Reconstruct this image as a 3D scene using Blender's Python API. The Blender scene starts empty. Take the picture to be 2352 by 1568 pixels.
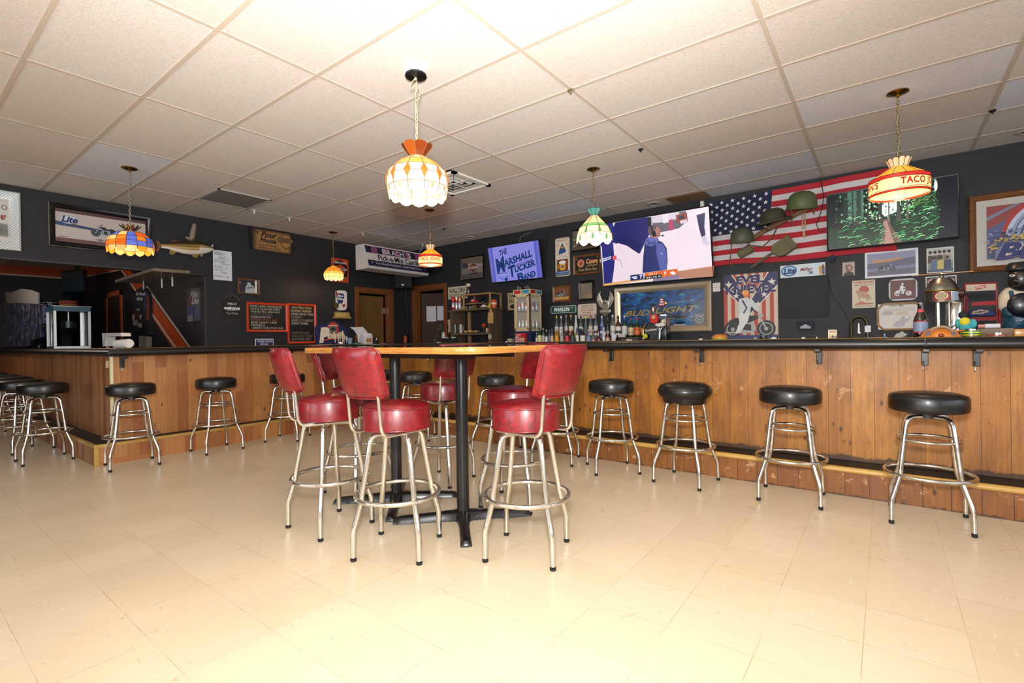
import bpy, bmesh, math, random
from math import sin, cos, pi, radians, sqrt
from mathutils import Vector as V, Matrix
from mathutils.noise import noise as mnoise
random.seed(7)
SC = bpy.context.scene
COL = SC.collection
# ------------------------------------------------------------------ camera
FPX = 1128.59; YAW, PIT, ROL = radians(127.19237), radians(-0.18327), radians(-0.8577)
CH = 1.115
_f = V((cos(YAW)*cos(PIT), sin(YAW)*cos(PIT), sin(PIT))); _r = V((sin(YAW), -cos(YAW), 0)); _u = _r.cross(_f)
RT = _r*cos(ROL)+_u*sin(ROL); UP = _u*cos(ROL)-_r*sin(ROL); FW = _f
CAM = V((0, 0, CH))
def ray(x, y): return FW+RT*((x-1176)/FPX)+UP*((784-y)/FPX)
def hit(x, y, o, n):
    d = ray(x, y); return CAM+d*((o-CAM).dot(n)/d.dot(n))
def WB(x, y, Y=6.5): return hit(x, y, V((0, Y, 0)), V((0, 1, 0)))
def WA(x, y, X=-7.56): return hit(x, y, V((X, 0, 0)), V((1, 0, 0)))
def HZ(x, y, Z): return hit(x, y, V((0, 0, Z)), V((0, 0, 1)))
def place(px, z, Y=None, X=None):
    """point under pixel column px on the line y=Y or x=X, at height z"""
    p = WB(px, 780, Y) if Y is not None else WA(px, 780, X)
    return V((p.x, p.y, z))
cd = bpy.data.cameras.new('camera'); cam = bpy.data.objects.new('camera', cd); COL.objects.link(cam)
cd.sensor_width = 36; cd.lens = 36*FPX/2352; cd.clip_start = .02; cd.clip_end = 100
M3 = Matrix((RT, UP, -FW)).transposed(); cam.matrix_world = Matrix.Translation(CAM) @ M3.to_4x4()
SC.camera = cam
# ------------------------------------------------------------------ colours and materials
def hx(h):
    if not isinstance(h, str): return tuple(h)
    o = []
    for i in (0, 2, 4):
        c = int(h[i:i+2], 16)/255; o.append(c/12.92 if c <= .04045 else ((c+.055)/1.055)**2.4)
    return tuple(o)
def c4(h): return hx(h)+(1,)
class N:
    def __init__(s, name):
        s.m = bpy.data.materials.new(name); s.m.use_nodes = True; s.t = s.m.node_tree
        s.b = s.t.nodes['Principled BSDF']; s.out = s.t.nodes['Material Output']
    def n(s, t, **k):
        n = s.t.nodes.new(t)
        for a, b in k.items():
            if a.startswith('i_'): n.inputs[a[2:].replace('_', ' ')].default_value = b
            elif a[0] == 'I' and a[1:].isdigit(): n.inputs[int(a[1:])].default_value = b
            else: setattr(n, a, b)
        return n
    def l(s, a, b): s.t.links.new(a, b)
    def math(s, op, a, b=None, c=None, clamp=False):
        n = s.n('ShaderNodeMath', operation=op); n.use_clamp = clamp
        for i, v in enumerate((a, b, c)):
            if v is None: continue
            if isinstance(v, (int, float)): n.inputs[i].default_value = v
            else: s.l(v, n.inputs[i])
        return n.outputs[0]
    def mix(s, f, a, b, bt='MIX'):
        n = s.n('ShaderNodeMix', data_type='RGBA', blend_type=bt)
        for i, v in ((0, f), (6, a), (7, b)):
            if isinstance(v, (int, float)): n.inputs[i].default_value = v
            elif isinstance(v, tuple): n.inputs[i].default_value = v
            elif isinstance(v, str): n.inputs[i].default_value = c4(v)
            else: s.l(v, n.inputs[i])
        return n.outputs[2]
    def ramp(s, fac, stops, interp='LINEAR'):
        n = s.n('ShaderNodeValToRGB'); n.color_ramp.interpolation = interp; e = n.color_ramp.elements
        while len(e) < len(stops): e.new(.5)
        for el, (p, c) in zip(e, stops): el.position = p; el.color = c4(c) if isinstance(c, str) else (c, c, c, 1)
        s.l(fac, n.inputs[0]); return n.outputs[0]
    def pos(s): return s.n('ShaderNodeNewGeometry').outputs['Position']
    def obj(s): return s.n('ShaderNodeTexCoord').outputs['Object']
    def scale(s, v, k, off=(0, 0, 0)):
        n = s.n('ShaderNodeMapping'); n.inputs['Scale'].default_value = k; n.inputs['Location'].default_value = off
        s.l(v, n.inputs[0]); return n.outputs[0]
    def noise(s, v, sc, det=3, rough=.55, dist=0, out=0):
        n = s.n('ShaderNodeTexNoise'); n.inputs['Scale'].default_value = sc; n.inputs['Detail'].default_value = det
        n.inputs['Roughness'].default_value = rough; n.inputs['Distortion'].default_value = dist
        s.l(v, n.inputs['Vector']); return n.outputs[out]
    def bump(s, h, st, d=.01):
        n = s.n('ShaderNodeBump'); n.inputs['Strength'].default_value = st; n.inputs['Distance'].default_value = d
        s.l(h, n.inputs['Height']); s.l(n.outputs[0], s.b.inputs['Normal'])
    def color(s, c):
        if isinstance(c, str): s.b.inputs['Base Color'].default_value = c4(c)
        else: s.l(c, s.b.inputs['Base Color'])
    def set(s, **k):
        for a, b in k.items(): s.b.inputs[a.replace('_', ' ')].default_value = b
        return s
def flat(name, c, rough=.5, metal=0, **k):
    n = N(name); n.color(c); n.set(Roughness=rough, Metallic=metal, **k); return n.m
def attr_mat(name, rough=.5, metal=0, coat=0, emit=0, **k):
    n = N(name); a = n.n('ShaderNodeAttribute', attribute_name='Col')
    n.l(a.outputs[0], n.b.inputs['Base Color']); n.set(Roughness=rough, Metallic=metal, Coat_Weight=coat, **k)
    if emit: n.l(a.outputs[0], n.b.inputs['Emission Color']); n.set(Emission_Strength=emit)
    return n.m
PRINT = attr_mat('printed_surface', .5, coat=.06, Coat_Roughness=.3)
MATTE = attr_mat('matte_surface', .75)
GLOSS = attr_mat('glossy_surface', .32, coat=.25, Coat_Roughness=.2)
METAL = attr_mat('metal_surface', .28, 1)
CANMAT = attr_mat('can_metal', .3, .55)
_n = N('lit_screen'); _a = _n.n('ShaderNodeAttribute', attribute_name='Col'); _n.l(_a.outputs[0], _n.b.inputs['Emission Color']); _n.color('020202'); _n.set(Emission_Strength=.62, Roughness=.25); SCREEN = _n.m; SCREEN2 = SCREEN.copy(); SCREEN2.name = 'bright_lit_screen'; SCREEN2.node_tree.nodes['Principled BSDF'].inputs['Emission Strength'].default_value = 1.25; 
MIRROR = attr_mat('printed_mirror', .1, .55)
BLACKV = flat('black_vinyl', '0a0b0c', .38, Coat_Weight=.2, Coat_Roughness=.2)
BLACKM = flat('black_metal', '0e0f11', .32, Coat_Weight=.2)
BLACKP = flat('black_plastic', '121214', .35)
RUBBER = flat('black_rubber', '101010', .7)
def chrome_mat():
    n = N('chrome'); v = n.obj(); r = n.noise(v, 25, 4); n.color(n.ramp(r, [(.3, 'b9b4ab'), (.6, 'dedbd6')]))
    n.set(Metallic=1); n.l(n.math('MULTIPLY_ADD', r, .22, .07), n.b.inputs['Roughness']); return n.m
CHROME = chrome_mat()
def worn_mat():
    n = N('worn_chrome'); v = n.obj(); r = n.noise(v, 60, 5); k = n.ramp(r, [(.62, 0.0), (.72, .7)])
    n.color(n.mix(k, 'd6d0c4', '8d7a62')); n.l(n.math('MULTIPLY_ADD', k, -.7, .95), n.b.inputs['Metallic']); n.l(n.math('MULTIPLY_ADD', k, .4, .2), n.b.inputs['Roughness']); return n.m
WORN = worn_mat()
BRASS = flat('brass', 'b08a3c', .25, 1); GOLD = flat('gold_trim', 'c9a55a', .38, .6)
STEEL = flat('brushed_steel', 'b5b5b3', .3, 1)
WHITE = flat('white_paint', 'e9e6e0', .5)
def red_vinyl():
    n = N('red_vinyl'); v = n.obj(); a = n.noise(v, 26, 4, .6, 1.2); b = n.noise(v, 9, 2)
    n.color(n.mix(b, n.ramp(a, [(.3, '4f0610'), (.5, '7c0c14'), (.7, 'a61a1a')]), '680c16'))
    n.set(Roughness=.38, Coat_Weight=.22, Coat_Roughness=.15); n.bump(n.noise(v, 300, 2), .08, .002); return n.m
RED = red_vinyl()
def glass_mat(name, c='ffffff', rough=.02, alpha=.25):
    n = N(name); n.color(c); n.set(Roughness=rough, Alpha=alpha, Coat_Weight=1, Coat_Roughness=.02); return n.m
GLASS = glass_mat('clear_glass', 'dfe8e8', .02, .13)
def bottle_mat(name, c, alpha): return glass_mat(name, c, .05, alpha)
def shade_mat(name, es):
    n = N(name); a = n.n('ShaderNodeAttribute', attribute_name='Col'); v = n.obj()
    k = n.noise(v, 60, 3); c = n.mix(.35, a.outputs[0], n.mix(k, 'ffffff', 'b08a60'), 'MULTIPLY')
    n.l(c, n.b.inputs['Base Color']); n.l(c, n.b.inputs['Emission Color']); n.set(Emission_Strength=es, Roughness=.2, Coat_Weight=.4)
    tr = n.n('ShaderNodeBsdfTranslucent'); n.l(c, tr.inputs[0]); mx = n.n('ShaderNodeMixShader'); mx.inputs[0].default_value = .3; n.l(n.b.outputs[0], mx.inputs[1]); n.l(tr.outputs[0], mx.inputs[2]); n.l(mx.outputs[0], n.out.inputs[0]); return n.m
SHADE = shade_mat('stained_glass', .4); SHADEB = shade_mat('stained_glass_bright', .28); SHADED = shade_mat('stained_glass_dim', .25)
def wood(name, ax, pitch, off, cols, ends=0, groove=.012, worn=0, scuff=.2, rough=.45, glen=1.6, coat=.06):
    n = N(name); p = n.pos(); s = n.n('ShaderNodeSeparateXYZ'); n.l(p, s.inputs[0]); a = s.outputs[ax]; z = s.outputs[2]
    t = n.math('DIVIDE', n.math('SUBTRACT', a, off), pitch); idx = n.math('FLOOR', t); fr = n.math('FRACT', t)
    w = n.n('ShaderNodeTexWhiteNoise', noise_dimensions='1D'); n.l(idx, w.inputs['W']); key = w.outputs[0]
    if ends:
        zz = n.math('FLOOR', n.math('DIVIDE', n.math('ADD', z, n.math('MULTIPLY', key, 3)), ends))
        w2 = n.n('ShaderNodeTexWhiteNoise', noise_dimensions='2D'); cb = n.n('ShaderNodeCombineXYZ'); n.l(idx, cb.inputs[0]); n.l(zz, cb.inputs[1])
        n.l(cb.outputs[0], w2.inputs['Vector']); key = w2.outputs[0]
    base = n.ramp(key, [(i/(len(cols)-1), c) for i, c in enumerate(cols)])
    sc = [1, 1, 1]; sc[ax] = 30; sc[2] = glen
    cmb = n.n('ShaderNodeCombineXYZ'); n.l(a, cmb.inputs[0]); n.l(z, cmb.inputs[2]); n.l(n.math('MULTIPLY', key, 20), cmb.inputs[1])
    g = n.noise(n.scale(cmb.outputs[0], (26, 1, glen)), 3, 5, .6, .7)
    c = n.mix(n.ramp(g, [(.35, 0.0), (.75, .7)]), base, n.mix(.5, base, '3a1a08'))
    vo = n.n('ShaderNodeTexVoronoi'); vo.inputs['Scale'].default_value = 1; n.l(n.scale(cmb.outputs[0], (9, 1, 4.5)), vo.inputs['Vector'])
    c = n.mix(n.ramp(vo.outputs[0], [(.05, .85), (.13, 0.0)]), c, '2b1305')
    if worn:
        bl = n.noise(n.scale(p, (5, 5, 1.3)), 1.6, 5, .7, .4); c = n.mix(n.ramp(bl, [(.42, 0.0), (.68, .55)]), c, '5e3210')
        sp = n.noise(n.scale(p, (1, 1, 1)), 22, 5, .7); c = n.mix(n.ramp(sp, [(.62, 0.0), (.7, .75)]), c, '4a1f0a')
        sp2 = n.noise(p, 9, 6, .75, .5)
        zl = n.math('SUBTRACT', 1, n.math('DIVIDE', n.math('ABSOLUTE', n.math('SUBTRACT', z, worn)), .16), clamp=True)
        k = n.ramp(n.math('MULTIPLY_ADD', zl, .1, sp2), [(.66, 0.0), (.7, .8)]); c = n.mix(k, c, 'c09266')
        zl = n.math('SUBTRACT', 1, n.math('DIVIDE', n.math('ABSOLUTE', n.math('SUBTRACT', z, scuff)), .07), clamp=True)
        k = n.ramp(n.math('MULTIPLY_ADD', zl, .42, n.math('MULTIPLY', sp2, .6)), [(.52, 0.0), (.6, .85)]); c = n.mix(k, c, '2e2018')
        n.l(n.math('MULTIPLY_ADD', sp2, .4, .28), n.b.inputs['Roughness'])
    else: n.set(Roughness=rough)
    gr = n.math('GREATER_THAN', n.math('ABSOLUTE', n.math('SUBTRACT', fr, .5)), .5-groove)
    c = n.mix(n.math('MULTIPLY', gr, .8), c, '180b04')
    n.color(c); n.set(Coat_Weight=coat, Coat_Roughness=.25); n.bump(n.math('MULTIPLY_ADD', gr, -1, n.math('MULTIPLY', g, .15)), .4, .004); return n.m
def simple_wood(name, c1, c2, rough=.4, sc=(2, 30, 30), coat=.1, d=3):
    n = N(name); v = n.scale(n.obj(), sc); g = n.noise(v, d, 4, .6, .6); n.color(n.ramp(g, [(.3, c1), (.7, c2)])); n.set(Roughness=rough, Coat_Weight=coat); return n.m
FRAMEW = simple_wood('frame_wood', '5a3013', '8a5a2c'); OAK = simple_wood('oak_edge', 'a8642a', 'd39a52', .25, (3, 3, 40), .5)
DARKW = simple_wood('dark_wood', '2a1408', '401f10', .7, (30, 30, 2), 0); BROWNW = simple_wood('shelf_laminate', '4a3a2c', '6a5642', .5, (20, 20, 2)); PINEW = simple_wood('light_wood', '8a6a44', 'b08a5c', .5, (3, 20, 20))
DOORW = simple_wood('door_veneer', '5e431f', '7d5c30', .4, (30, 30, 1.5)); TRIMW = simple_wood('door_casing', '5e3216', '8a4f24', .4, (20, 20, 1.5))
# ------------------------------------------------------------------ mesh builder
class MB:
    def __init__(s, col='ffffff'): s.v = []; s.f = []; s.c = []; s.col = hx(col)
    def C(s, col): s.col = hx(col); return s
    def add(s, vs, fs, cols=None):
        b = len(s.v); s.v += [V(p) for p in vs]
        for i, f in enumerate(fs): s.f.append([b+k for k in f]); s.c.append(hx(cols[i]) if cols else s.col)
        return s
    def xf(s, m, st=0):
        for i in range(st, len(s.v)): s.v[i] = m @ s.v[i]
        return s
    def box(s, x0, y0, z0, x1, y1, z1):
        x0, x1 = min(x0, x1), max(x0, x1); y0, y1 = min(y0, y1), max(y0, y1); z0, z1 = min(z0, z1), max(z0, z1)
        return s.add([(x0, y0, z0), (x1, y0, z0), (x1, y1, z0), (x0, y1, z0), (x0, y0, z1), (x1, y0, z1), (x1, y1, z1), (x0, y1, z1)],
                     [(0, 3, 2, 1), (4, 5, 6, 7), (0, 1, 5, 4), (1, 2, 6, 5), (2, 3, 7, 6), (3, 0, 4, 7)])
    def rbox(s, c, d, r=.01, seg=2, rz=0, m=None):
        bm = bmesh.new(); bmesh.ops.create_cube(bm, size=1)
        for v in bm.verts: v.co = V((v.co.x*d[0], v.co.y*d[1], v.co.z*d[2]))
        bmesh.ops.bevel(bm, geom=bm.edges[:], offset=min(r, min(d)*.49), segments=seg, affect='EDGES', profile=.5)
        T = Matrix.Translation(V(c)) @ (m.to_4x4() if m else Matrix.Rotation(rz, 4, 'Z'))
        bm.verts.index_update(); s.add([T @ v.co for v in bm.verts], [[v.index for v in f.verts] for f in bm.faces]); bm.free(); return s
    def tube(s, pts, r, n=8, closed=False, sq=None):
        pts = [V(p) for p in pts]; L = len(pts); rr = r if isinstance(r, (list, tuple)) else [r]*L
        vs = []; up = None
        for i, p in enumerate(pts):
            a = pts[i-1] if (i > 0 or closed) else p; b = pts[(i+1) % L] if (i < L-1 or closed) else p
            t = (b-a).normalized()
            if up is None: up = t.orthogonal().normalized()
            up = (up-t*up.dot(t)); up = up.normalized() if up.length > 1e-6 else t.orthogonal().normalized()
            w = t.cross(up)
            for k in range(n):
                an = 2*pi*k/n; vs.append(p+(up*cos(an)+w*sin(an))*rr[i])
        fs = []
        for i in range(L if closed else L-1):
            j = (i+1) % L
            for k in range(n): fs.append((i*n+k, i*n+(k+1) % n, j*n+(k+1) % n, j*n+k))
        if not closed: fs += [tuple(range(n-1, -1, -1)), tuple((L-1)*n+k for k in range(n))]
        return s.add(vs, fs)
    def lathe(s, prof, c=(0, 0, 0), n=24, cols=None, ax=None, wav=None):
        c = V(c); vs = []; fs = []; cc = []
        for i, (r, z) in enumerate(prof):
            for k in range(n):
                a = 2*pi*k/n; q = V((r*cos(a), r*sin(a), z)); 
                if wav: q = wav(i, a, q)
                vs.append(q)
        for i in range(len(prof)-1):
            for k in range(n):
                fs.append((i*n+k, i*n+(k+1) % n, (i+1)*n+(k+1) % n, (i+1)*n+k)); cc.append(cols[i] if cols else s.col)
        if prof[0][0] > 1e-5: fs.append(tuple(range(n-1, -1, -1))); cc.append(cols[0] if cols else s.col)
        if prof[-1][0] > 1e-5: fs.append(tuple((len(prof)-1)*n+k for k in range(n))); cc.append(cols[-1] if cols else s.col)
        if ax is not None: vs = [ax @ q for q in vs]
        return s.add([q+c for q in vs], fs, cc)
    def ell(s, c, r, n=16, m=8, rot=None):
        r = (r, r, r) if isinstance(r, (int, float)) else r
        pr = [(max(sin(pi*i/m), 1e-6), -cos(pi*i/m)) for i in range(m+1)]
        S = Matrix.Diagonal(V((r[0], r[1], r[2]))); 
        if rot: S = rot.to_3x3() @ S
        return s.lathe(pr, c, n, ax=S)
    def prism(s, pts, off):
        pts = [V(p) for p in pts]; off = V(off); n = len(pts)
        return s.add(pts+[p+off for p in pts], [tuple(range(n-1, -1, -1)), tuple(range(n, 2*n))]+[(i, (i+1) % n, n+(i+1) % n, n+i) for i in range(n)])
    def build(s, name, mat, parent=None, smooth=35, origin=None, bev=0):
        vs = s.v; o = V((0, 0, 0))
        if parent is not None:
            q = parent
            while q is not None: o = o+V(q.location); q = q.parent
        elif origin is not None: o = V(origin)
        elif vs:
            o = V(((min(v.x for v in vs)+max(v.x for v in vs))/2, (min(v.y for v in vs)+max(v.y for v in vs))/2, min(v.z for v in vs)))
        me = bpy.data.meshes.new(name); me.from_pydata([v-o for v in vs], [], s.f)
        ca = me.color_attributes.new('Col', 'FLOAT_COLOR', 'CORNER'); buf = []
        for f, c in zip(s.f, s.c): buf += [c[0], c[1], c[2], 1]*len(f)
        ca.data.foreach_set('color', buf)
        me.validate(); bm = bmesh.new(); bm.from_mesh(me); bmesh.ops.recalc_face_normals(bm, faces=bm.faces[:]) if not getattr(s, 'keep', 0) else None; bm.to_mesh(me); bm.free()
        if smooth:
            me.polygons.foreach_set('use_smooth', [True]*len(me.polygons)); me.set_sharp_from_angle(angle=radians(smooth))
        me.materials.append(mat); ob = bpy.data.objects.new(name, me); COL.objects.link(ob)
        if parent is not None: ob.parent = parent
        else: ob.location = o
        if bev:
            b = ob.modifiers.new('bevel', 'BEVEL'); b.width = bev; b.segments = 2; b.limit_method = 'ANGLE'
        return ob
def tag(o, label=None, cat=None, group=None, kind=None):
    for k, v in (('label', label), ('category', cat), ('group', group), ('kind', kind)):
        if v: o[k] = v
    return o
def thing(name, label, cat, loc=(0, 0, 0), group=None):
    e = bpy.data.objects.new(name, None); e.empty_display_size = .1; e.location = V(loc); COL.objects.link(e); return tag(e, label, cat, group)
def struct(o): o['kind'] = 'structure'; return o
def copy_tree(o, parent=None):
    c = o.copy(); COL.objects.link(c); c.parent = parent
    for ch in o.children: copy_tree(ch, c)
    return c
# ------------------------------------------------------------------ flat pictures, drawn as coloured faces on a panel
_tx = {}
def glyphs(s, bold=0, shear=0, sp=1):
    k = (s, bold, shear, sp)
    if k not in _tx:
        cu = bpy.data.curves.new('t', 'FONT'); cu.body = s; cu.offset = bold; cu.shear = shear; cu.space_character = sp; cu.resolution_u = 3
        ob = bpy.data.objects.new('t', cu); COL.objects.link(ob); dg = bpy.context.evaluated_depsgraph_get(); me = bpy.data.meshes.new_from_object(ob.evaluated_get(dg))
        vs = [(v.co.x, v.co.y) for v in me.vertices]; fs = [tuple(p.vertices) for p in me.polygons]
        bpy.data.objects.remove(ob); bpy.data.curves.remove(cu); bpy.data.meshes.remove(me)
        x0 = min(v[0] for v in vs); x1 = max(v[0] for v in vs); y0 = min(v[1] for v in vs); y1 = max(v[1] for v in vs)
        _tx[k] = ([((x-x0)/(x1-x0), (y-y0)/(y1-y0)) for x, y in vs], fs)
    return _tx[k]
class Art:
    E = .0003; cyc = 0
    def __init__(s, O, U, D, w, h): s.O, s.U, s.D, s.w, s.h = V(O), V(U).normalized(), V(D).normalized(), w, h; s.Nn = s.D.cross(s.U).normalized(); s.mb = MB(); s.mb.keep = 1; s.k = 1; s.base = 1
    def up(s):
        s.k += 1
        if s.cyc and s.k >= s.base+60: s.k = s.base
    def at(s, u, v, e=0): return s.O+s.U*(u*s.w)+s.D*(v*s.h)+s.Nn*e
    def loc(s, x, y):
        p = hit(x, y, s.O, s.Nn)-s.O; return (p.dot(s.U)/s.w, p.dot(s.D)/s.h)
    def poly(s, pts, c):
        s.up(); s.mb.C(c).add([s.at(u, v, s.k*s.E) for u, v in pts], [tuple(range(len(pts)))]); return s
    def pp(s, pts, c): return s.poly([s.loc(*p) for p in pts], c)
    def rect(s, a, b, c, d, col): return s.poly([(a, b), (a, d), (c, d), (c, b)], col)
    def ell(s, u, v, ru, rv, col, n=24, ring=0):
        if ring:
            s.up(); vs = []
            for q in range(n):
                a = 2*pi*q/n; vs += [s.at(u+ru*cos(a), v+rv*sin(a), s.k*s.E), s.at(u+(ru-ring/s.w)*cos(a), v+(rv-ring/s.h)*sin(a), s.k*s.E)]
            s.mb.C(col).add(vs, [(2*q, 2*((q+1) % n), 2*((q+1) % n)+1, 2*q+1) for q in range(n)]); return s
        return s.poly([(u+ru*cos(2*pi*q/n), v+rv*sin(2*pi*q/n)) for q in range(n)], col)
    def line(s, pts, wd, col):
        s.up(); P = [V((u*s.w, v*s.h)) for u, v in pts]; L = []; n = len(P)
        for i in range(n):
            t = (P[min(i+1, n-1)]-P[max(i-1, 0)]).normalized(); q = V((-t.y, t.x))*wd/2; L += [P[i]+q, P[i]-q]
        s.mb.C(col).add([s.at(q.x/s.w, q.y/s.h, s.k*s.E) for q in L], [(2*i, 2*i+1, 2*i+3, 2*i+2) for i in range(n-1)]); return s
    def pl(s, pts, wd, col): return s.line([s.loc(*p) for p in pts], wd, col)
    def text(s, t, a, b, c, d, col, bold=.01, shear=0, warp=None, sp=1):
        s.up(); vs, fs = glyphs(t, bold, shear, sp); q = []
        for x, y in vs:
            u = a+(c-a)*x; v = d+(b-d)*y
            if warp: u, v = warp(u, v, x, y)
            q.append(s.at(u, v, s.k*s.E))
        s.mb.C(col).add(q, fs); return s
    def ptext(s, t, tl, tr, bl, col, bold=.01, shear=0):
        """text in the box whose corners are photo pixels"""
        A, B, C_ = s.loc(*tl), s.loc(*tr), s.loc(*bl)
        return s.text(t, 0, 0, 1, 1, col, bold, shear, warp=lambda u, v, x, y: (A[0]+(B[0]-A[0])*x+(C_[0]-A[0])*(1-y), A[1]+(B[1]-A[1])*x+(C_[1]-A[1])*(1-y)))
    def star(s, u, v, r, col, rot=0):
        return s.poly([(u+(r if k % 2 == 0 else r*.4)/s.w*sin(pi*k/5+rot), v-(r if k % 2 == 0 else r*.4)/s.h*cos(pi*k/5+rot)) for k in range(10)], col)
def moulding(mb, A, w0, w1, h0, h1, e0, back=.0):
    """rectangular frame around the art: profile from outer edge to inner edge"""
    prof = [(w0, -back), (w0, h0*.7), (w0-(w0-w1)*.15, h0), (w0-(w0-w1)*.45, h0*.8), (w1+(w0-w1)*.3, (h0+h1)/2), (w1, h1), (w1, -back)]
    cor = [(0, 0, -1, -1), (1, 0, 1, -1), (1, 1, 1, 1), (0, 1, -1, 1)]; vs = []
    for u, v, su, sv in cor:
        for d, h in prof: vs.append(A.at(u, v, e0+h)+A.U*(su*d)+A.D*(sv*d))
    n = len(prof); fs = []
    for i in range(4):
        j = (i+1) % 4
        for k in range(n-1): fs.append((i*n+k, j*n+k, j*n+k+1, i*n+k+1))
        fs.append((i*n+n-1, j*n+n-1, j*n, i*n))
    mb.add(vs, fs)
def panel(name, label, cat, wall, tl, tr, bl, base, draw=None, thick=.006, frame=None, mat=None, gap=0, gapb=None, group=None, corner=0):
    """picture / sign / screen hung on wall 'A' or 'B'; tl,tr,bl photo pixels of its visible face. frame=(width, depth, material, colour)"""
    if gapb is None: gapb = gap
    f = WA if wall == 'A' else WB; W0 = -7.56 if wall == 'A' else 6.5; sg = 1 if wall == 'A' else -1
    t = thick+(frame[1]*.3 if frame else 0)
    pt = f(tl[0], tl[1], W0+sg*(gap+t)); pr_ = f(tr[0], tr[1], W0+sg*(gap+t)); pb = f(bl[0], bl[1], W0+sg*(gapb+t))
    U = V((0, 1, 0)) if wall == 'A' else V((1, 0, 0)); D = pb-pt; D = D-U*D.dot(U)
    w = (pr_-pt).dot(U); h = D.length
    if frame: q = frame[0]; pt = pt+U*q+D.normalized()*q; w -= 2*q; h -= 2*q
    A = Art(pt, U, D, w, h)
    mt = mat or PRINT; root = None
    if frame:
        c = A.at(.5, 1); root = thing(name, label, cat, (c.x, c.y, c.z-frame[0]), group)
        fm = MB(frame[3] if len(frame) > 3 else 'ffffff'); moulding(fm, A, frame[0], 0, frame[1], .004, -t*.0, back=t*.9); fm.build('frame', frame[2], root, 30)
    A.mb.C(base)
    if corner:
        r = corner; pts = []
        for cu, cv, a0 in ((r, r, 180), (A.w-r, r, 270), (A.w-r, A.h-r, 0), (r, A.h-r, 90)):
            for k in range(5): a = radians(a0+22.5*k); pts.append(A.at((cu+r*cos(a))/A.w, (cv+r*sin(a))/A.h, 0))
    else: pts = [A.at(0, 0), A.at(1, 0), A.at(1, 1), A.at(0, 1)]
    pts = pts[::-1]; n = len(pts); bk = -A.Nn*t
    A.mb.add(pts+[p+bk for p in pts], [tuple(range(n)), tuple(range(2*n-1, n-1, -1))]+[(i, n+i, n+(i+1) % n, (i+1) % n) for i in range(n)])
    if draw: draw(A)
    o = A.mb.build('panel' if root else name, mt, root, 0)
    if root is None: tag(o, label, cat, group); return o
    return root
# ================================================================== room
CZ = 2.879; WAX = -7.56; WBY = 6.5; XR = 3.4; YB = -3.6
def floor_mat():
    n = N('vinyl_tile_floor'); p = n.pos(); s = n.n('ShaderNodeSeparateXYZ'); n.l(p, s.inputs[0])
    def seam(a, off):
        t = n.math('DIVIDE', n.math('SUBTRACT', a, off), .3048); return n.math('FLOOR', t), n.math('SUBTRACT', .5, n.math('ABSOLUTE', n.math('SUBTRACT', n.math('FRACT', t), .5)))
    ix, fx = seam(s.outputs[0], -.378); iy, fy = seam(s.outputs[1], 2.165)
    w = n.n('ShaderNodeTexWhiteNoise', noise_dimensions='2D'); cb = n.n('ShaderNodeCombineXYZ'); n.l(ix, cb.inputs[0]); n.l(iy, cb.inputs[1]); n.l(cb.outputs[0], w.inputs['Vector'])
    big = n.noise(p, .9, 3); c = n.mix(big, 'c9b594', 'd5c5aa'); c = n.mix(n.math('MULTIPLY', w.outputs[0], .25), c, 'e6d6bb')
    f1 = n.noise(n.scale(p, (14, 60, 1)), 1.3, 3, .6, .4); f2 = n.noise(n.scale(p, (60, 16, 1), (5, 3, 0)), 1.2, 3, .6, .4)
    c = n.mix(n.ramp(f1, [(.66, 0.0), (.72, .55)]), c, 'a3804f'); c = n.mix(n.ramp(f2, [(.28, .5), (.35, 0.0)]), c, 'efe3cb')
    d = n.math('SUBTRACT', 1, n.math('DIVIDE', n.math('ABSOLUTE', n.math('SUBTRACT', s.outputs[1], 3.4)), .8), clamp=True)
    sc = n.noise(p, 7, 6, .75, .6); c = n.mix(n.ramp(n.math('MULTIPLY_ADD', d, .07, sc), [(.63, 0.0), (.72, .3)]), c, '8a6238')
    m = n.math('MINIMUM', fx, fy); k = n.math('LESS_THAN', m, .0045); br = n.noise(p, 3.1, 2)
    c = n.mix(n.math('MULTIPLY', k, n.ramp(br, [(.4, .15), (.6, .6)])), c, '9a7440'); n.color(c)
    n.l(n.math('MULTIPLY_ADD', n.noise(p, 2.5, 3), .25, .22), n.b.inputs['Roughness']); n.set(Coat_Weight=.1, Coat_Roughness=.25); n.bump(n.noise(p, 9, 3), .05, .004); return n.m
struct(MB().box(-16, YB, -.05, XR, WBY+2.2, 0).build('floor', floor_mat(), smooth=0))
def ceil_mat():
    n = N('ceiling_tile'); a = n.n('ShaderNodeAttribute', attribute_name='Col'); p = n.pos()
    k = n.noise(p, 75, 3, .7, 1.5); c = n.mix(n.ramp(k, [(.36, .38), (.5, 0.0)]), a.outputs[0], 'a8988a')
    n.color(c); n.set(Roughness=.9); n.bump(k, .5, .006); return n.m
cm = MB(); GX0, GY0 = -.531, 1.217; random.seed(3)
WHITEN = {(-5, 0): 1, (-5, 6): 1, (-3, 7): 1, (-1, 7): 1, (-1, 8): 1, (0, 5): .7, (1, 6): 1}
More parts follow.
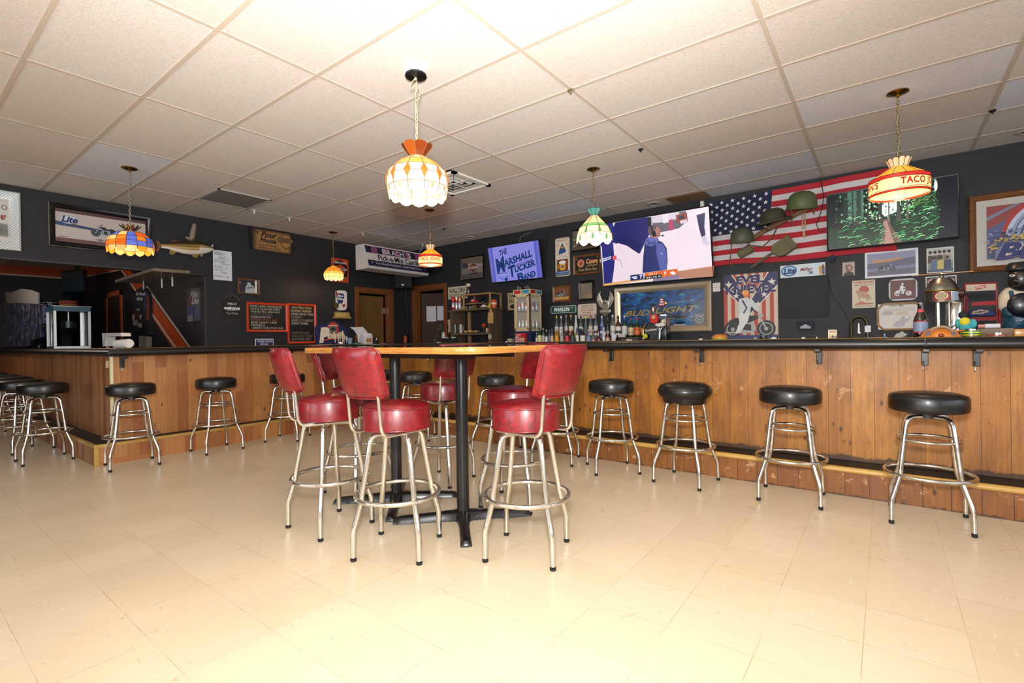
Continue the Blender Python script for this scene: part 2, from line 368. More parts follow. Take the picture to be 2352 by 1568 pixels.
for i in range(-13, 4):
    for j in range(-8, 9):
        x0 = GX0+i*1.2192; y0 = GY0+j*.6096; x1 = min(x0+1.2192, XR); y1 = min(y0+.6096, WBY)
        if x0 > XR: continue
        t = random.random(); b = V(hx('dad2ca')).lerp(V(hx('cfc4b8')), t); w = WHITEN.get((i, j), 0); b = b.lerp(V(hx('d4d6dc')), w)
        if (i, j) not in ((-5, 2), (-3, 4)): cm.C(tuple(b)).add([(x0, y0, CZ+.004), (x0, y1, CZ+.004), (x1, y1, CZ+.004), (x1, y0, CZ+.004)], [(0, 1, 2, 3)])
        elif (i, j) == (-5, 2): cm.C(tuple(b)).add([(-5.99, y0, CZ+.004), (-5.99, y1, CZ+.004), (x1, y1, CZ+.004), (x1, y0, CZ+.004)], [(0, 1, 2, 3)])
        else: cm.C(tuple(b)).add([(x0, y0, CZ+.004), (x0, y1, CZ+.004), (-4.16, y1, CZ+.004), (-4.16, y0, CZ+.004)], [(0, 1, 2, 3)]).add([(-3.55, y0, CZ+.004), (-3.55, y1, CZ+.004), (x1, y1, CZ+.004), (x1, y0, CZ+.004)], [(0, 1, 2, 3)])
cm.C('777777').box(-16, YB, CZ+.1, XR, WBY+2.2, CZ+.14)
struct(cm.build('ceiling', ceil_mat(), smooth=0))
gm = MB('bcac9a')
for i in range(-12, 4): x = GX0+i*1.2192; gm.box(x-.012, YB, CZ, x+.012, WBY, CZ+.02)
for j in range(-7, 9): y = GY0+j*.6096; gm.box(-16, y-.012, CZ-.0005, XR, y+.012, CZ+.02)
struct(gm.build('trim_1', MATTE, smooth=0))
def wall_mat(name, c, c2):
    n = N(name); p = n.pos(); n.color(n.mix(n.noise(p, 1.2, 3), c, c2)); n.l(n.math('MULTIPLY_ADD', n.noise(p, 3, 4), .15, .55), n.b.inputs['Roughness']); n.bump(n.noise(p, 130, 3), .12, .003); return n.m
DARK = wall_mat('charcoal_paint', '1d1d21', '232327'); DARK2 = wall_mat('black_paint', '17171b', '1d1d22'); PALE = wall_mat('pale_paint', 'b9ad9c', 'c7bcab')
# wall B (back) with door_2 opening, wall A (left) with service opening and door_1
D2a, D2b, D2z = -7.28, -6.50, 2.10; D1a, D1b, D1z = 5.40, 6.10, 2.03
wb = MB(); wb.box(WAX-.1, WBY, 0, D2a, WBY+.12, CZ).box(D2b, WBY, 0, XR, WBY+.12, CZ).box(D2a, WBY, D2z, D2b, WBY+.12, CZ); struct(wb.build('wall_back', DARK, smooth=0))
OY = 2.88; OZ = 2.085
wa = MB(); wa.box(WAX-.12, YB, OZ, WAX, OY, CZ).box(WAX-.12, YB, 0, WAX, -1.5, OZ).box(WAX-.12, OY, 0, WAX, D1a, CZ).box(WAX-.12, D1b, 0, WAX, WBY, CZ).box(WAX-.12, D1a, D1z, WAX, D1b, CZ)
struct(wa.build('wall_left', DARK, smooth=0))
sw = MB(); sw.box(-15, OY+.02, 0, WAX-.12, OY+.12, CZ); struct(sw.build('wall_side', DARK2, smooth=0))
struct(MB().box(-15.1, -1.6, 0, -15, OY+.12, CZ).build('wall_far_left', DARK2, smooth=0))
struct(MB().box(-15, -1.6, 0, WAX-.12, -1.5, CZ).build('wall_near_left', DARK2, smooth=0))
# unseen room behind the camera, with its daylight windows
fr = MB(); fr.box(XR, YB, 0, XR+.1, -1.2, CZ).box(XR, 4.6, 0, XR+.1, WBY+.1, CZ).box(XR, -1.2, 0, XR+.1, 4.6, .9).box(XR, -1.2, 2.3, XR+.1, 4.6, CZ); struct(fr.build('wall_right', PALE, smooth=0))
fb = MB(); fb.box(WAX-.1, YB-.1, 0, -5.5, YB, CZ).box(-1.2, YB-.1, 0, 0.2, YB, CZ).box(2.8, YB-.1, 0, XR+.1, YB, CZ).box(-5.5, YB-.1, 0, 2.8, YB, .8).box(-5.5, YB-.1, 2.35, 2.8, YB, CZ); struct(fb.build('wall_front', PALE, smooth=0))
# orange stripe with pale borders on the side wall and the far wall of the back room
ORANGE = flat('orange_paint', 'b8481a', .5); CREAM = flat('cream_line', 'c9b6a4', .5)
ys = OY+.02
def band(pts, y, m, nm): 
    b = MB(); b.prism([(p.x, y, p.z) for p in pts], (0, .004, 0)); return struct(b.build(nm, m, smooth=0))
def sw_(x, y): return WB(x, y, ys)
band([sw_(283, 600), sw_(339, 668), sw_(434, 800), sw_(398, 800), sw_(279, 622)], ys-.005, ORANGE, 'trim_2')
band([sw_(336, 660), sw_(434.5, 797), sw_(438.5, 797), sw_(338.5, 656)], ys-.007, CREAM, 'trim_3')
band([sw_(277, 619), sw_(281, 619), sw_(406, 797), sw_(401, 797)], ys-.007, CREAM, 'trim_4')
band([sw_(162, 604), sw_(283, 600), sw_(279, 619), sw_(162, 640)], ys-.005, ORANGE, 'trim_5')
band([sw_(162, 640), sw_(278, 618), sw_(280, 620.5), sw_(162, 643.5)], ys-.007, CREAM, 'trim_6')
struct(MB().box(-14.995, -1.5, 2.70, -14.98, OY, CZ).build('trim_7', ORANGE, smooth=0)); struct(MB().box(-14.99, -1.5, 2.665, -14.97, OY, 2.70).build('trim_8', CREAM, smooth=0))
struct(MB().box(WAX-.125, YB, OZ-.012, WAX+.004, OY+.01, OZ).box(WAX-.002, OY-.004, 0, WAX+.004, OY+.012, OZ).build('trim_9', flat('opening_edge', '3a3a3f', .5), smooth=0))
# recess ceiling, lower and orange fascia just inside the opening
struct(MB().box(-12.5, -1.4, 2.60, -9.4, -.2, 2.878).build('trim_10', ORANGE, smooth=0))
# doors
def casing(name, wall, a, b, z, dep=.02, w=.085):
    m = MB()
    for q in ((a-w, a), (b, b+w)):
        if wall == 'A': m.box(WAX, q[0], 0, WAX+dep, q[1], z+w)
        else: m.box(q[0], WBY-dep, 0, q[1], WBY, z+w)
    if wall == 'A': m.box(WAX, a, z, WAX+dep, b, z+w).box(WAX-.12, a, 0, WAX, a+.02, z).box(WAX-.12, b-.02, 0, WAX, b, z).box(WAX-.12, a, z-.02, WAX, b, z)
    else: m.box(a, WBY-dep, z, b, WBY, z+w).box(a, WBY, 0, a+.02, WBY+.12, z).box(b-.02, WBY, 0, b, WBY+.12, z).box(a, WBY, z-.02, b, WBY+.12, z)
    return struct(m.build(name, TRIMW, smooth=0, bev=.004))
casing('trim_11', 'A', D1a, D1b, D1z); casing('trim_12', 'B', D2a, D2b, D2z)
d1 = struct(MB().box(-.02, 0, .01, .02, .62, 1.96).build('door_1', DOORW, smooth=0, bev=.002, origin=(0, 0, 0))); d1.location = (WAX-.14, D1a+.02, .02); d1.rotation_euler.z = radians(0)
MB('8c8c8c').box(WAX-.118, D1a+.635, 1.66, WAX-.09, D1a+.665, 1.76).build('hinge', STEEL, d1)
struct(MB().box(WAX-1.6, D1a-.6, 0, WAX-1.55, D1b+.6, CZ).box(WAX-1.6, D1b+.55, 0, WAX-.12, D1b+.6, CZ).box(WAX-1.6, D1a-.6, 0, WAX-.12, D1a-.55, CZ).build('wall_beyond_door_1', DARKW, smooth=0))
d2 = struct(MB().box(.0, -.02, .01, .74, .02, 2.05).build('door_2', DARKW, smooth=0, bev=.002, origin=(0, 0, 0))); d2.location = (D2a+.02, WBY+.14, 0); d2.rotation_euler.z = radians(36)
struct(MB('2a211b').box(D2a-.7, WBY+1.6, 0, D2b+.9, WBY+1.65, CZ).box(D2a-.7, WBY+.12, 0, D2a-.65, WBY+1.6, CZ).box(D2b+.85, WBY+.12, 0, D2b+.9, WBY+1.6, CZ).build('wall_beyond_door_2', MATTE, smooth=0))
o = tag(MB('39332c').box(-7.08, 7.95, 0, -6.1, 8.05, 2.1).build('storage_shelf', MATTE, None), 'dark storage rack stacked with white packages seen through the open door', 'shelf')
random.seed(4)
for k, (px, py, w, h) in enumerate([(1004, 676, .26, .14), (1015, 700, .2, .1), (1016, 712, .22, .12), (1014, 731, .2, .2)]):
    c = WB(px, py, 7.88); tag(MB('a9a9ad').rbox((c.x, 7.86, c.z), (w, .12, h), .02).build('paper_package', MATTE), ['wide white package on the top of the rack behind the open door', 'white package second from the top of the rack behind the door', 'white package third from the top of the rack behind the door', 'tall white package at the bottom of the rack behind the door'][k], 'package', 'packages on the rack behind the door')
# ------------------------------------------------------------------ ceiling fittings
t = thing('ceiling_vent', 'white square four-way air diffuser in the ceiling behind the large amber lamp', 'vent', (-3.855, 4.03, CZ))
x0, y0, x1, y1 = -4.16, 3.73, -3.55, 4.33
f = MB('d8d3c8')
for a, b, c, d in ((x0, y0, x1, y0+.05), (x0, y1-.05, x1, y1), (x0, y0, x0+.05, y1), (x1-.05, y0, x1, y1)): f.box(a, b, CZ-.012, c, d, CZ+.01)
f.build('frame', MATTE, t); MB('1c1b1a').box(x0, y0, CZ+.05, x1, y1, CZ+.06).build('duct', MATTE, t)
cx, cy = -3.855, 4.03
for k in range(4):
    b = MB('b8b4ab')
    for q in (.07, .14, .21): 
        b.add([V((-q, -q, 0)), V((q, -q, 0)), V((q+.02, -q-.035, .04)), V((-q-.02, -q-.035, .04))], [(0, 1, 2, 3)])
    b.box(-.006, -.25, -.004, .006, 0, .006)
    b.xf(Matrix.Translation((cx, cy, CZ)) @ Matrix.Rotation(k*pi/2, 4, 'Z')); b.build('louver', MATTE, t, 0)
gr = thing('return_air_grille', 'grey perforated return air grille in the ceiling near the left wall', 'grille', (-6.25, 2.74, CZ))
def grille_mat():
    n = N('perforated_grille'); p = n.scale(n.pos(), (38, 38, 38)); s = n.n('ShaderNodeSeparateXYZ'); n.l(p, s.inputs[0])
    a = n.math('ABSOLUTE', n.math('SUBTRACT', n.math('FRACT', s.outputs[0]), .5)); b = n.math('ABSOLUTE', n.math('SUBTRACT', n.math('FRACT', s.outputs[1]), .5))
    n.color(n.mix(n.math('GREATER_THAN', n.math('MAXIMUM', a, b), .33), '2c2b2a', '9b9791')); n.set(Roughness=.6); return n.m
MB().box(-6.61, 2.45, CZ-.003, -6.0, 3.035, CZ+.004).build('perforated_face', grille_mat(), gr, 0)
fm = MB('a8a39b')
for a, b, c, d in ((-6.62, 2.44, -5.99, 2.462), (-6.62, 3.025, -5.99, 3.045), (-6.62, 2.44, -6.6, 3.045), (-6.01, 2.44, -5.99, 3.045)): fm.box(a, b, CZ-.008, c, d, CZ+.004)
fm.build('frame', MATTE, gr, 0)
tag(MB('8a6a4c').box(-2.2, 6.14, CZ-.006, -1.72, 6.47, CZ+.002).build('ceiling_patch_panel', MATTE, smooth=0), 'brown patch panel in the ceiling above the largest television', 'panel')
for k, (x, y) in enumerate([(-2.4, 6.3), (-5.613, 6.28), (1.03, 6.2)]):
    t = thing('recessed_ceiling_light', ['recessed round ceiling light above the largest television', 'recessed round ceiling light near the back corner doors', 'recessed round ceiling light at the far right by the back wall'][k], 'ceiling light', (x, y, CZ), 'recessed lights along the back wall')
    MB('b5aea2').lathe([(.085, .0), (.085, -.008), (.062, -.01), (.06, .0)], (x, y, CZ), 24).build('trim_ring', MATTE, t)
    MB('6a6560').lathe([(.06, -.004), (.05, .003), (.001, .003)], (x, y, CZ), 24).build('lens', GLOSS, t)
for k, (px, py, c, lb) in enumerate([(583, 483, 'e8e8e4', 'white plastic hook on the ceiling left of the wooden plaque'), (664, 500, 'e8e8e4', 'white plastic hook on the ceiling right of the wooden plaque'), (833, 535, 'e8e8e4', 'white ceiling hook holding the left chain of the candy sign'), (970, 560, 'e8e8e4', 'white ceiling hook holding the right chain of the candy sign'), (1472, 342, '1a1a1a', 'black clip on the ceiling grid above the green lamp'), (2280, 253, '1a1a1a', 'black clip on the ceiling grid right of the right drum lamp'), (1311, 206, '6a5a3a', 'small brown clip on the ceiling grid between the two near lamps'), (1020, 525, '2a2a2a', 'small dark clip on the ceiling left of the small television')]):
    p = HZ(px, py, CZ); x, y, z = p.x, p.y, CZ
    b = MB(c).box(x-.018, y-.018, z-.006, x+.018, y+.018, z)
    if k < 4: b.tube([(x, y, z-.004), (x, y, z-.03), (x+.01, y, z-.045), (x+.022, y, z-.035), (x+.02, y, z-.024)], .005, 6)
    else: b.tube([(x-.02, y, z-.004), (x, y, z-.02), (x+.02, y, z-.004)], .006, 5).tube([(x, y-.02, z-.004), (x, y, z-.03)], .005, 5)
    tag(b.build('ceiling_hook', GLOSS), lb, 'hook', 'hooks and clips on the ceiling')
# ================================================================== bar
WL = wood('left_bar_planks', 1, .098, 1.42, ['a5683a', 'b87b47', 'c08850', '9a5c32', 'ad7340'], ends=.9, groove=.006)
WLS = wood('left_return_planks', 0, .098, -6.0, ['8d5a36', '9b6740', 'a87145', '7f4c2b'], ends=1.5, groove=.006)  # browns darker than the left run's planks
WR = wood('right_bar_planks', 0, .1385, .628, ['b8782a', 'aa6c24', 'c08232', 'a06422', 'b4762c'], groove=.01, worn=.72, glen=1.0)
WRS = wood('right_step_planks', 0, .1385, .60, ['96602a', '8a5524', 'a0682e'], groove=.015, worn=.13, scuff=-.02, glen=1.0)
PX, PY, RY = -6.0, 1.45, 4.36      # panel faces: left x, return y, right y
XE = 2.6; XW = -14
bar = thing('bar_counter', 'right run of the bar with worn orange-brown planks and tan step nosing', 'bar', (-2, 4.3, 0), 'bar runs')
barL = thing('bar_counter', 'left run of the bar with pale pine planks behind three black stools', 'bar', (-6, 3, 0), 'bar runs')
barW = thing('bar_counter', 'far left run of the bar with darker brown planks, behind the stool row', 'bar', (-10, 1.6, 0), 'bar runs')
MB().box(PX-.04, PY, 0, PX, RY, 1.03).build('front_panel', WL, barL, 0)
MB().box(XW, PY, 0, PX-.04, PY+.04, 1.03).build('front_panel', WLS, barW, 0)
MB().box(PX, RY, 0, XE, RY+.04, 1.03).build('front_panel', WR, bar, 0)
SX, SY, S2 = -5.82, 1.275, 4.1; SH = .2
BLK = flat('black_step_mat', '121110', .6)
MB().box(XW, SY+.02, .02, PX, PY, SH-.004).build('foot_step', BLK, barW, 0); MB().box(PX, SY+.02, .02, SX-.02, S2, SH-.004).build('foot_step', BLK, barL, 0); MB().box(PX, S2+.02, .02, XE, RY, SH-.004).build('foot_step', BLK, bar, 0)
MB().box(XW, SY, 0, SX, SY+.02, SH-.02).build('step_face', WLS, barW, 0)
MB().box(SX-.02, SY+.02, 0, SX, S2, SH-.02).build('step_face', WL, barL, 0)
MB().box(SX, S2, 0, XE, S2+.02, SH-.02).build('step_face', WRS, bar, 0)
MB().box(XW, SY-.006, SH-.03, SX+.006, SY+.02, SH).build('step_trim', GOLD, barW, 0, bev=.003); MB().box(SX-.02, SY+.02, SH-.03, SX+.006, S2, SH).box(SX-.03, SY-.006, 0, SX+.006, SY+.03, SH-.03).build('step_trim', GOLD, barL, 0, bev=.003)
MB().tube([(SX, S2-.002, SH-.017), (XE, S2-.002, SH-.017)], .02, 10).build('step_nosing', flat('tan_nosing', 'c39a4e', .4), bar)
MB().box(PX-.012, PY-.012, SH, PX+.012, PY+.012, 1.03).build('corner_trim', flat('cream_trim', 'd9cfa8', .4), barL, 0)
# counter top and padded rail
RX, RY0, RYR = -5.83, 1.395, 4.13
TOPM = simple_wood('counter_laminate', '1d1612', '2c211a', .18, (8, 8, 8), .5)
MB().box(XW, RY0+.1, 1.03, -6.55, 2.1, 1.082).build('counter_top', TOPM, barW, 0); MB().box(-6.55, RY0+.1, 1.03, RX-.1, 5.0, 1.082).build('counter_top', TOPM, barL, 0); MB().box(RX-.1, RYR+.08, 1.03, XE, 5.0, 1.082).build('counter_top', TOPM, bar, 0)
def rail(pts):
    # padded profile swept along a polyline, profile given as (outward, z)
    prof = [(-.1, 1.078), (-.06, 1.09), (-.02, 1.086), (.004, 1.07), (.010, 1.05), (.006, 1.03), (-.012, 1.018), (-.05, 1.014), (-.1, 1.02)]
    m = MB(); n = len(prof); vs = []; P = [V(p) for p in pts]
    for i, p in enumerate(P):
        a = (p-P[i-1]).normalized() if i else (P[1]-p).normalized(); b = (P[i+1]-p).normalized() if i < len(P)-1 else a
        na = V((a.y, -a.x, 0)); nb = V((b.y, -b.x, 0)); q = (na+nb).normalized(); k = 1/max(.3, q.dot(na))
        for d, z in prof: vs.append(V((p.x+q.x*k*d, p.y+q.y*k*d, z)))
    fs = []
    for i in range(len(P)-1):
        for k in range(n-1): fs.append((i*n+k, (i+1)*n+k, (i+1)*n+k+1, i*n+k+1))
    fs += [tuple(range(n)), tuple(range((len(P)-1)*n, len(P)*n))]
    return m.add(vs, fs)
def seg(a, b, st=.9):
    a = V(a+(0,)); b = V(b+(0,)); n = max(2, int((b-a).length/.35)); r = []
    for i in range(n+1): p = a.lerp(b, i/n); r.append(p)
    return r
rp = [V((XW, RY0, 0)), V((RX-.005, RY0, 0))]
rail(rp).build('arm_rail', BLACKV, barW, 50)
rail([V((RX, RY0, 0)), V((RX, RYR-.005, 0))]).build('arm_rail', BLACKV, barL, 50)
rail([V((RX, RYR, 0)), V((.205, RYR, 0))]).build('arm_rail', BLACKV, bar, 50)
rail([V((.212, RYR-.006, 0)), V((XE, RYR-.006, 0))]).build('arm_rail', BLACKV, bar, 50)
for q, b_ in (([(XW, RY0+.07, 1.09), (RX-.08, RY0+.07, 1.09)], barW), ([(RX-.07, RY0+.1, 1.09), (RX-.07, RYR, 1.09)], barL), ([(RX, RYR+.07, 1.09), (XE, RYR+.07, 1.09)], bar)): MB().tube(q, .003, 5).build('rail_piping', BRASS, b_)
def bracket(x, y, ax):
    bar = barL if ax == 'y' else globals()['bar']
    m = MB()
    if ax == 'x': 
        m.box(x-.018, y-.03, .90, x+.018, y, 1.018).box(x-.018, y-.16, .995, x+.018, y, 1.018)
        h = MB().tube([(x-.01, y-.03, .93), (x-.01, y-.055, .90), (x-.01, y-.06, .875), (x-.01, y-.04, .868), (x-.01, y-.03, .885)], .004, 6)
    else:
        m.box(x, y-.018, .90, x+.03, y+.018, 1.018).box(x, y-.018, .995, x+.15, y+.018, 1.018)
        h = MB().tube([(x+.03, y-.01, .93), (x+.055, y-.01, .90), (x+.06, y-.01, .875), (x+.04, y-.01, .868), (x+.03, y-.01, .885)], .004, 6)
    b = m.build('bracket', BLACKM, bar, 0, bev=.003); h.build('hook', STEEL, b)
for x in (-4.6, -3.1, -2.096, -1.254, -.395, .215, .47, 1.4): bracket(x, RY, 'x')
for y in (1.53, 3.2): bracket(PX, y, 'y')
MB('cbb890').box(PX-.16, PY-.006, .9, PX-.09, PY, .97).build('outlet_plate', MATTE, barW, 0)
# back counter against the back wall
bc = thing('back_counter', 'dark low back bar counter running under the wall of pictures', 'counter', (-2, 6.2, 0))
MB().box(-6.25, 5.86, 1.0, XE, 6.49, 1.05).build('counter_top', TOPM, bc, 0, bev=.004); MB().box(-6.25, 5.92, 0, XE, 6.49, 1.0).build('cabinet', DARKW, bc, 0)
# ================================================================== black bar stools
def ring(R, z, n=32): return [(R*cos(2*pi*k/n), R*sin(2*pi*k/n), z) for k in range(n)]
def legpath(a, top, sh, zs, pts):
    return [V((r*cos(a), r*sin(a), z)) for r, z in pts]
def arc(p0, p1, p2, n=5):
    p0, p1, p2 = V(p0), V(p1), V(p2); return [p0*(1-t)**2+p1*2*t*(1-t)+p2*t*t for t in [i/n for i in range(n+1)]]
def black_stool(style=0):
    t = thing('bar_stool', 'x', 'stool')
    puff = [(.001, .655), (.17, .655), (.186, .662), (.19, .68), (.19, .735), (.183, .75), (.15, .762), (.08, .770), (.001, .772)]
    if style: puff = [(.001, .655), (.16, .652), (.185, .662), (.2, .69), (.2, .71), (.188, .74), (.15, .76), (.08, .770), (.001, .772)]
    MB().lathe(puff, n=40).build('seat', BLACKV, t, 60)
    if style: MB().lathe([(.155, .615), (.17, .66), (.14, .66)], n=30, wav=lambda i, a, q: q+V((0, 0, .01*sin(a*7)+.008*sin(a*17))) if i == 0 else q).build('torn_skirt', BLACKV, t)
    MB().lathe([(.001, .655), (.09, .655), (.09, .645), (.045, .64), (.045, .615), (.001, .615)], n=24).build('swivel_plate', BLACKM, t)
    for k in range(4):
        a = pi/4+k*pi/2; pts = [(.02, .622), (.09, .622)]+[(p.x, p.z) for p in arc((.10, 0, .622), (.142, 0, .62), (.15, 0, .57))]+[(.163, .49), (.190, .30), (.195, .275), (.243, .16), (.252, .13), (.254, .02)]
        l = MB().tube([V((r*cos(a), r*sin(a), z)) for r, z in pts], .0125, 10).build('leg', CHROME, t, 60)
        MB().lathe([(.011, 0), (.0135, .003), (.0135, .022), (.001, .024)], (.254*cos(a), .254*sin(a), 0), 12).build('foot_cap', RUBBER, l)
    MB().tube(ring(.150, .487), .0085, 8, True).build('upper_ring', CHROME, t, 60)
    MB().tube(ring(.212, .285, 40), .0105, 8, True).build('foot_ring', CHROME, t, 60)
    for k in range(4): a = pi/4+k*pi/2; MB().ell((.222*cos(a), .222*sin(a), .285), .006, 8, 6).build('bolt', STEEL, t)
    return t
S0_ = black_stool(); S1_ = black_stool(1); used = set()
def put(src, x, y, rz, label, cat, group, sz=1):
    o = src if src.name not in used else copy_tree(src); used.add(src.name); o.location = (x, y, 0); o.rotation_euler.z = radians(rz); o.scale = (1, 1, sz); tag(o, label, cat, group); return o
G1 = 'black round stools along the right run of the bar'; G2 = 'black round stools along the left run of the bar'; G3 = 'black round stools lined up at the far left bar'
B = 'black round swivel stool with chrome legs '
put(S0_, .20, 3.83, 0, 'large black round stool at the right end of the bar, nearest the camera', 'stool', G1)
put(S0_, -.525, 3.85, 3, 'black round stool at the right bar, second from the right', 'stool', G1)
put(S1_, -1.24, 3.84, -6, 'black stool with a torn skirt under its puffed seat at the right bar', 'stool', G1)
put(S0_, -1.86, 3.84, 40, 'black round stool just right of the red chairs at the right bar', 'stool', G1)
put(S0_, -2.42, 3.83, 20, 'black round stool hidden behind the right-hand red chair back', 'stool', G1)
put(S0_, -3.15, 3.87, 10, 'black round stool behind the table, right of the near pole', 'stool', G1)
put(S0_, -4.31, 3.83, 35, 'black round stool behind the table, between the two poles', 'stool', G1)
put(S0_, -4.95, 3.84, 0, 'black round stool behind the table, hidden by the left pole', 'stool', G1)
put(S0_, -5.61, 1.50, -8, 'black round stool with tilted seat at the left bar corner post', 'stool', G2)
put(S0_, -5.63, 2.24, 2, 'black round stool in the middle of the left bar run', 'stool', G2)
put(S0_, -5.56, 2.98, 38, 'black round stool at the left bar, partly behind the leftmost red chair', 'stool', G2)
put(S0_, -6.60, 1.06, 0, 'black round stool with dull grey legs at the far left bar, nearest the corner', 'stool', G3)
put(S0_, -7.42, 1.02, 20, 'black round stool in the far left row, second from the bar corner', 'stool', G3)
put(S0_, -8.25, 1.05, -15, 'black round stool in the far left row, third from the bar corner', 'stool', G3)
put(S0_, -9.05, 1.05, 30, 'black round stool in the far left row, fourth from the bar corner', 'stool', G3)
put(S0_, -9.9, 1.05, 10, 'black round stool farthest along the far left row', 'stool', G3)
# ================================================================== red high chairs
def red_stool():
    t = thing('bar_chair', 'x', 'bar chair')       # back towards -x of the local frame
    R = .178
    s = MB().lathe([(.001, .655), (R-.012, .655), (R, .662), (R, .765), (R-.004, .775), (R-.02, .785), (.10, .797), (.001, .802)], n=48).build('seat', RED, t, 50)
    MB().tube(ring(R+.001, .770, 48), .0045, 6, True).tube(ring(R+.001, .66, 48), .004, 6, True).build('piping', RED, s, 60)
    MB().lathe([(.001, .655), (.08, .655), (.08, .63), (.001, .63)], n=20).build('swivel_plate', BLACKM, t)
    for k in range(4):
        a = pi/4+k*pi/2; pts = [(.03, .628), (.10, .628)]+[(p.x, p.z) for p in arc((.11, 0, .628), (.145, 0, .625), (.152, 0, .575))]+[(.165, .50), (.197, .33), (.200, .30), (.236, .18), (.244, .155), (.246, .02)]
        l = MB().tube([V((r*cos(a), r*sin(a), z)) for r, z in pts], .0145, 12).build('leg', WORN, t, 60)
        MB().lathe([(.013, 0), (.0155, .003), (.0155, .016), (.001, .018)], (.246*cos(a), .246*sin(a), 0), 12).build('foot_cap', RUBBER, l)
    MB().tube(ring(.218, .305, 48), .0125, 10, True).build('foot_ring', WORN, t, 60)
    for k in range(4): a = pi/4+k*pi/2; MB().ell((.231*cos(a), .231*sin(a), .305), .007, 8, 6).build('bolt', STEEL, t)
    # bracket: U rod from under the seat, out behind and up to the back
    for sgn in (-1, 1):
        y = sgn*.125
        p = [V((.10, y*.9, .643)), V((-.10, y, .643))]+arc((-.15, y, .643), (-.198, y, .643), (-.202, y, .70))+[V((-.214, y, .835)), V((-.235, y, .93))]
        MB().tube(p, .0095, 10).build('back_rod', WORN, t, 60)
    # padded back: curved, wider at top
    m = MB(); nu, nv = 12, 8; T = .033
    def P(u, v, s_):
        hw = .16+.014*v; k = (abs(u)**5)*.0; rr = 1-.06*max(0, (abs(u)-.8)/.2)**2*(max(0, (v-.8)/.2)+max(0, (.2-v)/.2))
        z = .835+.25*v-(.018*(abs(u) > .95)*((v-.5)*2)**3); x = -.232-.088*v*.8+.045*(u*u); edge = (1-abs(u)**8)*(1-abs(2*v-1)**8)
        return V((x-s_*(T*.35+T*.65*edge), u*hw, z+s_*0))
    for s_ in (1, -1):
        b0 = len(m.v); m.add([P(-1+2*i/nu, j/nv, s_) for j in range(nv+1) for i in range(nu+1)], [(j*(nu+1)+i, j*(nu+1)+i+1, (j+1)*(nu+1)+i+1, (j+1)*(nu+1)+i) for j in range(nv) for i in range(nu)])
    o = (nu+1)*(nv+1); rim = [i for i in range(nu+1)]+[(j+1)*(nu+1)-1 for j in range(1, nv+1)]+[nv*(nu+1)+i for i in range(nu-1, -1, -1)]+[j*(nu+1) for j in range(nv-1, 0, -1)]
    for i in range(len(rim)): a, b_ = rim[i], rim[(i+1) % len(rim)]; m.f.append([a, b_, b_+o, a+o]); m.c.append(m.col)
    rimp = [[m.v[i].copy() for i in rim], [m.v[i+o].copy() for i in rim]]
    bk = m.build('backrest', RED, t, 60); pb = MB()
    for q in rimp: pb.tube(q, .0045, 6, True)
    pb.build('piping', RED, bk, 60)
    return t
R_ = red_stool(); GR = 'red vinyl high chairs around the tall table'
def putr(x, y, back, rz, lb):
    # legs turn separately from the swivel seat: rz extra leg angle
    o = put(R_, x, y, 0, lb, 'bar chair', GR); o.rotation_euler.z = radians(back+180)
    for ch in o.children:
        if ch.name.split('.')[0] in ('leg', 'foot_ring', 'bolt'): ch.rotation_euler.z = radians(rz-back-180); ch.location = Matrix.Rotation(radians(rz-back-180), 3, 'Z') @ ch.location
    return o
putr(-2.10, 1.73, -90, -16-45, 'red vinyl high chair with its back to the camera, left of the near pole')
putr(-1.51, 2.10, -4, 20, 'red vinyl high chair right of the near table pole, nearest the right bar')
putr(-2.71, 1.71, -108, 0, 'leftmost red vinyl high chair, seen from the side')
putr(-2.03, 2.68, 72, 15, 'red vinyl high chair on the far right of the table, facing the camera')
putr(-2.83, 2.80, -18, 10, 'red vinyl high chair behind the near table pole, back toward the right')
putr(-3.17, 2.24, 220, 5, 'red vinyl high chair at the far left end of the table')
# ================================================================== tall table
tb = thing('tall_table', 'tall pub table with dark glossy top, oak edge and two black pedestals', 'table', (-2.43, 2.25, 0))
TX0, TX1, TY0, TY1 = -3.22, -1.60, 1.80, 2.76
def rrect(x0, y0, x1, y1, r, z, n=8):
    o = []
    for cx, cy, a0 in ((x0+r, y0+r, 180), (x1-r, y0+r, 270), (x1-r, y1-r, 0), (x0+r, y1-r, 90)):
        for k in range(n+1): a = radians(a0+90*k/n); o.append((cx+r*cos(a), cy+r*sin(a), z))
    return o
MB().prism(rrect(TX0+.03, TY0+.03, TX1-.03, TY1-.03, .10, 1.052), (0, 0, .0315)).build('tabletop', flat('dark_table_laminate', '2a1a12', .1, Coat_Weight=.6), tb, 30)
e = MB(); out = rrect(TX0, TY0, TX1, TY1, .13, 0); inn = rrect(TX0+.035, TY0+.035, TX1-.035, TY1-.035, .10, 0); n_ = len(out); prof = [(1, 1.046), (0, 1.046), (-.02, 1.05), (-.02, 1.075), (0, 1.082), (1, 1.0825)]
vs = []
for k, z in prof:
    for a, b in zip(out, inn):
        kk = k if k >= 0 else -.08; vs.append((a[0]+(b[0]-a[0])*kk, a[1]+(b[1]-a[1])*kk, z))
e.add(vs, [(j*n_+i, j*n_+(i+1) % n_, (j+1) % 6*n_+(i+1) % n_, (j+1) % 6*n_+i) for j in range(6) for i in range(n_)]); e.build('table_edge', OAK, tb, 40)
MB().box(-3.0, 2.05, 1.01, -1.85, 2.09, 1.046).box(-3.0, 2.42, 1.01, -1.85, 2.46, 1.046).build('apron', DARKW, tb, 0)
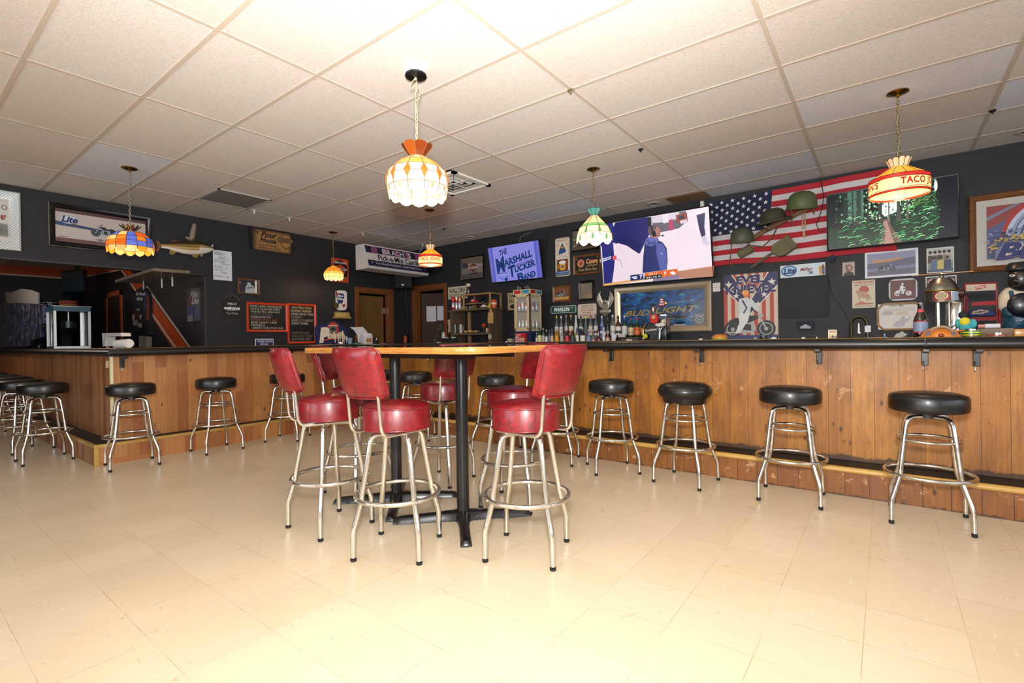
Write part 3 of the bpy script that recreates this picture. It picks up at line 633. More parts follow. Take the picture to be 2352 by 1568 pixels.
for x, y, rz in ((-2.11, 2.25, 0), (-2.75, 2.255, 0)):
    pl = MB().lathe([(.038, .05), (.038, 1.02), (.15, 1.035), (.15, 1.045)], (x, y, 0), 28).build('pedestal', BLACKM, tb, 50)
    for k in range(4):
        m = MB(); a = radians(45+90*k+rz); L = .43
        sec = [(.0, .07, .062), (.06, .04, .06), (.14, .032, .055), (L-.05, .032, .042), (L-.015, .032, .034), (L, .026, .01)]
        vs = []
        for d, hw, h in sec: vs += [V((d, -hw, .004)), V((d, -hw*.8, h*.75)), V((d, -hw*.4, h)), V((d, hw*.4, h)), V((d, hw*.8, h*.75)), V((d, hw, .004))]
        m.add(vs, [(i*6+q, i*6+(q+1) % 6, (i+1)*6+(q+1) % 6, (i+1)*6+q) for i in range(5) for q in range(6)]+[(0, 1, 2, 3, 4, 5), (30, 31, 32, 33, 34, 35)])
        m.xf(Matrix.Translation((x, y, 0)) @ Matrix.Rotation(a, 4, 'Z')); m.build('base_foot', BLACKM, tb, 50)
# ================================================================== hanging lamps
def chain(mb, x, y, z0, z1, L=.034, r=.0022):
    n = max(1, round((z0-z1)/(L*.78))); st = (z0-z1)/n
    for i in range(n):
        zc = z0-st*(i+.5); w = .009; h = L/2-.002; pts = []
        for k in range(10):
            a = 2*pi*k/10; c_, s_ = w*cos(a), h*sin(a); pts.append((x+(c_ if i % 2 else 0), y+(0 if i % 2 else c_), zc+s_))
        mb.tube(pts, r, 5, True)
    return mb
def lamp(px, py, ztop, zbot, R, label, kind, mtl, chm, power=9):
    p = HZ(px, py, CZ); x, y = p.x, p.y; t = thing('pendant_lamp', label, 'lamp', (x, y, CZ), 'stained glass pendant lamps')
    if kind == 'diamond': MB('e9e6e0').lathe([(.055, 0), (.072, -.002), (.075, -.03), (.07, -.034)], (x, y, CZ), 32).build('ceiling_block', MATTE, t); MB().lathe([(.07, -.03), (.068, -.045), (.02, -.052), (.001, -.052)], (x, y, CZ), 32).build('canopy', BLACKM, t)
    else: MB().lathe([(.066, 0), (.068, -.006), (.045, -.016), (.012, -.024), (.012, -.035), (.001, -.036)], (x, y, CZ), 32).build('canopy', BRASS, t)
    chain(MB(), x, y, CZ-.035, ztop-.01).build('chain', chm, t)
    c = MB().tube([(x+.006*sin(k*.9), y+.006*cos(k*.9), CZ-.05+(ztop-.04-CZ+.05)*k/14) for k in range(15)], .0028, 5)
    if kind == 'diamond': c.tube([(x, y, CZ-.05), (x-.03, y-.02, CZ-.09), (x-.035, y-.02, CZ-.12), (x-.01, y, CZ-.10), (x+.015, y+.01, CZ-.11), (x+.03, y+.01, CZ-.16), (x+.02, y, CZ-.2), (x, y, CZ-.17)], .0035, 6)
    c.build('cord', flat('cord', 'a99a78' if kind != 'patch' else '8a7a50', .5), t)
    H = ztop-zbot; sh = MB(); sh.keep = 1; ld = MB('3a2a1a'); LEAD = flat('lead_came', '8a6238' if kind == 'diamond' else '3f2c18', .5, .3)
    def wall_(prof, cols, n, scal=0, edge=0):
        """faceted shade: rings of glass panes with lead strips between"""
        vs = []
        for i, (r, z) in enumerate(prof):
            for k in range(n*4):
                a = 2*pi*k/(n*4); fa = (a % (2*pi/n))-pi/n; rr = r*cos(pi/n)/cos(fa)*.35+r*.65; zz = z
                if i == 0 and scal: zz = z-scal*cos(fa*n/2)*1.0+scal*.5
                vs.append(V((x+rr*cos(a), y+rr*sin(a), zz)))
        N4 = n*4; fs = []; cc = []
        for i in range(len(prof)-1):
            for k in range(N4): fs.append((i*N4+k, i*N4+(k+1) % N4, (i+1)*N4+(k+1) % N4, (i+1)*N4+k)); cc.append(cols(i, k//4, k % 4))
        sh.add(vs, fs, cc)
        for k in range(n): ld.tube([vs[i*N4+k*4] for i in range(len(prof))], .0028, 4)
        for i in range(1 if not edge else 0, len(prof)):
            ld.tube([vs[i*N4+k] for k in range(N4)], .0025, 4, True)
        return vs
    zc = ztop-H*(.2 if kind != 'diamond' else .22)
    def crown(n, r0, r1, z0, z1, cols, pt=.0):
        m = MB(); m.keep = 1
        for k in range(n):
            a0, a1 = 2*pi*k/n, 2*pi*(k+1)/n; am = (a0+a1)/2
            q = [V((r0*cos(a0), r0*sin(a0), z0)), V((r0*cos(a1), r0*sin(a1), z0)), V((r1*cos(a1)*.97, r1*sin(a1)*.97, z1-.012)), V((r1*cos(am*.5+a1*.5), r1*sin(am*.5+a1*.5), z1)), V((r1*cos(am), r1*sin(am), z1+pt)), V((r1*cos(am*.5+a0*.5), r1*sin(am*.5+a0*.5), z1)), V((r1*cos(a0)*.97, r1*sin(a0)*.97, z1-.012))]
            q = [v_+V((x, y, 0)) for v_ in q]; m.C(cols[k % len(cols)]).add(q, [tuple(range(7))]); ld.tube([q[0], q[6], q[5], q[4], q[3], q[2], q[1]], .0022, 4)
        return m.build('crown', SHADED, t, 0)
    if kind == 'diamond':
        # white and amber globe: bottom scalloped
        pr_ = [(R*.93, zbot), (R*1.0, zbot+H*.17), (R*.99, zbot+H*.36), (R*.90, zbot+H*.50), (R*.66, zbot+H*.64), (R*.22, zc)]
        def cf(i, k, q):
            if i == 3: return 'e8a050'
            if i == 4: return 'ffe8c8'
            return 'fff0d2'
        vs = wall_([pr_[0], pr_[1], pr_[2], pr_[3], pr_[4], pr_[5]], cf, 12, H*.06)
        dm = MB(); dm.keep = 1
        for k in range(12):
            for (z0, zm, z1, w, rr, off, col) in ((zbot+H*.22, zbot+H*.37, zbot+H*.50, .021, None, 0, 'e06a10'), (zbot+H*.05, zbot+H*.105, zbot+H*.18, .011, R*.985, .5, 'c88a50')):
                a = 2*pi*(k+off)/12
                def pt_(aa, z):
                    f_ = (z-zbot)/H; r = R*(.93+.07*min(1, f_/.17)) if f_ < .17 else (R if f_ < .36 else R*(1-.1*(f_-.36)/.14)); r += .006
                    return V((x+r*cos(aa), y+r*sin(aa), z))
                q = [pt_(a, z0), pt_(a+w/R, zm), pt_(a, z1), pt_(a-w/R, zm)]; dm.C(col).add(q, [(0, 1, 3), (1, 2, 3)])
                if off == 0: ld.tube(q, .0022, 4, True)
        dm.build('amber_diamonds', SHADE, t, 0); crown(7, R*.22, R*.5, zc-.005, ztop, ['7a3208', '9a4a10'])
    elif kind == 'patch':
        pr_ = [(R*.98, zbot+.01), (R*1.0, zbot+H*.18), (R*.97, zbot+H*.36), (R*.88, zbot+H*.52), (R*.62, zbot+H*.68), (R*.2, zbot+H*.76)]
        pal = ['d8751c', '4a62c8', 'e8b070', '7fae28', 'd05810', '3f56b8', 'f0c078']; rnd = random.Random(5); tab = {(i, k): rnd.choice(pal) for i in range(6) for k in range(14)}
        wall_(pr_, lambda i, k, q: ('e8b070' if k % 2 else 'c8861e') if i == 0 else tab[(i, k)], 14, H*.1)
        m = MB(); m.keep = 1; zc = zbot+H*.76
        for k in range(12):
            a = 2*pi*k/12; c = [('7a3a10'), ('2a2a6a'), ('5a6a14'), ('8a5a20')][k % 4]
            q = [V((x+r*cos(a+d), y+r*sin(a+d), z)) for r, d, z in ((R*.16, -.15, zc), (R*.16, .15, zc), (R*.42, .13, ztop-.025), (R*.46, 0, ztop-.012), (R*.42, -.13, ztop-.025))]
            m.C(c).add(q, [tuple(range(5))]); ld.tube(q, .002, 4, True)
        m.build('crown', SHADED, t, 0)
    elif kind == 'small':
        pr_ = [(R*.9, zbot+.005), (R*1.0, zbot+H*.16), (R*1.0, zbot+H*.36), (R*.93, zbot+H*.50), (R*.6, zbot+H*.74), (R*.16, zbot+H*.90)]
        wall_(pr_, lambda i, k, q: ['ffe0a0', 'ffd890', 'f7b860', 'e88a28', 'f4b050'][i], 12, H*.1)
    elif kind == 'green':
        pr_ = [(R*1.0, zbot+.01), (R*.96, zbot+H*.22), (R*.82, zbot+H*.42), (R*.68, zbot+H*.50), (R*.2, zc)]
        wall_(pr_, lambda i, k, q: ['fff4d8', 'f8e4c0', '6fc07a', 'f0d8b0'][i], 8, H*.13)
        dm = MB('5fb070'); dm.keep = 1
        for k in range(8):
            a = 2*pi*k/8
            for z0, z1, rr0, rr1, da in ((zbot+H*.2, zbot+H*.42, R*.985, R*.83, 0), (zbot-H*.0, zbot+H*.17, R*1.0, R*.985, pi/8)):
                w = .013; b_ = a+da
                q = [V((x+r*cos(b_+d), y+r*sin(b_+d), z)) for r, d, z in ((rr0, -w/R, z0+.01), (rr0, 0, z0), (rr0, w/R, z0+.01), (rr1, .004/R, z1), (rr1, -.004/R, z1))]; dm.add(q, [tuple(range(5))]); ld.tube(q, .0018, 4, True)
        dm.build('green_accents', SHADE, t, 0); crown(8, R*.16, R*.4, zc-.004, ztop, ['57a8a0', '6fb8b0'])
    elif kind == 'drum':
        zb2 = zbot+H*.42; zt = zbot+H*.70; n = 48
        pr_ = [(R, zbot), (R, zbot+H*.045), (R, zbot+H*.05), (R, zbot+H*.37), (R, zbot+H*.375), (R, zb2+.01), (R*.32, zt+H*.06)]
        vs = []
        cols = {0: 'b02818', 1: 'f0c050', 2: 'ffe2a0', 3: 'f0c050', 4: 'a82020', 5: 'f0a028'}
        for r, z in pr_: vs += [V((x+r*cos(2*pi*k/n), y+r*sin(2*pi*k/n), z)) for k in range(n)]
        sh.add(vs, [(i*n+k, i*n+(k+1) % n, (i+1)*n+(k+1) % n, (i+1)*n+k) for i in range(6) for k in range(n)], [cols[i] for i in range(6) for k in range(n)])
        for z in (zbot, zbot+H*.05, zbot+H*.37, zb2+.01): ld.tube([V((x+(R+.001)*cos(2*pi*k/n), y+(R+.001)*sin(2*pi*k/n), z)) for k in range(n)], .0022, 4, True)
        for k in range(14): a = 2*pi*k/14; ld.tube([V((x+R*cos(a), y+R*sin(a), zb2+.01)), V((x+R*.32*cos(a), y+R*.32*sin(a), zt+H*.06))], .002, 4)
        # lettering wraps the band, facing the camera
        face = math.atan2(-y, -x); g, gf = glyphs("TACO JOHN'S", .035, 0, 1.12); tm = MB('a81c14'); tm.keep = 1
        for rep in range(2):
            a0 = face+power[rep]; vs2 = []
            for gx, gy in g: a = a0+gx*2.0; vs2.append(V((x+(R+.0025)*cos(a), y+(R+.0025)*sin(a), zbot+H*(.10+.24*gy))))
            tm.add(vs2, gf)
        for zz in (.075, .345):
            for rep in range(2):
                a0 = face+power[rep]-.1; tm.add([V((x+(R+.002)*cos(a0+2.2*k/20), y+(R+.002)*sin(a0+2.2*k/20), zbot+H*zz+(.004 if u else 0))) for k in range(21) for u in (0, 1)], [(2*k, 2*k+2, 2*k+3, 2*k+1) for k in range(20)])
        tm.build('lettering', SHADE, t, 0)
        crown(12, R*.28, R*.42, zt+H*.05, ztop, ['f0dcb0'])
    sh.build('shade', mtl, t, 30 if kind == 'drum' else 0)
    ld.build('lead_strips', LEAD, t, 0)
    hub = MB().lathe([(.001, zc+.0-CZ), (.02, zc-CZ), (.03, zc-.03-CZ), (.001, zc-.05-CZ)], (x, y, CZ), 12).build('socket', BRASS, t)
    MB('fff2d0').ell((x, y, zbot+H*.32), (.03, .03, .042), 14, 8).build('bulb', BULB, t)
    L = bpy.data.lights.new('lamp_light', 'POINT'); L.energy = 3.5; L.color = (1, .72, .42); L.shadow_soft_size = .04; lo = bpy.data.objects.new('lamp_light', L); lo.location = (x, y, zbot+.01); COL.objects.link(lo)
    return t
BULB = flat('bulb_glow', 'fff2d0', .3); BULB.node_tree.nodes['Principled BSDF'].inputs['Emission Color'].default_value = (1, .8, .5, 1); BULB.node_tree.nodes['Principled BSDF'].inputs['Emission Strength'].default_value = 4
lamp(955, 160, 2.39, 2.045, .197, 'large white and amber diamond glass lamp hanging nearest the camera', 'diamond', SHADEB, flat('pale_chain', 'd8c8a0', .4, .6))
lamp(297, 386, 2.321, 2.035, .195, 'multicoloured patchwork glass lamp in front of the left wall', 'patch', SHADE, STEEL)
lamp(765, 533, 2.37, 2.12, .152, 'small cream and amber glass lamp near the back left corner', 'small', SHADEB, flat('dark_brass', '5a4726', .4, .6))
lamp(987, 482, 2.41, 2.135, .158, 'smaller red and yellow drum lamp hanging in front of the candy sign', 'drum', SHADE, BRASS, (-1.05, 1.6))
lamp(1363, 388, 2.463, 2.122, .19, 'cream and green glass lamp left of the largest television', 'green', SHADEB, flat('brown_chain', '6a5a40', .4, .6))
lamp(2062, 212, 2.393, 2.125, .18, 'larger red and yellow drum lamp hanging at the right', 'drum', SHADE, BRASS, (.05, -2.7))
# ================================================================== light
def area(name, loc, rot, sx, sy, e, col):
    L = bpy.data.lights.new(name, 'AREA'); L.shape = 'RECTANGLE'; L.size = sx; L.size_y = sy; L.energy = e; L.color = col; o = bpy.data.objects.new(name, L); o.location = loc; o.rotation_euler = rot; COL.objects.link(o)
area('window_daylight', (-3.35, YB-.05, 1.58), (radians(90), 0, 0), 4.2, 1.5, 75, (.86, .93, 1))
area('window_daylight', (1.5, YB-.05, 1.58), (radians(90), 0, 0), 2.5, 1.5, 42, (.86, .93, 1))
area('window_daylight', (XR+.05, 1.7, 1.6), (0, radians(90), 0), 1.3, 5.6, 36, (.86, .93, 1))
L = bpy.data.lights.new('camera_flash', 'SPOT'); L.energy = 330; L.spot_size = radians(165); L.spot_blend = .9; L.shadow_soft_size = .10; L.color = (1, .97, .95)
o = bpy.data.objects.new('camera_flash', L); o.location = CAM-FW*.05+V((0, 0, .28)); o.rotation_euler = (FW+V((0, 0, .12))).to_track_quat('-Z', 'Y').to_euler(); COL.objects.link(o)
L = bpy.data.lights.new('bounce_flash', 'SPOT'); L.energy = 760; L.spot_size = radians(98); L.spot_blend = 1; L.shadow_soft_size = .1; L.color = (1, .98, .97)
o = bpy.data.objects.new('bounce_flash', L); o.location = CAM-FW*.1+V((0, 0, .3)); o.rotation_euler = (FW-RT*.15+V((0, 0, 1.0))).to_track_quat('-Z', 'Y').to_euler(); COL.objects.link(o)
for x, y, e in ((-10.5, .3, 22),):
    L = bpy.data.lights.new('back_room_fill', 'POINT'); L.energy = e; L.shadow_soft_size = .3; L.color = (1, .85, .7); o = bpy.data.objects.new('back_room_fill', L); o.location = (x, y, 2.2); COL.objects.link(o)  # unseen fill lamp, added to brighten the dim back room
W = bpy.data.worlds.new('world'); SC.world = W; W.use_nodes = True; W.node_tree.nodes['Background'].inputs[0].default_value = (.75, .85, 1, 1); W.node_tree.nodes['Background'].inputs[1].default_value = .6
SC.view_settings.view_transform = 'Standard'; SC.view_settings.look = 'None'; SC.view_settings.exposure = 0.6; SC.view_settings.gamma = 1; SC.view_settings.use_curve_mapping = False
# ================================================================== pictures and signs on the left wall
SILVERF = flat('silver_frame', 'c9c9c9', .3, .8); WHITEF = flat('white_plate_frame', 'd8dad9', .4, .3); BLACKF = flat('black_frame', '0d0d0e', .3)
CHAMP = flat('champagne_frame', 'b9a88c', .35, .55)
rr = random.Random(11)
def moto(A, cx, cy, s, dark='26282b', chrome_='a9adb2', flip=1, rider=None):
    """a motorcycle seen from the side, drawn in panel units; s = wheelbase as a share of the width"""
    a = A.w/A.h; f = flip
    def X(x): return cx+f*x*s
    def Y(y): return cy-y*s*a
    for wx in (-.5, .5):
        A.ell(X(wx), Y(.0), .27*s, .27*s*a, dark); A.ell(X(wx), Y(0), .20*s, .20*s*a, chrome_); A.ell(X(wx), Y(0), .17*s, .17*s*a, dark); A.ell(X(wx), Y(0), .06*s, .06*s*a, chrome_)
    A.poly([(X(-.62), Y(.12)), (X(-.62), Y(.28)), (X(-.38), Y(.38)), (X(-.2), Y(.3)), (X(-.25), Y(.1))], dark)
    A.poly([(X(-.3), Y(-.12)), (X(-.28), Y(.22)), (X(.12), Y(.26)), (X(.22), Y(.02)), (X(.1), Y(-.14))], chrome_)
    A.poly([(X(-.2), Y(-.02)), (X(-.1), Y(.16)), (X(.06), Y(.14)), (X(.06), Y(-.06))], dark)
    A.poly([(X(-.5), Y(.28)), (X(-.42), Y(.38)), (X(-.1), Y(.3)), (X(-.06), Y(.42)), (X(.24), Y(.44)), (X(.28), Y(.34)), (X(0), Y(.2))], dark)
    A.line([(X(.5), Y(0)), (X(.32), Y(.4)), (X(.22), Y(.58))], .05*s*A.w, chrome_); A.line([(X(.26), Y(.5)), (X(.1), Y(.62))], .035*s*A.w, dark)
    A.ell(X(.36), Y(.42), .07*s, .07*s*a, chrome_); A.line([(X(-.72), Y(-.1)), (X(-.1), Y(-.12)), (X(.2), Y(-.04))], .05*s*A.w, chrome_)
    if rider:
        A.poly([(X(-.3), Y(.38)), (X(-.22), Y(.82)), (X(-.02), Y(.9)), (X(.06), Y(.72)), (X(.02), Y(.38))], rider[0]); A.line([(X(-.02), Y(.8)), (X(.2), Y(.56))], .09*s*A.w, rider[0])
        A.line([(X(-.08), Y(.4)), (X(.08), Y(.2)), (X(-.02), Y(-.02))], .12*s*A.w, rider[0]); A.ell(X(-.04), Y(1.04), .11*s, .12*s*a, rider[1])
def scribble(A, u0, v0, u1, v1, n, col, wd=.003, seed=0):
    q = random.Random(seed)
    for i in range(n):
        v = v0+(v1-v0)*(i+.5)/n; u = u0
        while u < u1:
            L = q.uniform(.04, .1); pts = [(u+L*k/4, v+(q.random()-.5)*(v1-v0)/n*.55) for k in range(5)]; A.line([p for p in pts if p[0] < u1] if sum(p[0] < u1 for p in pts) > 1 else pts[:2], wd, col); u += L+.025
# far-left framed poster with diamond-plate frame
def d(A):
    A.rect(.0, .0, 1, 1, 'd5d2cb'); A.text('er', .62, .38, .88, .5, '8e2a2c', .03); A.ell(.8, .2, .14, .06, '8a857c', ring=.01); A.rect(.1, .58, .95, .9, 'a7a79f'); scribble(A, .12, .6, .93, .88, 9, '7c7d74', .01, 3)
def plate_mat():
    n = N('diamond_plate'); p = n.scale(n.pos(), (1, 34, 34)); s = n.n('ShaderNodeSeparateXYZ'); n.l(p, s.inputs[0])
    a = n.math('ABSOLUTE', n.math('SUBTRACT', n.math('FRACT', n.math('ADD', s.outputs[1], s.outputs[2])), .5)); b = n.math('ABSOLUTE', n.math('SUBTRACT', n.math('FRACT', n.math('SUBTRACT', s.outputs[1], s.outputs[2])), .5))
    n.color(n.mix(n.math('GREATER_THAN', n.math('MAXIMUM', a, b), .4), 'e3e6e5', '98a3a6')); n.set(Roughness=.4, Metallic=.2); return n.m
panel('framed_picture', 'black and white beer poster in a white diamond-plate frame at the far left edge', 'picture', 'A', (-62, 426), (46, 442), (-62, 566), 'cfccc6', d, frame=(.09, .02, plate_mat()))
# motorcycle beer mirror
def d(A):
    A.rect(0, 0, 1, .1, '5a3c3e'); A.rect(0, .88, 1, 1, '6a4a4a'); A.rect(0, .1, 1, .88, 'c3b8b0'); A.poly([(0, .38), (.5, .5), (.5, .56), (0, .5)], '2e4670')
    for k in range(4): A.poly([(0, .6+k*.06), (1, .52+k*.08), (1, .55+k*.08), (0, .62+k*.06)], 'cdc5bd')
    A.ell(.14, .3, .105, .14, 'd7d7db'); A.ell(.14, .3, .1, .125, '7d8598', ring=.006); A.text('Lite', .06, .2, .23, .4, '23306a', .04, .25); A.ell(.19, .45, .03, .035, '555555')
    moto(A, .52, .6, .2, flip=-1, chrome_='8a9aae'); A.ell(.83, .36, .07, .11, '2c2a2b'); A.text('MGD', .78, .31, .9, .41, 'd8cfc8', .03); A.poly([(.4, .79), (.47, .82), (.54, .79), (.5, .87), (.44, .87)], '9aa0aa'); A.ell(.47, .83, .025, .03, '7a4a50'); A.rect(.03, .84, .12, .852, '4a4444')
def dblframe(): return flat('chrome_black_frame', '1a1a1c', .2, .3, Coat_Weight=.5)
t = panel('framed_mirror', 'long framed motorcycle and beer mirror behind the patchwork lamp', 'picture', 'A', (111, 463), (345, 497), (114, 562), 'c3b8b0', d, frame=(.055, .03, dblframe()), mat=PRINT)
A = Art(WA(112, 463.5, -7.527), (0, 1, 0), (0, 0, -1), (WA(344, 497, -7.527)-WA(112, 463.5, -7.527)).y, (WA(112, 463, -7.527)-WA(114, 562, -7.527)).z)
m = MB(); w_ = .012
for a, b, c, e_ in ((0, 0, 1, 0), (1, 0, 1, 1), (1, 1, 0, 1), (0, 1, 0, 0)): m.tube([A.at(a, b), A.at(c, e_)], w_/2, 6)
m.build('chrome_edge', CHROME, t)
# mounted fish
fish = thing('mounted_fish', 'mounted walleye with driftwood above it on the left wall', 'fish', WA(440, 590, -7.5))
def fx(px, py, dx=0): return WA(px, py, -7.56+.07+dx)
spine = [(370, 563, .028, .014), (385, 564, .034, .022), (400, 566, .05, .035), (420, 568, .067, .048), (440, 569, .075, .055), (455, 569, .072, .052), (468, 570, .062, .046), (480, 571, .042, .035), (487, 571, .022, .02)]
m = MB(); n_ = 14; vs = []; 
for px, py, h, w_ in spine:
    c = fx(px, py)
    for k in range(n_): a = 2*pi*k/n_; vs.append(c+V((w_*cos(a), 0, h*1.3*sin(a))))
fs = []; cc = []
for i in range(len(spine)-1):
    for k in range(n_):
        a = 2*pi*(k+.5)/n_; z = sin(a); fs.append((i*n_+k, i*n_+(k+1) % n_, (i+1)*n_+(k+1) % n_, (i+1)*n_+k)); cc.append('3a2c1a' if z > .55 else ('8a6a35' if z > -.2 else ('b8935a' if z > -.6 else 'e4d9c8')) if i < 5 else ('3a2c1a' if z > .5 else ('a58a5c' if z > .2 else 'e0dad0')))
m.add(vs, fs, cc); m.C('e4dccc').ell(fx(488, 571), (.01, .012, .018), 8, 6); m.build('fish_body', GLOSS, fish, 60)
def fin(pts, c, nm='fin', th=.006): 
    P = [fx(*p) for p in pts]; MB(c).prism(P, (th, 0, 0)).build(nm, GLOSS, fish, 0)
fin([(372, 563), (362, 552), (358, 556), (361, 564), (358, 578), (364, 576)], '7a4c1c', 'tail_fin'); fin([(390, 558), (396, 552), (404, 551), (408, 557)], '6a4420'); fin([(420, 557), (432, 551), (448, 550), (452, 557)], '3a2c1c')
fin([(390, 574), (388, 583), (396, 586), (406, 578)], '8a7428'); fin([(446, 580), (440, 588), (452, 593), (458, 582)], '8a7428'); fin([(456, 581), (462, 590), (467, 588), (462, 580)], '8f8a6a'); fin([(476, 570), (489, 561), (490, 564), (484, 571), (491, 574), (478, 575)], 'c9c2b6', 'jaw')
MB('101010').ell(fx(476, 566, .035), .006, 8, 6).build('eye', GLOSS, fish)
m = MB('8a7a68').tube([fx(440, 549), fx(443, 535), fx(446, 520), fx(447, 514)], [.03, .034, .028, .018], 8).tube([fx(440, 549), fx(432, 547), fx(426, 544)], [.025, .02, .012], 7); m.build('driftwood', MATTE, fish)
# white handwritten sheet
def d(A):
    A.text('WEEKLY', .08, .06, .62, .16, '3a3c46', 0); A.text('DRAWS', .3, .2, .66, .28, '3a3c46', 0); A.rect(0, .305, .9, .312, '555a66'); A.text('AT Center', .06, .33, .66, .41, '3a3c46', 0); A.text('National', .46, .42, .84, .47, '3a3c46', 0)
    A.text('No winner', .06, .5, .5, .57, '3a3c46', 0); A.line([(.68, .56), (.72, .52), (.76, .56)], .006, '3a3c46'); A.rect(0, .605, .85, .612, '555a66'); A.text('AT Tay', .06, .64, .5, .71, '3a3c46', 0); A.text('Kyle', .44, .72, .74, .78, '3a3c46', 0); A.text('No winner', .08, .83, .5, .89, '3a3c46', 0); A.line([(.7, .9), (.75, .86), (.8, .9)], .006, '3a3c46')
panel('handwritten_sheet', 'tall white sheet with handwritten weekly drawings beside the fish', 'sheet', 'A', (489, 573), (532, 578), (493, 642), 'dde3ea', d, .006)
# small framed photo
def d(A):
    A.rect(.82, 0, .93, 1, 'e8e2da'); A.poly([(.3, .9), (.32, .55), (.42, .35), (.6, .32), (.75, .45), (.82, .7), (.8, 1), (.3, 1)], 'a9b7b9'); A.ell(.5, .26, .09, .14, 'b7c2c2'); A.rect(.42, .1, .58, .2, '4a4548'); A.poly([(.4, .6), (.7, .5), (.72, .56), (.42, .68)], '3a3a40'); A.rect(.03, .15, .07, .3, 'a89aa8')
panel('framed_photo', 'small framed photo of a seated person with folded arms on the left wall', 'picture', 'A', (546, 638), (596, 643), (549, 674), '2c2a3a', d, frame=(.02, .012, FRAMEW))
# hello welcome sign
def d(A): A.text('HELLO', .26, .2, .74, .31, 'e6e6e4', .02); A.text('welcome', .08, .38, .92, .56, 'ffffff', .03, .35); A.rect(.2, .6, .82, .615, 'cfcfcf'); A.text('Pour House', .2, .68, .82, .8, 'b9b9b6', .0)
o = panel('slate_sign', 'small black hello welcome slate hanging by a cord', 'sign', 'A', (511, 685), (554, 689), (512, 730), '131315', d, .01)
A = Art(WA(511, 685, -7.545), (0, 1, 0), (0, 0, -1), .26, .2); MB().tube([WA(512, 687, -7.545), WA(531, 673, -7.545), WA(552, 690, -7.545)], .002, 5).build('cord', flat('twine', '8a8378', .8), o)
# chalkboards
def chalk(lines):
    def d(A):
        k = len(lines); dy = .96/k
        for i, (s_, u0, u1, c) in enumerate(lines):
            if s_: A.text(s_, u0, .03+i*dy, u1, .03+(i+.72)*dy, c, 0)
    return d
cw = 'cfc4b4'
ORF = flat('orange_frame', 'd8431c', .5)
panel('chalkboard', 'wide orange-framed chalkboard listing canned drinks', 'chalkboard', 'A', (566, 693), (660, 700), (569, 762), '141312', chalk([('MIKES HARD LEMONADES', .04, .9, cw), ('WHITE CLAW SELTZERS', .04, .84, cw), ('TWISTED TEA / HALF+HALF', .04, .84, cw), ('HARD ROOTBEER', .06, .62, '6a655e'), ('SMIRNOFF ICE', .05, .58, cw), ('REDDS APPLE ALE', .06, .74, 'a05a4a'), ('BUD LIGHT LIME', .06, .74, 'd8d0a0'), ('MODELO', .06, .42, cw), ('GREEN CHILI PALE ALE', .08, .92, cw)]), frame=(.032, .02, ORF), group='chalkboards')
panel('chalkboard', 'narrow tall orange-framed chalkboard listing draft beers', 'chalkboard', 'A', (660, 696), (725, 699), (663, 789), '141312', chalk([('SPOTTED COW', .1, .9, 'd8c890'), ('SUMMER SHANDY', .06, .9, 'd8c890'), ('LEINIES HONEY WEISS', .06, .97, cw), ('CARIBOU', .06, .5, 'a89a8a'), ('LEINIES OCTOBERFEST', .08, .97, 'b8a898'), ('POINT AMBER', .08, .75, cw), ('', 0, 0, cw), ('', 0, 0, cw), ('HENRYS HARD', .08, .78, '8a8378'), ('SODA ROOT BEER', .08, .92, '8a8378'), ('BUDWEISER ZERO', .08, .84, 'a89a8a')]), frame=(.032, .02, ORF), group='chalkboards')
panel('warning_plaque', 'small blue and white wash hands plaque just above the left bar rail', 'sign', 'A', (586, 778), (628, 779), (586, 812), 'd8dae6', lambda A: A.rect(.04, .06, .96, .94, '232a5c').text('WASH HANDS', .1, .1, .92, .24, 'd8dae6', .02).text('BEFORE', .28, .3, .7, .42, 'd8dae6', .02).text('RETURNING', .14, .48, .88, .6, 'd8dae6', .02), .006)
# burnt wood plaque
def burnt():
    n = N('burnt_wood'); v = n.obj(); g = n.noise(n.scale(v, (1, 2.5, 30)), 3, 4); s = n.n('ShaderNodeSeparateXYZ'); n.l(v, s.inputs[0])
    e = n.math('MAXIMUM', n.math('DIVIDE', n.math('ABSOLUTE', s.outputs[1]), .31), n.math('DIVIDE', n.math('ABSOLUTE', n.math('SUBTRACT', s.outputs[2], .15)), .17)); e = n.math('ADD', e, n.math('MULTIPLY', n.math('SUBTRACT', g, .5), .35))
    n.color(n.mix(n.ramp(e, [(.72, 0.0), (.98, 1.0)]), n.ramp(g, [(.3, '8a6238'), (.7, 'ab7f4c')]), '120c08')); n.set(Roughness=.7); return n.m
pt = WA(574, 518, -7.51); p2 = WA(676, 533, -7.51); p3_ = WA(575, 570, -7.51)
pk = thing('wooden_plaque', 'burnt-edge wooden plaque with house name under the ceiling', 'sign', (-7.535, (pt.y+p2.y)/2, p3_.z))
m = MB(); yy = [(pt.y+.0, pt.z), (pt.y+.01, p3_.z+.05), (pt.y+.05, p3_.z), (p2.y-.01, p3_.z-.01), (p2.y, p3_.z+.02), (p2.y+.0, pt.z-.03), (p2.y-.03, pt.z)]
m.prism([(-7.56, y, z) for y, z in yy], (.035, 0, 0)); m.build('board', burnt(), pk, 0)
A = Art((-7.523, pt.y, pt.z), (0, 1, 0), (0, 0, -1), p2.y-pt.y, pt.z-p3_.z)
INK = '1a0f08'
A.text('The', .07, .12, .2, .28, INK, .01, .3).text('Pour', .24, .14, .6, .4, INK, .03, .3).text('House', .22, .42, .58, .64, INK, .03, .3).text('Live to Ride', .18, .7, .6, .79, INK, .01, .3).text('Ride to Live', .18, .83, .68, .92, INK, .01, .3)
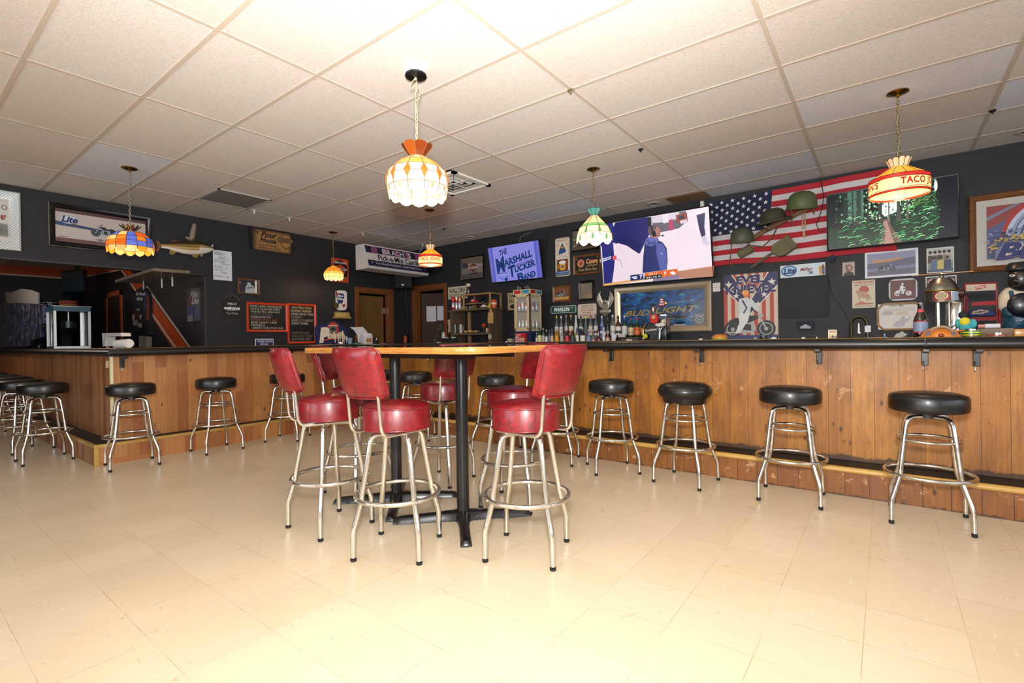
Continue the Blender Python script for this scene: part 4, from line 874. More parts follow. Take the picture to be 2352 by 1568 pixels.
A.poly([(.68, .22), (.8, .12), (.93, .22), (.93, .62), (.8, .86), (.68, .62)], '5a3a1e').poly([(.7, .24), (.8, .16), (.91, .24), (.91, .6), (.8, .8), (.7, .6)], 'a07845').rect(.61, .3, .98, .52, INK).rect(.625, .33, .965, .49, '8a6238').text('HARLEY', .66, .35, .93, .46, INK, .02)
A.mb.build('lettering', MATTE, pk, 0)
# orange genuine sign behind the small lamp
def d(A):
    A.ell(.5, .5, .44, .44, '171414'); A.rect(.08, .3, .92, .72, '171414'); A.text('GENUINE', .14, .13, .88, .22, 'e8e2d8', .02); A.poly([(.25, .34), (.5, .24), (.78, .34), (.78, .6), (.5, .74), (.25, .6)], 'c2451c'); A.rect(.12, .4, .9, .5, 'b9b4b0'); A.text('MOTOR', .3, .42, .75, .48, '2a2a2a', .02); A.text('CYCLES', .35, .78, .8, .84, 'd8d0c4', .02)
panel('metal_sign', 'orange metal sign behind the small cream and amber lamp', 'sign', 'A', (761, 591), (800, 597), (762, 646), 'cf4a22', d, .008, corner=.02)
# beer can tin sign on a stepped base
ct = thing('can_shaped_sign', 'large beer can shaped tin sign on a tan trophy base', 'sign', WA(783, 732, -7.53))
def WAp(px, py, dx): return WA(px, py, -7.56+dx)
m = MB('dcdcd8'); m.prism([WAp(*p, .01) for p in [(770, 669), (774, 667), (789, 668), (793, 672), (793, 707), (789, 712), (776, 713), (771, 708)]], (.05, 0, 0)); m.build('can', GLOSS, ct, 0)
A = Art(WAp(770, 667, .061), (0, 1, 0), (0, 0, -1), .2, (WAp(770, 667, .061)-WAp(770, 713, .061)).z)
A.pp([(772, 677), (777, 673), (788, 674), (791, 679), (789, 688), (785, 700), (782, 694), (778, 700), (774, 688)], '1c2f66').pp([(770, 671), (773, 669), (776, 676), (773, 680)], 'a81e2c').pp([(786, 700), (793, 697), (793, 704), (788, 706)], 'a81e2c').ptext('Blue', (775, 676), (788, 677), (775, 681), 'dfe3ea', .03, .2).ptext('Ribbon', (773, 682), (791, 684), (773, 688), 'dfe3ea', .03, .2); A.mb.build('label_print', PRINT, ct, 0)
MB('a88a50').prism([WAp(*p, .0) for p in [(768, 716), (795, 718), (797, 727), (801, 732), (763, 731), (767, 725)]], (.09, 0, 0)).build('trophy_base', MATTE, ct, 0); MB('c2a468').prism([WAp(*p, .09) for p in [(771, 719), (793, 720), (794, 728), (770, 727)]], (.006, 0, 0)).build('nameplate', MATTE, ct, 0)
MB('b09a4a').lathe([(.001, 0), (.05, 0), (.05, .012), (.001, .012)], WAp(771, 701, .07), 20, ax=Matrix.Rotation(radians(90), 3, 'Y')).build('gold_medal', METAL, ct)
# candy sign, a lit display header hanging from the ceiling by chains
cs = thing('candy_sign', 'striped candy display sign hung from the ceiling by chains', 'sign', WA(900, 620, -6.9))
XS = -6.75; a1 = WA(835, 559, XS); a2 = WA(990, 580, XS-.05); b1 = WA(844, 612, XS+.12); b2 = WA(985, 628, XS+.12)
y0, y1 = a1.y, b2.y; zt, zb_ = a1.z, b1.z; xt = XS; xb = XS+.12; xk = XS-.22
m = MB('c9c7c4'); m.prism([(xt, y0, zt), (xb, y0, zb_), (xb-.02, y0, zb_-.02), (xk, y0, zb_-.02), (xk, y0, zt)], (0, y1-y0, 0)); m.build('sign_box', MATTE, cs, 0, bev=.004)
D = V((xb-xt, 0, zb_-zt)); A = Art(V((xt, y0+.01, zt))+D*.02, (0, 1, 0), D, y1-y0-.02, D.length*.96)
A.rect(0, 0, 1, 1, 'cfc8c2'); W = 11
for k in range(W): A.rect(k/W, .04, (k+1)/W, .36, ['241e3e', '86486a'][k % 2])
for k, ch in enumerate("BRACH'S"):
    if ch == "'": A.rect(.685, .1, .7, .18, 'd8cfd0'); continue
    A.text(ch, .26+k*.073-(.02 if k > 5 else 0), .1, .325+k*.073-(.02 if k > 5 else 0), .33, 'd8cfd0', .02)
A.text('Pick-a-Mix Candies', .17, .4, .93, .66, '1c1c30', .02); A.rect(0, .69, 1, .96, '262042'); A.text("From Brach's Candyland - Really Fresh Candy", .12, .74, .88, .9, 'c9c2cc', .005); A.text('*', .05, .76, .075, .86, 'c9c2cc', .03); A.text('*', .93, .76, .955, .86, 'c9c2cc', .03)
A.mb.build('face_print', PRINT, cs, 0)
for px, py in ((833, 537), (970, 563)):
    c = HZ(px, py, CZ); y = min(max(c.y, y0+.1), y1-.08); MB().tube([(c.x, c.y, CZ-.04), (xt-.05, y, zt)], .003, 5).build('hanging_chain', STEEL, cs)
# speaker in the corner
sp = thing('wall_speaker', 'black loudspeaker mounted in the corner between the two doors', 'speaker', (-7.2, 6.2, 2.1))
c = V((-7.22, 6.18, 2.31)); R45 = Matrix.Rotation(radians(-53), 3, 'Z')   # faces the camera corner
MB().rbox(c, (.33, .26, .42), .03, 3, m=Matrix.Rotation(radians(37), 3, 'Z')).build('cabinet', BLACKP, sp)
MB().rbox(c+V((.6, -.8, 0))*.131, (.29, .012, .38), .01, 2, m=Matrix.Rotation(radians(37), 3, 'Z')).build('grille', flat('speaker_cloth', '1c1c1e', .9), sp)
MB('9a9a9a').rbox(c+V((.6, -.8, 0))*.14+V((0, 0, -.14)), (.05, .008, .035), .004, 1, m=Matrix.Rotation(radians(37), 3, 'Z')).build('badge', METAL, sp)
MB().tube([c+V((.05, 0, -.2)), c+V((.06, -.02, -.35)), c+V((.02, -.02, -.45))], .003, 5).build('cable', flat('red_cable', '5a2418', .6), sp)
MB().box(-7.56, 6.38, 2.28, -7.3, 6.42, 2.34).build('wall_bracket', BLACKM, sp, 0)
# papers on door 2
dv = V((cos(radians(36)), sin(radians(36)), 0)); dn = V((sin(radians(36)), -cos(radians(36)), 0)); dO = V((D2a+.02, WBY+.14, 0))
for k, (u, z0, z1, lb) in enumerate([(.10, 1.50, 1.80, 'left white paper list taped to the dark open door'), (.31, 1.52, 1.80, 'right white paper list taped to the dark open door')]):
    A = Art(dO+dv*u+dn*.024+V((0, 0, z1+.0)), dv, (0, 0, -1), .19, z1-z0); A.mb.C('c9ccd0').add([A.at(0, 0), A.at(0, 1), A.at(1, 1), A.at(1, 0)], [(0, 1, 2, 3)]).add([A.at(0, 0, -.003), A.at(0, 1, -.003), A.at(1, 1, -.003), A.at(1, 0, -.003)], [(0, 1, 2, 3)]); scribble(A, .08, .05, .9, .95, 12 if k == 0 else 5, '8a8d94', .003, k)
    tag(A.mb.build('paper_list', PRINT, smooth=0), lb, 'paper', 'paper lists on the door')
# inside the back room: poster, jersey, hanging shelf, small television, door
panel_y = OY+.02
def side_panel(name, label, cat, tl, tr, bl, base, draw, thick=.01, mat=None):
    pt, pr_, pb = (WB(*q, panel_y-thick) for q in (tl, tr, bl)); A = Art(pt, (1, 0, 0), (0, 0, -1), pr_.x-pt.x, pt.z-pb.z)
    A.mb.C(base); p = [A.at(0, 0), A.at(0, 1), A.at(1, 1), A.at(1, 0)]; A.mb.add(p+[q-A.Nn*thick*.85 for q in p], [(0, 1, 2, 3), (7, 6, 5, 4), (0, 4, 5, 1), (1, 5, 6, 2), (2, 6, 7, 3), (3, 7, 4, 0)])
    draw(A); return tag(A.mb.build(name, mat or PRINT, smooth=0), label, cat)
side_panel('wall_poster', 'grey and blue beer poster inside the service opening', 'poster', (428, 664), (461, 660), (428, 740), '2a2730', lambda A: A.rect(.3, .02, .95, .5, '55504e').text('Miller', .25, .1, .85, .3, 'a8a29c', .03, .4).text('Lite', .35, .3, .85, .48, 'b9b2aa', .04, .4).rect(.05, .5, .5, .98, '3a4070').rect(.55, .5, .95, .96, '4a4a62').rect(.05, .8, .45, .98, '77787c').poly([(.1, .3), (.4, .25), (.3, .55), (.05, .5)], '5a2a2c'))
jy = OY-.03
js = thing('racing_jersey', 'dark racing jersey with sponsor patches hung on the inside wall', 'jersey', WB(322, 770, jy))
out = [(314, 664), (323, 659), (333, 661), (341, 672), (344, 700), (343, 735), (347, 768), (335, 770), (332, 740), (318, 772), (306, 770), (302, 755), (305, 720), (307, 690), (309, 670)]
MB('15161f').prism([WB(*p, jy) for p in out], (0, .05, 0)).build('cloth', MATTE, js, 0)
A = Art(WB(302, 659, jy-.002), (1, 0, 0), (0, 0, -1), 1, 1)
A.pp([(338, 672), (342, 685), (342, 735), (336, 735), (337, 700)], '8a2f1c').pp([(333, 668), (337, 672), (334, 720), (330, 700)], '2c3560').pp([(305, 715), (316, 712), (322, 735), (304, 748)], '4a1018').ptext('St Pauls', (312, 671), (334, 671), (312, 678), 'c8c8cc', .02, .3).ptext('PDQ', (314, 683), (328, 683), (314, 691), 'c9c9cc', .04, .2).pp([(304, 722), (310, 722), (309, 735), (304, 736)], 'a9aab0').pp([(314, 708), (322, 708), (321, 713), (314, 713)], '8a9a8c').pp([(306, 735), (318, 736), (316, 748), (306, 746)], '9a9aa4').pp([(318, 742), (326, 742), (326, 752), (318, 751)], 'aaaab2').pp([(320, 725), (326, 722), (324, 735)], 'b0b0b8')
A.mb.build('patches', MATTE, js, 0)
dx0, dx1 = WB(245, 680, OY+.02).x, WB(281, 680, OY+.02).x; dz = 2.15
struct(MB().box(dx0, OY-.0, 0, dx0+.09, OY+.02, dz).box(dx1-.09, OY-.0, 0, dx1, OY+.02, dz).box(dx0, OY-.0, dz-.09, dx1, OY+.02, dz).build('trim_13', flat('orange_casing', 'a8501e', .5), smooth=0)); struct(MB().box(dx0+.09, OY+.008, .01, dx1-.09, OY+.018, dz-.09).build('door_3', DARKW, smooth=0))
ov = thing('hanging_shelf', 'weathered board shelf hung on metal rods inside the service opening', 'shelf', (-8.8, 2.3, 2.03))
P = [HZ(264, 649, 2.03), HZ(356, 624, 2.03), HZ(432, 632, 2.03), HZ(385, 640, 2.03), HZ(330, 655, 2.03)]
P = [HZ(*q, 2.0) for q in [(264, 649), (350, 622), (436, 628), (432, 636), (385, 641), (345, 651)]]
MB().prism(P, (0, 0, .035)).build('board', simple_wood('weathered_board', '5a5044', '7a6c5a', .8, (2, 10, 10)), ov, 0)
for q in (HZ(330, 645, 2.0), HZ(372, 640, 2.0), HZ(396, 636, 2.0)): MB().tube([(q.x, q.y, 1.88), (q.x, q.y, 2.0)], .011, 6).build('rod', STEEL, ov)
tv = thing('small_television', 'small dark television hanging in the back room left of the service opening', 'television', (-9.6, 1.9, 1.9))
q = CAM+ray(170, 647)*(9.2); MB().rbox(q, (.62, .06, .44), .02, 2, m=Matrix.Rotation(radians(20), 3, 'Z')).build('casing', BLACKP, tv); MB('20303c').rbox(q+V((.012, -.034, 0)), (.55, .008, .36), .002, 1, m=Matrix.Rotation(radians(20), 3, 'Z')).build('screen', GLOSS, tv); MB().box(q.x-.03, q.y+.02, q.z+.2, q.x+.03, q.y+.08, CZ).build('ceiling_mount', BLACKM, tv, 0)
# ================================================================== back wall
panel('wall_sign', 'cream wall drug sign partly behind the stacked cans', 'sign', 'B', (1029, 660), (1074, 655), (1029, 688), 'cbbfa8', lambda A: A.text('WALL DRUG', .06, .14, .98, .5, '2c2118', .02).text('OF SOUTH DAKOTA', .06, .6, .98, .84, '2c2118', .01), .008, corner=.02)
def d(A):
    A.rect(0, .0, 1, .3, '6a5a4e'); A.poly([(0, .2), (1, .38), (1, .5), (0, .36)], '9a9088'); A.rect(0, .45, 1, .75, '7d746c'); A.poly([(.02, .2), (.3, .26), (.3, .5), (.02, .45)], '3a3242'); A.rect(0, .75, 1, 1, '55504c')
    A.poly([(.35, .4), (.53, .3), (.72, .4), (.72, .55), (.53, .7), (.35, .55)], '1e1a1a'); A.poly([(.38, .42), (.53, .34), (.69, .42), (.69, .54), (.53, .66), (.38, .54)], '9a3a20'); A.rect(.3, .44, .76, .54, 'b8b2ac'); A.text('MOTOR', .36, .46, .7, .52, '2a2a2a', .02); A.text('Cafe', .35, .68, .75, .8, '2e2a28', .03, .3)
panel('framed_mirror', 'framed mirror with orange motorcycle shield left of the small television', 'picture', 'B', (1059, 592), (1111, 584), (1060, 645), '7d746c', d, frame=(.02, .02, BLACKF))
# televisions
def tvset(label, tl, tr, bl, gap, gapb, draw, nm='television', mt=None):
    t = panel(nm, label, 'television', 'B', tl, tr, bl, '101012', draw, thick=.045, frame=(.014, .01, BLACKP), mat=mt or SCREEN, gap=gap, gapb=gapb)
    bb = t.children[0]; c = t.location; MB().box(c.x-.25, 6.5-min(gap, gapb)+.004, c.z+.05, c.x+.25, 6.5, c.z+.3).build('wall_mount', BLACKM, t, 0); return t
def d(A):
    A.rect(0, 0, 1, 1, '8484d8')
    for u0, u1, c in ((0, .05, '6a6ccc'), (.05, .09, '5a62b8'), (.91, .95, '5a62b8'), (.95, 1, '6a6ccc'), (.09, .91, '8a88de')): A.rect(u0, 0, u1, 1, c)
    bl = '14366a'; sl = -.34
    def wp(u0, v0): return lambda u, v, x, y: (u, v+(u-u0)*sl)
    A.text('THE', .22, .12, .38, .28, bl, .03, 0, wp(.22, 0)); A.text('M', .13, .34, .3, .78, bl, .04, 0, wp(.13, 0)); A.text('ARSHALL', .29, .4, .86, .6, bl, .04, 0, wp(.29, 0))
    A.text('T', .36, .60, .5, .93, bl, .04, 0, wp(.36, 0)); A.text('UCKER', .49, .63, .9, .8, bl, .04, 0, wp(.49, 0)); A.text('B', .53, .84, .65, 1.06, bl, .04, 0, wp(.5, 0)); A.text('AND', .64, .87, .88, 1.04, bl, .04, 0, wp(.63, 0))
    for a, b, v in ((.36, .86, .66), (.36, .86, .69), (.52, .9, .83), (.66, .9, 1.08)): A.line([(a, v+(a-.29)*sl), (b, v+(b-.29)*sl)], .006, bl)
    A.ell(.25, .84, .09, .1, '3a62a8', ring=.012); A.line([(.13, .82), (.36, .81)], .005, 'b8c8e8'); A.ell(.3, .95, .03, .05, bl)
tvset('small television showing blue band logo lettering on a lavender screen', (1119, 568.5), (1238, 550), (1127, 651), .16, .05, d)
def d(A):
    A.rect(0, 0, 1, 1, 'fbe9f3')
    A.pp([(1380, 530), (1400, 518), (1420, 520), (1418, 560), (1414, 590), (1410, 620), (1405, 655), (1388, 657)], '2a2a7a').pp([(1373, 515), (1408, 511), (1410, 560), (1400, 600), (1378, 560)], '30307e').pp([(1408, 557), (1500, 585), (1480, 620), (1440, 648), (1407, 654), (1412, 600)], 'f6e2ee')
    A.pp([(1413, 511), (1482, 499), (1496, 498), (1496, 530), (1480, 560), (1470, 582), (1440, 560), (1410, 555), (1408, 525)], '23236c').pp([(1420, 540), (1450, 545), (1470, 560), (1468, 583), (1440, 564), (1412, 556)], '1c1c60').pp([(1487, 499), (1496, 498), (1497, 533), (1489, 532)], '1a1a30')
    A.pp([(1378, 596), (1404, 588), (1404, 590), (1378, 599)], 'e8e6f6').pp([(1379, 600), (1404, 592), (1404, 594), (1379, 603)], 'e8e6f6')
    A.pl([(1408, 590), (1425, 598), (1430, 614)], .012, 'c9a8bc').pp([(1407, 588), (1416, 586), (1416, 596), (1408, 597)], 'e85a6a')
    A.pp([(1498, 497), (1575, 484), (1580, 506), (1560, 524), (1510, 535), (1500, 532)], '6a6470').pp([(1498, 497), (1560, 486), (1562, 500), (1530, 510), (1500, 512)], 'e6d8e4').pp([(1520, 492), (1535, 489), (1537, 510), (1524, 513)], 'f2ecf4').pp([(1536, 505), (1546, 503), (1547, 528), (1537, 530)], 'c23a6a').pp([(1552, 494), (1578, 488), (1580, 508), (1556, 514)], '9a4038').pp([(1558, 497), (1572, 494), (1573, 501), (1560, 504)], '2c2c36').pp([(1562, 507), (1578, 503), (1578, 511), (1564, 514)], 'e8d8e0')
    A.pp([(1600, 494), (1620, 488), (1618, 520), (1621, 540), (1612, 545), (1606, 525)], '16164a').pp([(1612, 544), (1620, 540), (1630, 560), (1626, 564), (1614, 560)], 'dcd0e0')
    A.pp([(1385, 658), (1640, 618), (1640, 610), (1560, 622), (1500, 634), (1386, 652)], 'e8b070').pp([(1545, 625), (1640, 611), (1640, 635), (1546, 640)], 'c08468').pp([(1500, 640), (1560, 630), (1560, 640), (1500, 646)], '8a80a0')
    # coach with headset
    A.pp([(1481, 558), (1478, 590), (1476, 627), (1532, 619), (1534, 600), (1532, 570), (1522, 556), (1508, 550), (1492, 548)], '26306e').pp([(1508, 558), (1522, 560), (1530, 575), (1533, 618), (1518, 622), (1512, 600), (1508, 580)], '5a62ae').pp([(1480, 556), (1488, 545), (1502, 541), (1514, 549), (1510, 558), (1496, 566), (1484, 562)], '6a70b8').pp([(1484, 550), (1496, 556), (1508, 552), (1504, 561), (1490, 562)], '4a5098')
    A.pp([(1490, 524), (1496, 518), (1508, 518), (1515, 524), (1518, 534), (1515, 544), (1506, 548), (1494, 543), (1489, 534)], 'b87a72').pp([(1488, 532), (1490, 521), (1498, 516), (1508, 517), (1508, 524), (1502, 530), (1498, 540), (1492, 540)], '6a5660').pl([(1495, 518), (1500, 530), (1504, 540)], .022, '26262e').pp([(1497, 532), (1506, 530), (1508, 542), (1500, 544)], '15151c').pl([(1506, 540), (1524, 541)], .007, '2a2a30').pp([(1521, 539), (1525, 539), (1525, 543), (1521, 543)], '1a1a1a').ell(*A.loc(1520, 582), .01, .016, 'b8bce0', ring=.006)
    # score bar
    A.pp([(1448, 632), (1478, 628), (1479, 641), (1449, 645)], '1a2a6e').ptext('7', (1470, 631), (1476, 630), (1470, 640), 'ffffff', .04).pp([(1450, 636), (1464, 633), (1464, 640), (1458, 641)], 'd8dce8')
    A.pp([(1481, 627), (1520, 621), (1520, 629), (1481, 635)], 'e8702a').ptext('4TH & 6', (1491, 628), (1510, 625), (1491, 632), 'ffe8d8', .02).pp([(1481, 635), (1520, 629), (1521, 637), (1481, 642)], '17151c').ptext('2ND | 1:42  26', (1485, 636.5), (1518, 631.5), (1485, 641), 'ffffff', .02)
    A.pp([(1520, 621), (1557, 617), (1558, 630), (1521, 637)], 'ee6a20').ptext('7', (1526, 624), (1531, 623), (1526, 633), 'ffffff', .04).pp([(1539, 626), (1546, 622), (1554, 627), (1549, 631), (1542, 629)], 'f4f0ee')
    A.ptext('CBS SPORTS', (1588, 489), (1622, 483), (1588, 494), 'ffffff', .02)
tvset('largest television showing a football coach in a headset', (1373, 515), (1630.5, 478), (1385, 658), .22, .08, d)
def d(A):
    A.rect(0, 0, 1, 1, '0b1214'); q = random.Random(21); A.E = .00015; A.cyc = 1; A.base = A.k+1
    A.poly([(.28, .0), (.72, .0), (.66, .5), (.5, .62), (.36, .58), (.3, .3)], 'cfe0d0'); A.poly([(.4, 0), (.62, 0), (.58, .45), (.48, .55), (.42, .4)], 'e3eee2'); A.poly([(.14, .0), (.3, .0), (.3, .5), (.16, .6)], '3d5a50')
    for _ in range(420):
        u = q.uniform(.05, .86); v = q.uniform(.0, .55); c = q.choice(['1c3a26', '2c5a34', '3f6a48', '5f8a6a', '16281e', '0f1f18', '24483a'] if not .3 < u < .7 else ['8fb39a', 'b9d0bc', '5f8f60', 'a8c8a8', '3f6a40']); r = q.uniform(.004, .012); A.poly([(u, v-r*2), (u+r, v), (u, v+r*2), (u-r, v)], c)
    A.poly([(0, .62), (.4, .58), (.5, .5), (.85, .3), (.88, 1), (0, 1)], '14281c'); A.poly([(.44, .58), (.5, .56), (.52, .72), (.6, 1), (.42, 1), (.46, .75)], '5a4038')
    A.poly([(.45, .6), (.485, .6), (.5, .72), (.54, 1), (.46, 1), (.475, .75)], '8a6a60')
    for _ in range(360):
        u = q.uniform(.06, .88); v = q.uniform(.42+.2*(abs(u-.5) < .1), 1); L = q.uniform(.02, .06); a = q.uniform(-.9, .5); c = q.choice(['1f5a33', '2f8a4c', '3fae62', '7fcf8a', '184026', 'a8d8a0', '256b40']) if q.random() < .8 else '0d1f14'
        if .43 < u < .53 and v > .58: continue
        A.line([(u, v), (u+L*.5, v-L*.6*cos(a)), (u+L, v-L*.2+L*a*.4)], .004, c)
    for _ in range(24): u = q.uniform(.7, .88); A.line([(u, q.uniform(.15, .4)), (u-.06, q.uniform(.2, .45)), (u-.12, q.uniform(.3, .5))], .005, q.choice(['3a5a2c', '5a7a3c', '2a4420']))
    for u, w_, c in ((.09, .02, '121a18'), (.15, .035, '1a2424'), (.26, .035, '2a302c'), (.335, .012, '232a26'), (.43, .03, '2c2e2a'), (.575, .022, '3c3c34'), (.5, .008, '5a5f52'), (.64, .01, '4a5044'), (.21, .01, '1c2622')): A.poly([(u-w_/2, 0), (u+w_/2, 0), (u+w_*.6, .5), (u+w_, .62), (u-w_, .62), (u-w_*.6, .5)], c)
    A.poly([(.9, .0), (1, 0), (1, 1), (.86, 1), (.88, .5)], '0a0c18')
    A.ell(.85, .12, .012, .09, 'bcd0d8')
tvset('wide television showing a green forest path, right of the flag', (1898, 447), (2203, 398.5), (1898, 577), .09, .09, d, mt=SCREEN2)
# tin signs and frames
def d(A):
    A.rect(.03, .015, .97, .985, 'b09a7a'); A.rect(.06, .03, .94, .97, 'd8ccbc'); A.text('PABST BLUE', .14, .05, .88, .085, '7a2a22', .02); A.poly([(.32, .28), (.5, .14), (.68, .28), (.75, .36), (.25, .36)], '1f3f6a'); A.ell(.5, .25, .1, .035, 'c98a3a'); A.poly([(.3, .3), (.7, .3), (.76, .42), (.24, .42)], '2a4f86'); A.rect(.14, .15, .24, .21, 'd8a84a'); A.rect(.76, .15, .86, .21, 'd8a84a')
    A.poly([(.1, .44), (.85, .38), (.9, .48), (.14, .55)], 'e8e0d2'); A.text('LIVE IT UP LIGHT', .16, .43, .84, .46, '6a2a22', .01); A.text('TAKE IT ON TAP', .18, .48, .84, .51, '6a2a22', .01)
    A.rect(.12, .56, .88, .86, '6a3a20'); A.poly([(.3, .66), (.72, .66), (.68, .84), (.34, .84)], 'e0a020'); A.ell(.5, .64, .24, .05, 'f0e8dc'); A.ell(.5, .75, .1, .03, '3a5a9a'); A.ell(.26, .74, .1, .05, 'e0a020', ring=.012); A.rect(.06, .86, .94, .97, '1f4f86'); A.text('The quality always', .1, .875, .9, .905, 'dce4ee', .02); A.text('comes through', .16, .925, .84, .95, 'dce4ee', .02)
panel('tin_sign', 'tall narrow tin beer sign with a mug, left of the green lamp', 'sign', 'B', (1275, 548.5), (1308, 544), (1276, 636), 'cfc4b0', d, .008, corner=.03)
def d(A):
    A.rect(0, 0, 1, 1, '6a5c4c'); 
    for k in range(6): A.line([(.0, .95-k*.12), (.5, .55-k*.06), (1, .5-k*.02)], .012, ['3c342c', 'a39680', '56493c'][k % 3])
    A.rect(.6, .3, .98, .9, '4c4238')
panel('framed_print', 'brown framed print of boards half hidden by the green lamp', 'picture', 'B', (1313, 529), (1374, 520), (1313, 579), '6a5c4c', d, frame=(.02, .015, BLACKF))
def d(A):
    A.rect(0, 0, 1, 1, '15120f'); A.ell(.24, .4, .16, .27, 'a85a3c'); A.ell(.24, .4, .12, .2, 'd8b088'); A.ell(.24, .4, .09, .15, 'a04a34'); A.text('Coors', .46, .16, .94, .46, 'c0502c', .06, .2); A.text('Coors', .47, .175, .95, .475, 'e8c088', .015, .2)
    for k in range(3): A.line([(.45+.03*k, .62+.04*k), (.62, .5+.05*k), (.78, .58+.03*k), (.95, .5+.05*k)], .006, 'a08450')
    A.text('Finest Pilsner Beer', .14, .72, .93, .9, 'b89a60', .01, .2)
    for u, v in ((.06, .1), (.94, .1), (.06, .9)): A.ell(u, v, .04, .06, 'a08450', ring=.006)
panel('framed_mirror', 'wood framed black and red beer mirror left of the largest television', 'picture', 'B', (1317, 588), (1380, 578), (1318, 633), '15120f', d, frame=(.03, .02, FRAMEW), mat=PRINT)
panel('framed_photo', 'small wood framed picture of a chopper motorcycle', 'picture', 'B', (1270, 658), (1310, 654), (1271, 695), '7a4a2c', lambda A: (A.rect(0, .72, 1, .95, 'c89a5a'), moto(A, .5, .58, .5, 'x' and '2a2420', 'a8b0b0')), frame=(.03, .02, FRAMEW))
panel('framed_mirror', 'small plain mirror in a black frame above the bad checks sign', 'mirror', 'B', (1328, 646), (1365, 641), (1329, 692), '8a8072', lambda A: A.rect(.05, .03, .95, .97, 'a59a8a'), frame=(.035, .02, BLACKF), mat=MIRROR)
panel('street_sign', 'green and white WAYLON street name sign', 'sign', 'B', (1265, 704), (1323, 699), (1265, 720), 'd8dcd8', lambda A: A.rect(.02, .06, .98, .94, '12503c').text('WAYLON', .12, .22, .74, .78, 'f0f0ec', .05).text('ST', .8, .22, .88, .42, 'e0e0dc', .02), .004, corner=.02)
panel('notice_sign', 'cream notice about bad checks under the small black framed mirror', 'sign', 'B', (1327, 699), (1370, 695), (1327, 732), 'd0c2b0', lambda A: (A.ell(.5, .5, 0.001, .001, 'd0c2b0'), [A.text(s_, a, .1+k*.15, b, .19+k*.15, '8a3a2c', .015) for k, (s_, a, b) in enumerate([('WRITERS OF BAD', .2, .82), ('CHECKS WILL BE', .2, .82), ('BEATEN, STOMPED', .16, .86), ('AND STABBED', .24, .7), ('SURVIVORS WILL', .18, .84), ('BE PROSECUTED', .2, .82)])]), .004, corner=.03)
# eagle casting
eg = thing('eagle_emblem', 'silver casting of an eagle with raised wings on a shield', 'emblem', WB(1390, 726, 6.45))
ym = 6.45
body = MB('c0c0bc')
def EP(pts, th=.03, c='b9b9b4', yy=ym): body.C(c).prism([WB(*p, yy) for p in pts], (0, th, 0))
for sgn in (1, -1):
    def mx(x): return 1390+(x-1390)*sgn
    W_ = [(1390, 700), (1381, 692), (1375, 684), (1371, 676), (1372, 670), (1378, 666), (1383, 676), (1386, 688)] if 0 else [(1388, 712), (1378, 704), (1372, 694), (1370, 684), (1374, 674), (1379, 668), (1380, 668), (1379, 676), (1382, 684), (1384, 692), (1388, 698)]
    body.C('b9b9b4').prism([WB(mx(x), y, ym) for x, y in W_], (0, .03, 0))
    for k in range(7): body.C('dcdcd8').tube([WB(mx(1372+k*1.9), 690-k*1+k*k*.4, ym-.004), WB(mx(1376+k*1.2), 674+k*3.2, ym-.004)], .006, 4)
EP([(1385, 690), (1395, 690), (1397, 702), (1394, 712), (1386, 712), (1383, 702)], .045, 'a9a9a4', ym-.015); body.C('c8c8c4').ell(WB(1390, 692, ym-.01), (.03, .03, .035), 10, 8)
EP([(1377, 711), (1403, 709), (1403, 717), (1398, 720), (1390, 727), (1382, 721), (1377, 718)], .03, '8e8e8a'); EP([(1379, 713), (1401, 711), (1401, 716), (1379, 717.5)], .008, 'd0d0cc', ym-.008)
body.build('casting', METAL, eg, 0)
# big blue beer mirror
def mirror_mat():
    n = N('blue_mirror'); p = n.obj(); a = n.noise(n.scale(p, (2, 1, 3)), 2.2, 5, .65, 1.6); b = n.noise(n.scale(p, (3, 1, 6)), 3, 3, .5, .5)
    at = n.n('ShaderNodeAttribute', attribute_name='Col'); s = n.n('ShaderNodeSeparateColor'); n.l(at.outputs[0], s.inputs[0]); isbg = n.math('GREATER_THAN', s.outputs[1], .98)
    bl = n.mix(n.ramp(b, [(.55, 0.0), (.7, .6)]), n.ramp(a, [(.36, '040a18'), (.46, '07305e'), (.58, '0b5096'), (.74, '1f7ab0')]), '3aa0b8')
    n.color(n.mix(isbg, at.outputs[0], bl)); n.set(Roughness=.3, Coat_Weight=.3, Coat_Roughness=.1); return n.m
def d(A):
    G = '8a7a50'; 
    def wp(u, v, x, y): return (u, v-.0+(u-.5)*-.02)
    A.text('BUD', .06, .52, .37, .68, '2a2418', .06, .35, wp).text('BUD', .06, .52, .37, .68, 'a08c58', .015, .35, wp).text('LIGHT', .43, .47, .92, .64, '2a2418', .06, .35, wp).text('LIGHT', .43, .47, .92, .64, 'a08c58', .015, .35, wp)
    A.line([(.47, .45), (.6, .37), (.75, .33), (.9, .34)], .006, G); A.line([(.42, .7), (.52, .78), (.7, .82), (.9, .76)], .008, G); A.line([(.46, .42), (.4, .5), (.37, .6), (.41, .7)], .01, G)
    A.rect(.88, .68, 1, 1, '1c1a1c'); A.ell(.94, .86, .045, .09, '9a948c', ring=.01); A.star(.94, .86, .02, 'a8a29a'); A.rect(.89, .7, .99, .78, '6a625c'); A.rect(.65, .97, .79, 1, 'b9b4b0')
t = panel('framed_mirror', 'large blue beer mirror in a champagne frame under the largest television', 'mirror', 'B', (1412, 662), (1634, 645), (1414, 765), (1, 1, 1), d, frame=(.085, .035, CHAMP), mat=mirror_mat())
